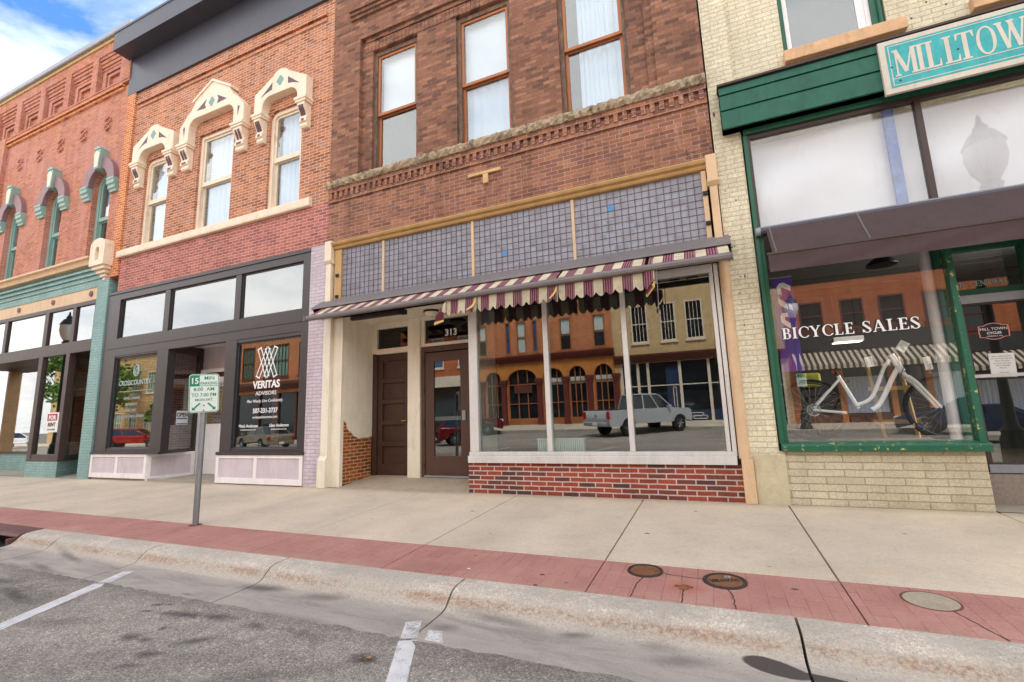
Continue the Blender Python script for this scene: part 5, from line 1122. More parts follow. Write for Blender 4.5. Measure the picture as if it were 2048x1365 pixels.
# transom window with white sheeting behind
g = MB(); g.box(.84, .885, .0, .10, 3.93, 5.42); g.box(2.885, 2.955, .0, .1, 3.93, 5.36); g.box(5.0, 5.08, .0, .1, 3.93, 5.36); g.box(.885, DX1, .0, .1, 5.36, 5.42); g.build('transom_frame', 'bronze_frame', D, bevel=.004)
MB().box(.80, DX1, -.02, .1, 3.87, 3.93).build('transom_bar', 'grey_metal', D)
for a, b in ((.885, 2.885), (2.955, 5.0), (5.08, DX1)): MB().box(a, b, .04, .046, 3.93, 5.36).build('transom_pane', 'sheet_glass', D)
g = MB(); nx, nz_ = 60, 16; rr = random.Random(4)
for i in range(nx+1):
    for k in range(nz_+1):
        x = .8+(DX1-.8)*i/nx; z = 3.9+1.45*k/nz_
        u = ((x-.9) % 2.05); y = .19+.09*math.sin(3*(u*.35+(5.36-z)*1.6))*max(0, 1-u/1.3)+.008*math.sin(7*z+x*2)
        g.v.append((x, y, z))
for i in range(nx):
    for k in range(nz_): a = i*(nz_+1)+k; g.f.append((a, a+nz_+1, a+nz_+2, a+1))
tag(g.build('white_sheeting', 'white_sheet', smooth=True), 'white plastic sheeting hung behind the tall transom of the bicycle shop', 'sheeting')
MB().box(2.55, 2.67, .07, .12, 3.93, 5.36).build('inner_stud', paint('blue_stud', S(120, 138, 186), .7, .25, 6), D)
MB().box(.80, DX1, .5, .55, 3.85, 5.5).build('transom_backing', 'cream_wall', D)
# shop window
g = MB(); g.box(.79, .845, -.03, .12, .80, 5.42); g.box(.845, .90, -.0, .12, .80, 3.87); g.build('window_jamb', 'green_trim', D, bevel=.006)
g = MB(); g.box(2.895, 2.965, -.03, .12, .80, 3.87); g.build('corner_post', 'green_worn', D, bevel=.006)
MB().prismx([(.1, .70), (-.07, .70), (-.075, .775), (-.06, .80), (.1, .835)], .80, 2.99).build('window_sill', 'green_worn', D, bevel=.004)
dg_ = MB(); tl = math.tan(R(.6)); z0, z1 = .80, 3.87
dg_.add([(.90, .05, z0), (2.895, .05, z0), (2.895, .05-tl*3.07, z1), (.90, .05-tl*3.07, z1), (.90, .058, z0), (2.895, .058, z0), (2.895, .058-tl*3.07, z1), (.90, .058-tl*3.07, z1)], [(0, 1, 2, 3), (4, 5, 6, 7), (0, 1, 5, 4), (2, 3, 7, 6), (1, 2, 6, 5), (0, 3, 7, 4)])
dpane = dg_.build('shop_pane', glass('bike_glass', .095, (.96, .97, .96)), D)
LT = .012
for wd, x0, sx_ in (('BICYCLE', .985, 1.10), ('SALES', 1.925, 1.12)):
    roman(wd, x0, 2.245, .155, .018, .003, grow=.05, gap=.11, sx=sx_).build('lettering_outline', 'ink', dpane)
    roman(wd, x0, 2.245, .155, .012, .003, gap=.11, sx=sx_).build('window_lettering', 'letter_white', dpane)
MB().box(.82, 2.935, -.0, .2, -.02, .70).build('block_bulkhead', 'block_brick', D)
MB().box(.745, .835, -.02, .2, -.02, .70).build('block_return', 'cream_brick', D)
# interior of the shop
g = MB(); g.box(.76, DX1, 5, 5.1, .3, 4.0); g.box(.72, .76, .3, 5, .3, 4); g.build('room_lining', 'dark_interior', D)
MB().box(.76, 2.95, .13, 1.4, .70, .79).build('display_floor', 'interior_floor', D); MB().box(.76, DX1, 1.4, 5, .2, .35).build('shop_floor', 'interior_floor', D)
g = MB(); g.box(.76, DX1, .2, 5, 3.80, 3.86)
g.build('shop_ceiling', paint('ceiling_tile', S(120, 118, 114), .8, .05), D)
for k in range(4):
    MB().box(.76, DX1, .9+k*1.1, .93+k*1.1, 3.79, 3.7999).build('ceiling_grid_bar', 'bronze_frame', D)
g = MB(); g.lathe((2.915, .60, 0), [(.068, .79), (.068, 3.8)], 24); g.build('round_column', 'white_trim', D, smooth=True)
MB().box(3.12, 3.86, .43, .4499, .40, .50).build('kick_rail', 'grey_metal', D); MB().box(3.12, 3.86, .43, .4499, 2.57, 2.68).build('head_rail', 'grey_metal', D)
# doorway
g = MB(); g.box(2.965, 3.12, .48, .58, .35, 3.86); g.box(3.86, 3.95, .48, .58, .35, 3.86); g.box(3.12, 3.86, .48, .58, 3.30, 3.86); g.box(3.12, 3.86, .48, .58, 2.68, 2.77); g.build('door_surround', 'green_trim', D, bevel=.005)
tpn = MB().box(3.12, 3.86, .53, .536, 2.77, 3.30).build('transom_pane', 'clear_glass', D)
g = roman('311', 3.165, 2.81, .075, .528, .003, gap=.1, sx=.85); roman('CENTRAL', 3.31, 2.81, .075, .528, .003, g, gap=.1, sx=.95); g.build('window_lettering', 'letter_faint', tpn)
d = MB(); d.box(3.12, 3.86, .45, .55, 2.55, 2.68); d.box(3.12, 3.86, .45, .55, .40, .52); d.box(3.12, 3.17, .45, .55, .52, 2.55); d.box(3.80, 3.86, .45, .55, .52, 2.55); dd_ = d.build('shop_door', 'bronze_frame', D, bevel=.004)
dp = MB().box(3.17, 3.80, .49, .498, .52, 2.55).build('pane', glass('door_glass', .13, (.55, .57, .56)), dd_)
MB().box(3.12, 3.80, .42, .448, 1.59, 1.63).build('push_bar', 'aluminium', dd_)
g = MB(); P = [(-.15, -.075), (-.155, 0), (-.15, .075)] + arc(0, -.02, .15, 130, 50, 8, .13) + [(.15, .075), (.155, 0), (.15, -.075)] + arc(0, .02, .15, -50, -130, 8, .13)
g.prism([(3.44+x, 2.185+z) for x, z in P], .486, .489); em = g.build('emblem', 'ink', dp)
g = MB(); g.prism([(3.44+x, 2.185+z) for x, z in P], .4845, .4859, [[(3.44+x*.92, 2.185+z*.92) for x, z in P]]); g.build('emblem_border', 'letter_pink', em)
g = text('MILL TOWN', 3.44, 2.20, .05, .4845, depth=.001); text('CYCLES', 3.44, 2.15, .042, .4845, g, depth=.001, bold=.001); text('FARIBAULT, MN', 3.44, 2.115, .022, .4845, g, depth=.001); g.build('emblem_lettering', 'letter_white', em)
g = MB(); g.add([(2.96, -.0, .003), (7.4, -.0, .003), (7.4, .42, .02), (2.96, .42, .02)], [(0, 1, 2, 3)]); g.build('entry_floor', 'concrete_grey', D)
MB().box(2.94, 3.95, .40, .6, -.02, .385).build('granite_step', paint('granite', S(150, 138, 130), .7, .2, 30, bmp=.3, bsc=200), D)
g = MB(); g.box(4.0, DX1, .0, .2, -.02, .70); g.build('right_bulkhead', 'block_brick', D); MB().box(4.1, DX1, .05, .056, .8, 3.8).build('shop_pane', 'clear_glass', D); MB().box(3.95, 4.1, -.02, .56, .7, 3.87).build('right_post', 'green_trim', D)
g = MB(); g.box(DX0+.01, DX1-.01, 14, 14.3, -.3, 13); g.box(DX1-.2, DX1-.01, .4, 14, -.3, 13); g.box(DX0+.05, DX1, .4, 14, 12.8, 12.95); g.box(DX0+.05, DX1, .41, 14, 5.6, 5.8); g.build('party_walls_and_roof', 'cream_brick', D)
# MILLTOWN sign board
s_ = thing('shop_sign', 'weathered turquoise MILLTOWN sign board fixed over the green fascia', 'sign', (3.5, -.25, 5.77))
g = MB(); g.box(2.515, 4.45, -.26, -.21, 5.385, 6.165); g.build('board', 'sign_cream', s_, bevel=.004)
g = MB(); g.box(2.585, 4.38, -.2625, -.2601, 5.46, 6.10); g.build('field', 'turquoise', s_)
g = MB(); g.frame(2.612, 4.353, 5.485, 6.075, .010, -.2645, -.2626); g.box(2.622, 4.343, -.2645, -.2626, 5.583, 5.593); g.build('border_line', 'letter_sand', s_)
g = MB(); xx = 2.655
for ch, adv in (('M', .235), ('I', .095), ('L', .19), ('L', .13), ('T', .20), ('O', .20), ('W', .31), ('N', .2)):
    roman(ch, xx, 5.61, .385, -.2626, .003, g, sx=.70 if ch not in 'O' else .62); xx += adv
g.build('lettering', 'letter_sand', s_)
g = text('CYCLES', 4.1, 5.50, .07, -.264, depth=.001); g.build('lower_lettering', 'letter_sand', s_)
for x, z in ((2.625, 5.76), (2.69, 5.545), (3.32, 5.78)):
    g = MB(); g.lathe((x, -.2601, z), [(.012, 0), (.012, -.006), (.001, -.007)], 10, 'y'); g.build('screw', 'black_plastic', s_)
# brown canvas awning
a_ = thing('brown_awning', 'dark brown canvas awning with a plain valance over the bicycle shop window', 'awning', (3.5, -.2, 3.6))
def canvas(e0, e1, name, x0, x1, nx=70, amp=.006):
    g = MB(); n = 8
    for i in range(nx+1):
        x = x0+(x1-x0)*i/nx
        for k in range(n+1):
            f = k/n; g.v.append((x, e0[0]+(e1[0]-e0[0])*f+amp*math.sin(x*6+f*3)*math.sin(math.pi*f), e0[1]+(e1[1]-e0[1])*f-.02*math.sin(math.pi*f)+amp*math.sin(x*11+f*5)*math.sin(math.pi*f)))
    for i in range(nx):
        for k in range(n): q = i*(n+1)+k; g.f.append((q, q+n+1, q+n+2, q+1))
    return g.build(name, 'brown_fabric', a_, smooth=True)
canvas((-.10, 3.885), (-.50, 3.37), 'canopy', .93, 6.9)
canvas((-.515, 3.345), (-.52, 3.105), 'valance', .87, 6.95, 90, .012)
g = MB(); g.tube([(.86, -.08, 3.84), (6.95, -.08, 3.84)], .05, 14); g.build('roller_tube', 'charcoal_metal', a_, smooth=True)
g = MB(); g.tube([(.80, -.08, 3.84), (.862, -.08, 3.84)], .062, 14); g.build('gear_cap', 'grey_metal', a_)
g = MB(); g.box(.86, 6.95, -.525, -.49, 3.345, 3.375); g.build('front_bar', 'bronze_frame', a_)
for x in (.97, 2.02, 3.9, 5.5): g = MB(); g.tube([(x, -.12, 3.872), (x+.0, -.3, 3.62), (x, -.497, 3.380)], .0022, 5); g.tube([(x+.012, -.12, 3.872), (x+.012, -.3, 3.62), (x+.012, -.497, 3.380)], .0022, 5); g.build('seam_stitching', 'letter_grey', a_)

for x in (1.3, 3.0, 6.2):
    g = MB(); g.tube([(x, -.02, 3.84), (x, -.3, 3.5), (x, -.48, 3.36)], .014, 8); g.build('arm', 'charcoal_metal', a_)
# ------------------------------------------------------------------ things in the bicycle shop window
k_ = thing('bicycle', 'white step through bicycle frame with loose front wheel in the shop window', 'bicycle', (1.9, .6, .79))
Y = .55
def pt(x, z, y=Y): return (x, y, z)
def smooth_pts(P, n=5):
    out = []
    for i in range(len(P)-1):
        p0, p1, p2, p3 = [Vector(P[max(0, min(len(P)-1, i+q))]) for q in (-1, 0, 1, 2)]
        for k in range(n):
            t = k/n; out.append(.5*((2*p1)+(-p0+p2)*t+(2*p0-5*p1+4*p2-p3)*t*t+(-p0+3*p1-3*p2+p3)*t**3))
    return out+[Vector(P[-1])]
g = MB()
g.tube([pt(1.69, 1.72), pt(1.86, 1.29)], .026, 10)
g.tube(smooth_pts([pt(2.32, 1.90), pt(2.24, 1.80), pt(2.13, 1.55), pt(2.05, 1.40), pt(1.96, 1.33), pt(1.85, 1.295)]), .025, 10)
g.tube(smooth_pts([pt(2.40, 1.79), pt(2.30, 1.62), pt(2.20, 1.42), pt(2.10, 1.27), pt(1.98, 1.20)]), .032, 10)
g.tube([pt(2.335, 1.975), pt(2.435, 1.73)], .044, 12)
for dy in (-.06, .06):
    g.tube([pt(1.69, 1.66, Y+dy*.2), pt(1.33, 1.27, Y+dy)], .018, 8)
    g.tube([pt(1.31, 1.245, Y+dy), pt(1.72, 1.19, Y+dy*.6)], .021, 8)
g.tube([pt(1.86, 1.30), pt(1.90, 1.20), pt(1.98, 1.20)], .026, 10)
fr = g.build('frame', 'bike_white', k_, smooth=True)
g = MB(); g.tube([pt(2.425, 1.75), pt(2.47, 1.66)], .026, 10); g.tube([pt(2.47, 1.66, Y-.07), pt(2.47, 1.66, Y+.07)], .022, 8)
for dy in (-.07, .07): g.tube([pt(2.47, 1.66, Y+dy), pt(2.56, 1.56, Y+dy), pt(2.77, 1.22, Y+dy)], [.027, .026, .017], 8)
g.build('fork', 'bike_white', k_, smooth=True)
def wheel(cx, cz, r, cy, name):
    g = MB(); g.tube([(cx+r*math.cos(R(a)), cy, cz+r*math.sin(R(a))) for a in range(0, 360, 8)], .021, 8, True); w_ = g.build(name, 'rubber', k_, smooth=True)
    g = MB(); g.tube([(cx+(r-.035)*math.cos(R(a)), cy, cz+(r-.035)*math.sin(R(a))) for a in range(0, 360, 8)], .012, 6, True); g.build('rim', 'charcoal_metal', w_, smooth=True)
    g = MB()
    for q in range(28):
        a = R(q*360/28); s = 1 if q % 2 else -1
        g.tube([(cx+.025*math.cos(a+s*1.2), cy+.02*s, cz+.025*math.sin(a+s*1.2)), (cx+(r-.04)*math.cos(a), cy, cz+(r-.04)*math.sin(a))], .0016, 4)
    g.build('spokes', 'chrome', w_)
    g = MB(); g.tube([(cx, cy-.06, cz), (cx, cy+.06, cz)], .022, 10); g.build('hub', 'black_plastic', w_)
wheel(1.32, 1.245, .425, Y, 'wheel'); wheel(2.86, 1.225, .42, Y+.14, 'wheel')
g = MB(); g.lathe((1.32, Y-.035, 1.245), [(.085, -.006), (.085, 0), (.05, .03), (.05, .04)], 20, 'y'); g.build('cassette', 'grey_metal', k_)
g = MB()
for a in range(0, 360, 45): g.tube([(1.32+.09*math.cos(R(a)), Y-.075, 1.245+.09*math.sin(R(a))), (1.32+.09*math.cos(R(a+45)), Y-.075, 1.245+.09*math.sin(R(a+45)))], .004, 5)
for a in range(0, 360, 60): g.tube([(1.32, Y-.07, 1.245), (1.32+.09*math.cos(R(a)), Y-.075, 1.245+.09*math.sin(R(a)))], .004, 5)
g.build('brake_disc', 'chrome', k_)
g = MB(); g.lathe((1.93, Y-.075, 1.17), [(.10, 0), (.10, .006), (.085, .008)], 26, 'y'); g.tube([(1.93, Y-.1, 1.17), (1.93, Y+.1, 1.17)], .016, 8); g.tube([(1.93, Y-.1, 1.17), (1.96, Y-.1, 1.0)], .011, 6); g.tube([(1.93, Y+.1, 1.17), (1.90, Y+.1, 1.34)], .011, 6); g.build('crankset', 'black_plastic', k_)
g = MB(); g.tube([pt(1.32, 1.315, Y-.07), pt(1.93, 1.27, Y-.07)], .005, 5); g.tube([pt(1.39, 1.02, Y-.07), pt(1.93, 1.07, Y-.07)], .005, 5); g.tube([pt(1.34, 1.17, Y-.07), pt(1.39, 1.02, Y-.07)], .008, 5); g.build('chain', 'charcoal_metal', k_)
g = MB(); g.tube([pt(1.69, 1.715), pt(1.655, 1.80)], .018, 8); g.tube([pt(1.60, 1.84), pt(1.73, 1.82)], .022, 8); g.build('seat_post', 'black_plastic', k_)
g = MB(); g.lathe((1.63, Y-.03, 1.775), [(.022, -.012), (.022, 0), (.015, .008)], 12, 'y'); g.build('rear_light', 'letter_red', k_)
g = MB(); g.tube(smooth_pts([pt(2.42, 1.74, Y-.04), pt(2.50, 1.72, Y-.05), pt(2.46, 1.80, Y-.05), pt(2.40, 1.66, Y-.04), pt(2.44, 1.58, Y-.03)]), .004, 5); g.build('cable', 'black_plastic', k_)
s_ = thing('hanging_banner', 'purple banner with a white script logo hanging in the bicycle shop window', 'banner', (1.09, .25, 3.2))
MB().box(.96, 1.225, .25, .256, 1.80, 3.19).build('cloth', 'purple_banner', s_)
g = MB()
def blade(P): g.prism(P, .2465, .2499)
blade([(1.03, 2.96), (1.02, 3.06), (1.06, 3.11), (1.11, 3.12), (1.195, 3.06), (1.195, 2.98), (1.09, 3.045), (1.075, 3.04), (1.08, 2.92)])
blade([(1.02, 2.90), (1.13, 2.80), (1.13, 2.71), (1.05, 2.77), (1.02, 2.82)])
blade([(1.145, 2.81), (1.19, 2.76), (1.195, 2.68), (1.15, 2.72)])
blade([(1.12, 2.66), (1.05, 2.66), (1.025, 2.62), (1.03, 2.53), (1.07, 2.48), (1.14, 2.42), (1.14, 2.50), (1.075, 2.56), (1.08, 2.60), (1.12, 2.60)])
g.build('logo', 'letter_white', s_)
g = MB(); g.tube([(.94, .253, 3.2), (1.245, .253, 3.2)], .01, 8); g.build('rod', 'grey_metal', s_)
def tagcard(x0, x1, z0, z1, y, ang, label, word=None):
    d = thing('price_tag', label, 'tag', ((x0+x1)/2, y, (z0+z1)/2), 'paper tags in the bicycle shop window')
    T = Matrix.Translation(((x0+x1)/2, y, (z0+z1)/2)) @ Matrix.Rotation(R(ang), 4, 'Y'); hw, hh = (x1-x0)/2, (z1-z0)/2
    g = MB(); g.box(-hw, hw, 0, .003, -hh, hh); g.xf(T).build('card', 'paper', d)
    g = MB(); 
    if word: text(word, 0, -.02, .05, -.0012, g, depth=.0008, m=Matrix.Translation((.02, -.0012, -hh*.6)) @ Matrix.Rotation(R(-90), 4, 'Y'))
    else:
        for q in range(4): g.box(-hw*.7, hw*.6, -.0015, 0, hh*.6-q*hh*.35-.004, hh*.6-q*hh*.35)
    g.xf(T).build('print', 'letter_grey', d)
    return d
tagcard(1.96, 2.05, 1.80, 1.94, .25, -8, 'small pale blue tag hanging left of the bicycle head tube')
tagcard(2.34, 2.45, 1.98, 2.12, .25, 35, 'square white tag tilted above the bicycle head tube')
tagcard(2.59, 2.67, 1.72, 1.89, .25, -4, 'narrow white tag printed sideways beside the white column', 'POLICY')
d = thing('paper_notice', 'white typed paper notice taped to the glass door of the bicycle shop', 'notice', (3.46, .485, 1.74))
T = Matrix.Translation((3.46, .483, 1.74)) @ Matrix.Rotation(R(1.5), 4, 'Y')
g = MB(); g.box(-.125, .125, 0, .002, -.155, .155); g.xf(T).build('sheet', 'paper', d)
g = MB()
for q, s in enumerate(('Due to safety concerns', 'our store hours may vary.', 'Please call us first', 'or knock at the door,', 'and we will gladly', 'help you.', '', 'Thank you!')): text(s, 0, .11-q*.03, .02, -.0008, g, depth=.0004)
g.xf(T).build('print', 'ink', d)
d = thing('dome_lamp', 'dark round lamp hanging under the ceiling inside the bicycle shop', 'light', (2.6, 1.2, 3.5))
g = MB(); g.lathe((2.6, 1.2, 0), [(.2, 3.42), (.2, 3.45), (.12, 3.53), (.03, 3.56), (.012, 3.8)], 24); g.build('shade', 'black_plastic', d, smooth=True)
d = thing('work_stand', 'wooden bicycle rack standing behind the white bicycle', 'rack', (2.5, 1.3, .35))
for i, x in enumerate((2.35, 2.75)):
    g = MB(); g.tube([(x, 1.25, .36), (x-.12, 1.3, 2.0)], .03, 6); g.build('leg', 'board_wood', d)
g = MB(); g.box(2.2, 2.75, 1.26, 1.32, 1.5, 1.56); g.box(2.2, 2.78, 1.26, 1.32, 1.0, 1.06); g.build('rail', 'board_wood', d)
d = thing('dark_bicycle', 'dark bicycle with a yellow bag parked deeper inside the shop', 'bicycle', (1.6, 2.0, .35))
g = MB(); Y2 = 2.0
g.tube([(1.3, Y2, .95), (1.5, Y2, 1.45), (2.0, Y2, 1.5), (2.1, Y2, .95)], .02, 8); g.tube([(1.5, Y2, 1.4), (1.65, Y2, .85), (2.0, Y2, 1.45)], .02, 8); g.tube([(2.0, Y2, 1.45), (2.02, Y2, 1.68), (2.1, Y2-.25, 1.68)], .014, 6); g.tube([(1.42, Y2, 1.6), (1.62, Y2, 1.62)], .035, 6); g.build('frame', 'black_plastic', d, smooth=True)
for x in (1.25, 2.15):
    g = MB(); g.tube([(x+.36*math.cos(R(a)), Y2, .76+.36*math.sin(R(a))) for a in range(0, 360, 12)], .022, 6, True); g.build('wheel', 'rubber', d, smooth=True)
g = MB(); g.box(1.42, 1.72, 1.85, 2.05, 1.62, 1.86); g.build('bag', paint('yellow_bag', S(206, 210, 90), .6, .1), d, bevel=.04)

# lit ceiling fixture deep in the bicycle shop
f_ = thing('ceiling_light', 'lit rectangular ceiling light seen deep inside the bicycle shop', 'light', (2.9, 2.6, 3.6))
m, t, out, v = newmat('lit_diffuser'); e = node(t, 'ShaderNodeEmission', {'Color': (1, .86, .66, 1), 'Strength': 2.6}); t.links.new(e.outputs[0], out.inputs['Surface']); M['lit_diffuser'] = m
MB().box(2.43, 2.95, 4.0, 4.3, 2.60, 2.70).build('housing', 'white_trim', f_)
MB().box(2.45, 2.93, 4.02, 4.28, 2.59, 2.5999).build('diffuser', 'lit_diffuser', f_)
for x in (2.5, 2.88): MB().tube([(x, 4.15, 2.7), (x, 4.15, 3.8)], .008, 6).build('hanger', 'black_plastic', f_)
f_['label'] = 'small lit hanging light seen deep inside the bicycle shop'; f_.location = (2.7, 4.15, 3.8)
for ch in f_.children: ch.location = Vector((2.9, 2.6, 3.6))-Vector((2.7, 4.15, 3.8))
fill_fixture = thing('ceiling_light', 'long lit fixture added out of view behind the bicycle shop door to go with the fill lamp', 'light', (5.2, 1.5, 3.7))  # added fixture, out of view, goes with the fill lamp
MB().box(4.4, 6.2, 1.3, 1.7, 3.72, 3.79).build('housing', 'white_trim', fill_fixture); MB().box(4.45, 6.15, 1.35, 1.65, 3.71, 3.7199).build('diffuser', 'lit_diffuser', fill_fixture)
ld = bpy.data.lights.new('shop_fill_light', 'AREA'); ld.shape = 'RECTANGLE'; ld.size = 1.7; ld.size_y = .3; ld.energy = 190; ld.color = (1, .95, .88)  # added fill lamp, out of view, brightens the bicycle in the window
lo = bpy.data.objects.new('shop_fill_light', ld); COL.objects.link(lo); lo.location = (5.3, 1.5, 3.70); lo.rotation_euler = (0, R(38), 0)

# old anchor holes and a patch of bare brick on the cream wall
for x, z in ((.462, 3.86), (.43, 3.83), (.45, 3.69), (.475, 3.69), (.505, 3.70), (.60, 3.24), (.60, 3.215), (.54, 3.23), (.50, 2.98), (.52, 2.5), (.47, 4.6), (.6, 4.42)):
    MB().lathe((x, -.0105, z), [(.011, 0), (.009, -.0015), (.001, -.0016)], 9, 'y').build('anchor_hole', 'ink', D)
for x, z in ((3.05, 6.62), (3.24, 6.80), (3.44, 6.68)):
    MB().lathe((x, .0545, z), [(.014, 0), (.011, -.0015), (.001, -.0016)], 9, 'y').build('anchor_hole', 'ink', D)
rr = random.Random(9)
for cx, cz, rx, rz in ((.40, 3.77, .045, .075), (.425, 3.60, .04, .045), (.43, 5.9, .02, .05)):
    P = [(cx+rx*math.cos(R(a))*rr.uniform(.65, 1.15), cz+rz*math.sin(R(a))*rr.uniform(.65, 1.15)) for a in range(0, 360, 20)]
    MB().prism([(max(.384, x), z) for x, z in P], -.0125, -.0101).build('bare_patch', 'sign_band_brick', D)

MB().box(.44, .836, -.032, .1, -.02, .66).build('parged_base', paint('parging', S(200, 190, 160), .8, .1, 5, bmp=.8, bsc=30, dirt=S(160, 146, 116), dirtamt=.56), D, bevel=.01)

MB().box(5.95, 6.0, .3, 5, .2, 3.85).build('side_partition', 'dark_interior', D)
# the row goes on to the right, outside the photograph
n2 = thing('end_of_row_building', 'tan brick building at the right end of the row beyond the bicycle shop', 'building', (12, 0, 0))
g = MB(); g.prism(rect(7.42, 17, -.02, 11.5), .02, .4, [rect(8.2+k*2.2, 9.3+k*2.2, 6.3, 8.8) for k in range(4)] + [rect(7.9, 16.5, .7, 4.2)]); g.box(7.42, 17, 12, 12.3, -.3, 11.3); g.box(7.42, 17, .41, 12, 11, 11.2); g.box(16.8, 17, .41, 12, -.3, 11); g.box(7.42, 17, .41, 12, 4.6, 4.8); g.build('wall', 'far_buff_brick', n2)
for k in range(4):
    f = MB(); f.frame(8.2+k*2.2, 9.3+k*2.2, 6.3, 8.8, .08, .12, .2); w_ = f.build('window', 'white_trim', n2); MB().box(8.28+k*2.2, 9.22+k*2.2, .15, .16, 6.38, 8.72).build('pane', 'upper_glass', w_)
MB().frame(7.9, 16.5, .7, 4.2, .12, .1, .25).build('shopfront_frame', 'bronze_frame', n2); MB().box(8.0, 16.4, .18, .19, .8, 4.1).build('shop_pane', 'shop_glass', n2)
# ------------------------------------------------------------------ the other side of the street (seen mirrored in the shop windows)
FY = -22.0
M['far_glass'] = paint('far_glass', S(30, 36, 40), .08, .1, bmp=0, spec=.8)
M['far_shade'] = paint('far_shade', S(206, 216, 206), .4, .05, spec=.6)
M['far_blue_glass'] = paint('far_blue_glass', S(64, 100, 140), .1, .15, spec=.8)
M['maroon_trim'] = paint('maroon_trim', S(112, 50, 44), .5, .12)
M['orange_stucco'] = paint('orange_stucco', S(206, 132, 62), .7, .1)
M['navy_panel'] = paint('navy_panel', S(40, 56, 86), .5, .1)
M['brown_trim'] = paint('brown_trim', S(104, 58, 44), .6, .12)
M['far_green_glass'] = paint('far_green_glass', S(110, 150, 128), .15, .2, 3, spec=.8)
M['car_silver'] = paint('car_silver', S(196, 198, 202), .22, .02, metal=.25); M['car_grey'] = paint('car_grey', S(118, 120, 124), .25, .02, metal=.5)
M['car_maroon'] = paint('car_maroon', S(110, 22, 30), .2, .02, metal=.2); M['car_red'] = paint('car_red', S(160, 24, 26), .2, .02); M['car_blue'] = paint('car_blue', S(40, 56, 90), .2, .02, metal=.3)
M['car_white'] = paint('car_white', S(232, 234, 236), .2, .02); M['car_tan'] = paint('car_tan', S(150, 140, 120), .25, .02, metal=.4)
M['tail_red'] = paint('tail_red', S(190, 20, 20), .2, .02); M['lamp_clear'] = paint('lamp_clear', S(220, 224, 228), .1, .02)
M['lamp_iron'] = paint('lamp_iron', S(34, 44, 42), .45, .1)
M['globe'] = paint('globe', S(236, 236, 230), .3, .02)
def far_window(par, x0, x1, z0, z1, frame, pane='far_glass', shade_=None, muntin=0, y=FY):
    f = MB(); f.frame(x0, x1, z0, z1, .08, y-.08, y+.02); f.box(x0-.06, x1+.06, y-.04, y+.09, z0-.12, z0)
    f.box(x0+.08, x1-.08, y-.08, y-.01, (z0+z1)/2-.03, (z0+z1)/2+.03)
    for k in range(muntin): xx = x0+.08+(x1-x0-.16)*(k+1)/(muntin+1); f.box(xx-.015, xx+.015, y-.08, y-.02, z0+.08, z1-.08)
    w_ = f.build('window', frame, par)
    MB().box(x0+.08, x1-.08, y-.11, y-.1, z0+.08, z1-.08).build('pane', pane, w_)
    if shade_: MB().box(x0+.1, x1-.1, y-.098, y-.094, z1-(z1-z0)*shade_, z1-.08).build('blind', 'far_shade', w_)
def far_building(label, x0, x1, top, mat, holes, cornice='maroon_trim', cz=.5):
    b = thing('far_storefront_building', label, 'building', ((x0+x1)/2, FY, -.1))
    g = MB(); g.prism(rect(x0, x1, -.2, top), FY-.3, FY, holes); g.box(x0, x1, FY-14, FY-13.8, -.2, top); g.box(x0, x0+.2, FY-13.8, FY-.31, -.2, top); g.box(x1-.2, x1, FY-13.8, FY-.31, -.2, top); g.box(x0, x1, FY-14, FY-.31, top-.4, top-.2); g.build('wall', mat, b)
    MB().prismx([(FY-.3, top), (FY+.1, top), (FY+.35, top+cz*.6), (FY+.4, top+cz), (FY-.3, top+cz)], x0, x1).build('cornice', cornice, b)
    return b
# arched restaurant front
W1 = [(-15.05, -14.4, 4.75, 7.0), (-12.95, -12.55, 4.75, 7.0), (-12.1, -11.4, 4.75, 7.0), (-10.95, -10.55, 4.75, 7.0), (-9.0, -8.2, 4.7, 6.9), (-6.75, -5.95, 4.75, 6.9)]
AR = [(-14.0, .6, .62), (-11.86, 1.07, .68), (-9.62, .7, .62), (-7.97, .57, .66), (-6.25, .6, .66)]
b1 = far_building('orange brick building with maroon columned arches across the street', -15.3, -5.5, 9.6, 'far_orange_brick', [rect(*w_) for w_ in W1] + [[(c-r, -.19), (c+r, -.19)] + arc(c, 2.98, r, 0, 180, 14, rz) for c, r, rz in AR])
for k, w_ in enumerate(W1): far_window(b1, *w_, 'wood_orange', ['far_glass', 'far_blue_glass', 'far_shade', 'far_blue_glass', 'far_glass', 'far_glass'][k], .55 if k in (0, 4, 5) else None)
MB().prismx([(FY, 4.12), (FY+.18, 4.12), (FY+.22, 4.3), (FY+.42, 4.42), (FY+.46, 4.56), (FY, 4.62)], -15.3, -5.45).build('shop_cornice', 'maroon_trim', b1)
g = MB(); g.prism(rect(-15.3, -5.5, 2.98, 4.12), FY+.002, FY+.05, [[(c+r*math.cos(R(a)), 2.98+rz*math.sin(R(a))+(0.0005 if a in (0, 180) else 0)) for a in range(0, 181, 12)] for c, r, rz in AR]); g.build('arch_band', 'orange_stucco', b1)
for x0, x1 in ((-15.0, -14.6), (-13.35, -12.95), (-10.78, -10.34), (-8.9, -8.55), (-7.38, -6.88), (-5.64, -5.2)):
    xm = (x0+x1)/2; g = MB(); g.box(xm-.16, xm+.16, FY+.005, FY+.26, .1, 2.6); g.box(xm-.22, xm+.22, FY+.004, FY+.3, -.15, .1); g.box(xm-.2, xm+.2, FY+.004, FY+.3, 2.6, 2.7); g.box(xm-.26, xm+.26, FY+.003, FY+.34, 2.75, 2.98); g.box(xm-.18, xm+.18, FY+.004, FY+.28, 2.7, 2.75); g.build('column', 'maroon_trim', b1)
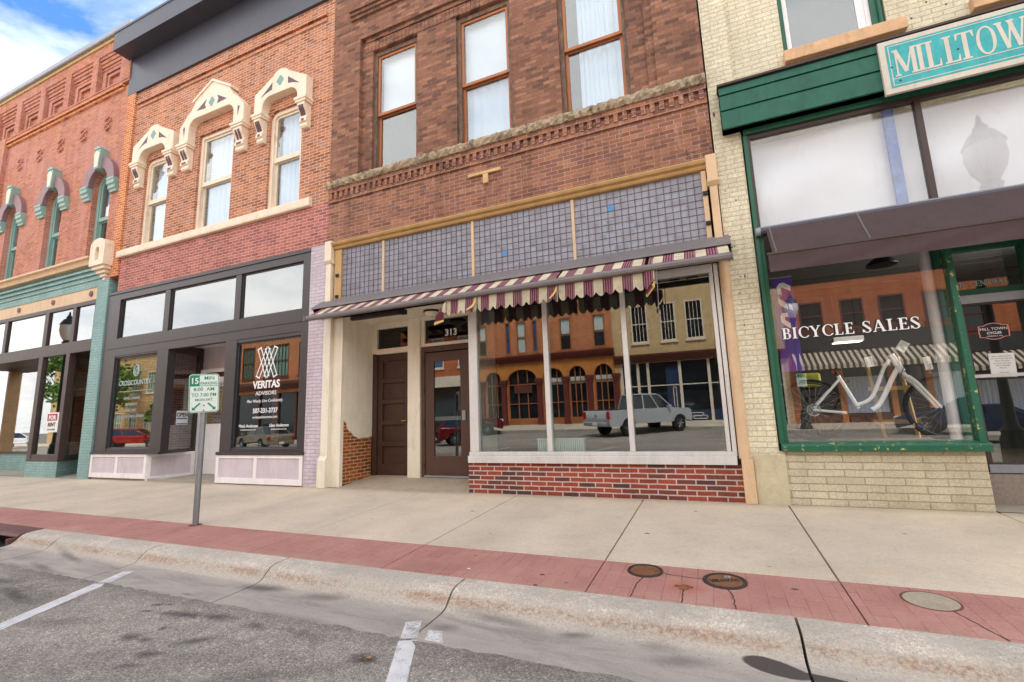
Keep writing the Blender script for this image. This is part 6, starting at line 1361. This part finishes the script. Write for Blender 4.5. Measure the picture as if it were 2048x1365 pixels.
for k, (c, r, rz) in enumerate(AR):
    fr = MB(); y = FY-.2
    for q in range(4): xx = c-r+.03+(2*r-.06)*q/3; fr.box(xx-.03, xx+.03, y, y+.06, -.19, 2.98+ (rz*.85 if q in (1, 2) else 0))
    fr.box(c-r, c+r, y+.001, y+.059, 2.6, 2.68); fr.box(c-r, c+r, y+.001, y+.059, 1.3, 1.36); fr.box(c-r, c+r, y-.02, y+.08, -.19, .35)
    w_ = fr.build('arch_window', 'wood_orange', b1)
    MB().box(c-r-.02, c+r+.02, y-.06, y-.05, -.19, 2.98+rz+.02).build('pane', 'far_glass', w_)
    if k in (2, 3, 4):
        g = MB(); n = 12
        g.box(c-r, c+r, y-.04, y-.03, 2.5, 2.95); g.build('valance_curtain', 'far_shade', w_)
g = MB(); g.box(-12.5, -11.2, FY-.19, FY-.1, 2.05, 2.58); g.build('sign_panel', 'brown_trim', b1)
g = MB()
for k in range(3): g.box(-12.4, -11.9, FY-.0999, FY-.09, 2.15+k*.13, 2.19+k*.13); g.box(-11.75, -11.3, FY-.0999, FY-.09, 2.15+k*.13, 2.19+k*.13)
# cream shop
W2 = [(-4.3, -3.3, 4.75, 7.1), (-2.55, -1.65, 4.75, 7.1), (-1.1, -.1, 4.75, 7.1), (.9, 1.9, 4.75, 7.1), (2.5, 3.4, 4.75, 7.1)]
b2 = far_building('cream painted building with a navy shopfront across the street', -5.5, 4.0, 10.2, 'far_cream_paint', [rect(*w_) for w_ in W2] + [rect(-5.2, 3.8, -.19, 3.5)], 'far_cream_paint')
for w_ in W2: far_window(b2, *w_, 'cream_trim', 'far_glass', None, 3)
MB().prismx([(FY, 3.5), (FY+.15, 3.5), (FY+.2, 3.75), (FY+.4, 3.9), (FY+.42, 4.0), (FY, 4.05)], -5.5, 4.0).build('shop_cornice', 'brown_trim', b2)
g = MB(); y = FY-.15
for x in (-5.2, -4.2, -3.6, -1.75, -.15, .6, 2.2, 3.65): g.box(x, x+.16, y, y+.1, -.19, 3.5)
g.box(-5.2, 3.8, y-.05, y, 2.05, 2.11)
g.build('shop_posts', 'cream_trim', b2)
MB().box(-5.2, 3.8, y-.2, y-.19, -.19, 3.5).build('shop_pane', 'far_glass', b2)
MB().box(-1.6, 3.8, y-.1, y-.01, -.19, .55).build('stall_riser', 'navy_panel', b2)
MB().box(-2.5, -1.75, y-.1, y-.01, -.19, 3.2).build('navy_panel', 'navy_panel', b2)
def clip_ring(x, z, wd, h, vertical):
    P = [(x+px, y, z+pz) for px, pz in (roundrect(wd, h, min(wd, h)*.49, 6))]
    return MB().tube(P, .025, 6, True)
for x, z, wd, h in ((-2.05, 1.25, .16, 1.4), (-.95, .28, .75, .18), (-.75, .12, .75, .18), (-1.45, .2, .3, .3)): clip_ring(x, z, wd, h, 0).build('ring_ornament', 'cream_trim', b2)
# rust brick building with striped awning
W3 = [(4.8, 5.9, 4.9, 6.45), (6.7, 7.75, 4.9, 6.45), (8.4, 9.5, 4.9, 6.45), (10.25, 11.3, 4.9, 6.45), (12.0, 13.0, 4.9, 6.45)]
b3 = far_building('low rust brick building with a brown striped awning across the street', 4.0, 15.0, 8.0, 'far_rust_brick', [rect(*w_) for w_ in W3] + [rect(4.3, 14.7, -.19, 3.3)], 'far_rust_brick', .15)
for w_ in W3: far_window(b3, *w_, 'maroon_trim', 'far_glass', None)
MB().box(4.0, 15.0, FY+.001, FY+.12, 3.75, 4.6).build('sign_band', 'black_frame', b3)
MB().box(4.3, 14.7, FY-.29, FY-.28, -.19, 3.3).build('shop_pane', 'far_glass', b3)
MB().box(4.3, 14.7, FY-.25, FY-.1, -.19, .35).build('stall_riser', 'brown_trim', b3)
for x in (4.3, 6.2, 8.4, 9.9, 11.6, 14.4):
    MB().box(x, x+.25, FY-.22, FY-.05, -.19, 3.3).build('post', 'orange_stucco', b3)
for x0, x1 in ((6.5, 8.3), (10.2, 11.5), (12.0, 14.2)):
    g = MB()
    for i in range(int((x1-x0)/.05)+1): g.v += [(x0+i*.05, FY-.26+.02*math.sin(i*1.7), .4), (x0+i*.05, FY-.26+.02*math.sin(i*1.7), 2.3)]
    for i in range(int((x1-x0)/.05)): g.f.append((2*i, 2*i+2, 2*i+3, 2*i+1))
    g.build('curtain', 'curtain_white', b3)
aw = thing('far_striped_awning', 'brown and cream striped awning on the low brick building across the street', 'awning', (9.5, FY, 3.3))
def m_fs():
    m, t, out, v = newmat('far_stripe'); sx = node(t, 'ShaderNodeSeparateXYZ', {'Vector': v})
    c = ramp(t, math_(t, 'FRACT', math_(t, 'MULTIPLY', math_(t, 'ADD', sx.outputs[0], 20.0), 1/.26)), [(0, S(74, 60, 52)), (.5, S(216, 200, 170))], 'CONSTANT'); return fin(m, t, out, c, .8)
M['far_stripe'] = m_fs()
for x0, x1 in ((4.2, 11.45), (11.6, 14.8)):
    g = MB(); g.add([(x0, FY+.02, 3.72), (x1, FY+.02, 3.72), (x1, FY+1.1, 2.95), (x0, FY+1.1, 2.95), (x1, FY+1.1, 2.72), (x0, FY+1.1, 2.72), (x0, FY+.02, 3.70), (x1, FY+.02, 3.70)], [(0, 1, 2, 3), (3, 2, 4, 5)]); g.build('canopy', 'far_stripe', aw)
# further along to the left and right
W4 = [(-39.6, -38.0, 5.4, 8.3), (-36.8, -33.8, 5.4, 8.3), (-32.6, -31.2, 5.4, 8.3)]
b4 = far_building('brown brick building with wide green glazed windows across the street', -41.0, -28.5, 10.5, 'far_orange_brick', [rect(*w_) for w_ in W4] + [rect(-40.5, -29, -.19, 4.0)], 'brown_trim')
for w_ in W4: far_window(b4, *w_, 'brown_trim', 'far_green_glass', None, 6)
MB().prismx([(FY, 4.3), (FY+.2, 4.3), (FY+.45, 4.7), (FY+.45, 4.95), (FY, 5.0)], -41, -28.5).build('shop_cornice', 'brown_trim', b4)
MB().box(-40.5, -29, FY-.28, FY-.27, -.19, 4.0).build('shop_pane', 'far_glass', b4)
g = MB()
for x in (-40.4, -37.5, -35.2, -33, -31, -29.2): g.box(x, x+.2, FY-.2, FY-.1, -.19, 4.0)
g.build('shop_posts', 'brown_trim', b4)
W5 = [(-27.5+k*2.4, -26.4+k*2.4, 5.2, 7.6) for k in range(5)]
b5 = far_building('pale red brick building between the arches and the green windows across the street', -28.5, -15.3, 9.2, 'far_rust_brick', [rect(*w_) for w_ in W5] + [rect(-28, -16, -.19, 3.7)], 'cream_trim')
for w_ in W5: far_window(b5, *w_, 'cream_trim', 'far_blue_glass', .4)
MB().box(-28, -16, FY-.28, FY-.27, -.19, 3.7).build('shop_pane', 'far_glass', b5)
MB().box(-28.5, -15.3, FY+.001, FY+.2, 3.7, 4.5).build('sign_band', 'cream_trim', b5)
W6 = [(-59+k*2.6, -57.6+k*2.6, z0, z0+2.2) for k in range(7) for z0 in (.8, 4.9)]
b6 = far_building('long buff brick building behind the trees across the street', -72, -41.0, 8.8, 'far_buff_brick', [rect(*w_) for w_ in W6], 'cream_trim')
for w_ in W6: far_window(b6, *w_, 'cream_trim', 'far_green_glass', None, 2)
W7 = [(16+k*2.8, 17.3+k*2.8, 5.2, 7.6) for k in range(8)]
b7 = far_building('tan brick building at the right end across the street', 15.0, 40, 9.4, 'far_buff_brick', [rect(*w_) for w_ in W7] + [rect(15.5, 39.5, -.19, 3.7)], 'brown_trim')
for w_ in W7: far_window(b7, *w_, 'brown_trim')
MB().box(15.5, 39.5, FY-.28, FY-.27, -.19, 3.7).build('shop_pane', 'far_glass', b7)
# ------------------------------------------------------------------ parked vehicles
def vehicle(name, label, cat, x, y, heading, body, kind):
    d = thing(name, label, cat, (x, y, -.28))
    T = Matrix.Translation((x, y, -.28)) @ Matrix.Rotation(R(heading), 4, 'Z')
    if kind == 'pickup': L, Wd, wr, ax = 5.3, 1.88, .39, (-1.5, 1.8)
    elif kind == 'suv': L, Wd, wr, ax = 4.6, 1.84, .35, (-1.35, 1.38)
    else: L, Wd, wr, ax = 4.7, 1.8, .325, (-1.4, 1.4)
    h = L/2
    def archs(zb):
        P = []
        for a in ax: P += [(a+(wr+.06)*math.cos(R(t)), max(zb, wr+(wr+.06)*math.sin(R(t)))) for t in range(170, 5, -15)]
        return P
    if kind == 'pickup': top = [(h, .55), (h-.02, .98), (h-.15, 1.10), (1.25, 1.18), (-.78, 1.20), (-h+.04, 1.20), (-h, 1.14), (-h, .62)]; zb = .5
    elif kind == 'suv': top = [(h, .5), (h-.03, .78), (h-.3, .93), (1.05, 1.02), (-h+.15, 1.08), (-h, .95), (-h-.02, .5)]; zb = .3
    else: top = [(h, .45), (h-.04, .66), (h-.35, .80), (1.0, .90), (-1.5, .95), (-h+.12, .93), (-h, .8), (-h, .42)]; zb = .26
    poly = [(-h+.05, zb)] + archs(zb) + [(h-.05, zb)] + top
    g = MB(); g.prism(poly, -Wd/2, Wd/2); g.xf(T); bd = g.build('body', body, d, bevel=.07, smooth=True)
    if kind == 'pickup': cab = [(-.5, 1.17), (1.4, 1.15), (.65, 1.83), (-.38, 1.85)]
    elif kind == 'suv': cab = [(-h+.12, 1.04), (1.15, .99), (.25, 1.55), (-h+.55, 1.6)]
    else: cab = [(-1.85, .92), (1.15, .88), (.3, 1.38), (-1.05, 1.40)]
    g = MB(); hw0, hw1 = Wd/2-.06, Wd/2-.24
    vs = []
    for s_ in (-1, 1):
        for k, (px, pz) in enumerate(cab): vs.append((px, s_*(hw0 if k < 2 else hw1), pz))
    g.add(vs, [(0, 1, 2, 3), (7, 6, 5, 4), (0, 1, 5, 4), (1, 2, 6, 5), (2, 3, 7, 6), (3, 0, 4, 7)]); g.xf(T); cb = g.build('cabin_glass', 'far_glass', d, bevel=.05)
    g = MB()
    g.add([(cab[2][0]+.06, -hw1-.01, cab[2][1]-.01), (cab[2][0]+.06, hw1+.01, cab[2][1]-.01), (cab[3][0]-.06, hw1+.01, cab[3][1]-.01), (cab[3][0]-.06, -hw1-.01, cab[3][1]-.01), (cab[2][0]-.1, -hw1+.06, cab[2][1]+.05), (cab[2][0]-.1, hw1-.06, cab[2][1]+.05), (cab[3][0]+.1, hw1-.06, cab[3][1]+.05), (cab[3][0]+.1, -hw1+.06, cab[3][1]+.05)], [(0, 1, 2, 3), (4, 5, 6, 7), (0, 1, 5, 4), (1, 2, 6, 5), (2, 3, 7, 6), (3, 0, 4, 7)])
    g.xf(T); g.build('roof', body, d, bevel=.03)
    g = MB()
    def lerp(a, b, t): return a+(b-a)*t
    for s_ in (-1, 1):
        for (b0, t0) in ((0., 0.), (.5, .5), (1., 1.)):
            xb, xt = lerp(cab[0][0], cab[1][0], b0), lerp(cab[3][0], cab[2][0], t0)
            g.tube([(xb, s_*(hw0+.003), lerp(cab[0][1], cab[1][1], b0)), (xt, s_*(hw1+.003), lerp(cab[3][1], cab[2][1], t0))], .035, 6)
    g.xf(T); g.build('pillars', body, d)
    for a in ax:
        for s_ in (-1, 1):
            g = MB(); yy = s_*(Wd/2-.13); g.lathe((a, yy, wr), [(wr*.62, -.11), (wr*.95, -.11), (wr, -.07), (wr, .07), (wr*.95, .11), (wr*.62, .11)], 22, 'y'); g.xf(T); w_ = g.build('wheel', 'rubber', d, smooth=True)
            g = MB(); g.lathe((a, yy+s_*.07, wr), [(wr*.63, -.02), (wr*.63, .02), (wr*.55, .0), (.001, .0)], 20, 'y')
            for q in range(6): t = R(q*60); g.tube([(a, yy+s_*.09, wr), (a+wr*.58*math.cos(t), yy+s_*.1, wr+wr*.58*math.sin(t))], .03, 5)
            g.xf(T); g.build('rim', 'chrome', w_)
    for s_ in (-1, 1):
        z0 = {'pickup': .82, 'suv': .72, 'sedan': .6}[kind]
        g = MB(); g.box(-h-.025, -h+.12, s_*(Wd/2-.1)-.1, s_*(Wd/2-.1)+.1, z0, z0+(.34 if kind == 'pickup' else .18)); g.xf(T); g.build('tail_light', 'tail_red', d, bevel=.02)
        g = MB(); g.box(h-.16, h+.015, s_*(Wd/2-.26)-.2, s_*(Wd/2-.26)+.2, z0-.02, z0+.14); g.xf(T); g.build('headlight', 'lamp_clear', d, bevel=.03)
        g = MB(); g.box(.95, 1.12, s_*(Wd/2+.06)-.1, s_*(Wd/2+.06)+.1, cab[1][1]+.02, cab[1][1]+.17); g.xf(T); g.build('side_mirror', body, d, bevel=.03)
    g = MB(); g.box(-h-.08, -h+.05, -Wd/2+.05, Wd/2-.05, zb, zb+.2); g.xf(T); g.build('rear_bumper', 'chrome' if kind == 'pickup' else body, d, bevel=.04)
    g = MB(); g.box(-h-.09, -h-.081, -.16, .16, zb+.05, zb+.19); g.xf(T); g.build('number_plate', 'paper', d)
    if kind == 'pickup':
        g = MB(); g.box(-h+.1, -.62, -Wd/2+.12, Wd/2-.12, 1.13, 1.205); g.xf(T); g.build('bed_liner', 'black_plastic', d)
        g = MB(); g.lathe((-h-.004, 0, .98), [(.07, 0), (.07, -.02), (.02, -.02)], 12, 'x'); g.xf(T); g.build('tailgate_badge', 'chrome', d)
    return d
vehicle('pickup_truck', 'silver grey crew cab pickup parked nose in across the street', 'pickup truck', -3.4, -16.0, -52, 'car_silver', 'pickup')
vehicle('parked_car', 'dark maroon hatchback parked across the street by the arched front', 'car', -13.3, -15.9, -40, 'car_maroon', 'suv')
vehicle('parked_car', 'grey saloon car parked across the street by the pale red brick building', 'car', -18.6, -15.9, -40, 'car_grey', 'sedan')
vehicle('parked_car', 'dark blue saloon car parked across from the bicycle shop', 'car', 9.1, -15.6, -150, 'car_blue', 'sedan')
vehicle('parked_car', 'tan saloon car parked below the wide green windows', 'car', -28.2, -15.4, -165, 'car_tan', 'sedan')
vehicle('parked_car', 'bright red hatchback parked in front of the long buff building', 'car', -43.6, -15.9, -40, 'car_red', 'suv')
vehicle('parked_car', 'white estate car parked farthest along across the street', 'car', -66, -15.9, -40, 'car_white', 'suv')
# ------------------------------------------------------------------ street lamps and trees
def lamp(x, y, z, label):
    d = thing('street_lamp', label, 'street lamp', (x, y, z), 'ornamental street lamps along the kerbs')
    g = MB(); g.lathe((x, y, z), [(.26, 0), (.26, .12), (.2, .2), (.19, .7), (.15, .8), (.17, .86), (.1, .95), (.075, 1.6), (.065, 4.6), (.1, 4.7), (.07, 4.8), (.12, 5.1), (.17, 5.22), (.11, 5.3)], 16); g.build('post', 'lamp_iron', d, smooth=True)
    g = MB(); g.lathe((x, y, z), [(.13, 5.3), (.24, 5.5), (.30, 5.75), (.28, 5.98), (.2, 6.1)], 18); g.build('globe', 'globe', d, smooth=True)
    g = MB(); g.lathe((x, y, z), [(.31, 5.99), (.2, 6.2), (.1, 6.28), (.11, 6.34), (.05, 6.42), (.03, 6.55), (.001, 6.6)], 18); g.build('cap', 'lamp_iron', d, smooth=True)
    return d
l0 = lamp(4.95, -3.05, -.11, 'black ornamental street lamp on the near kerb beside the bicycle shop')
for x, y, z, lb in ((-25.6, -3.2, -.115, 'black ornamental street lamp on the near kerb beyond the teal shop'), (3.9, -18.2, -.13, 'black ornamental street lamp across the street carrying a green parking sign'), (-20.5, -18.2, -.13, 'black ornamental street lamp across the street by the pale red brick building')):
    c = copy_tree(l0); c.location = (x, y, z); c['label'] = lb
d = thing('far_parking_sign', 'small green and white parking sign on the lamp across the street', 'sign', (3.9, -18.1, 2.1))
g = MB(); g.box(3.72, 4.12, -18.03, -18.02, 1.85, 2.45); g.build('panel', 'sign_white', d); g = MB(); g.box(3.74, 4.10, -18.019, -18.015, 2.28, 2.43); g.box(3.78, 4.06, -18.019, -18.015, 2.1, 2.14); g.box(3.78, 4.06, -18.019, -18.015, 2.0, 2.04); g.build('green_legend', 'sign_green', d)
M['foliage'] = paint('foliage', S(98, 132, 52), .7, .35, 1.2)
M['bark'] = paint('bark', S(92, 78, 66), .9, .2, 6, bmp=.8)
def tree(x, y, h, r, seed, label):
    rr = random.Random(seed); d = thing('street_tree', label, 'tree', (x, y, -.1), 'street trees across the street')
    g = MB(); g.tube([(x, y, -.1), (x+.05, y, h*.3), (x, y+.1, h*.6)], [.16, .12, .07], 8)
    bl = []
    for k in range(9):
        a = k*2.4; q = Vector((x+math.cos(a)*r*rr.uniform(.35, .75), y+math.sin(a)*r*rr.uniform(.35, .75), h*rr.uniform(.5, .95)))
        g.tube([(x, y, h*rr.uniform(.28, .45)), tuple(Vector((x, y, h*.5)).lerp(q, .5)), tuple(q)], [.06, .04, .015], 5); bl.append((q, r*rr.uniform(.3, .5)))
    g.build('trunk', 'bark', d)
    g = MB()
    for q, br in bl:
        for i in range(330):
            v_ = Vector((rr.gauss(0, 1), rr.gauss(0, 1), rr.gauss(0, .8))).normalized()*br*rr.uniform(.3, 1.1)+q
            n = Vector((rr.gauss(0, 1), rr.gauss(0, 1), rr.gauss(0, 1))).normalized(); t1 = n.orthogonal()*.09; t2 = n.cross(t1)
            g.quad(v_-t1-t2, v_+t1-t2*.6, v_+t1*1.1+t2, v_-t1*.8+t2)
    g.build('crown', 'foliage', d)
tree(-61, -18.6, 9, 3.4, 1, 'taller leafy street tree at the far end across the street')
tree(-54.5, -18.6, 8, 2.8, 2, 'leafy street tree in front of the long buff building'); tree(-46.5, -19.5, 3.6, 1.3, 3, 'low bushy tree near the bright red hatchback')
for o in bpy.data.objects:
    if '_o' in o: del o['_o']
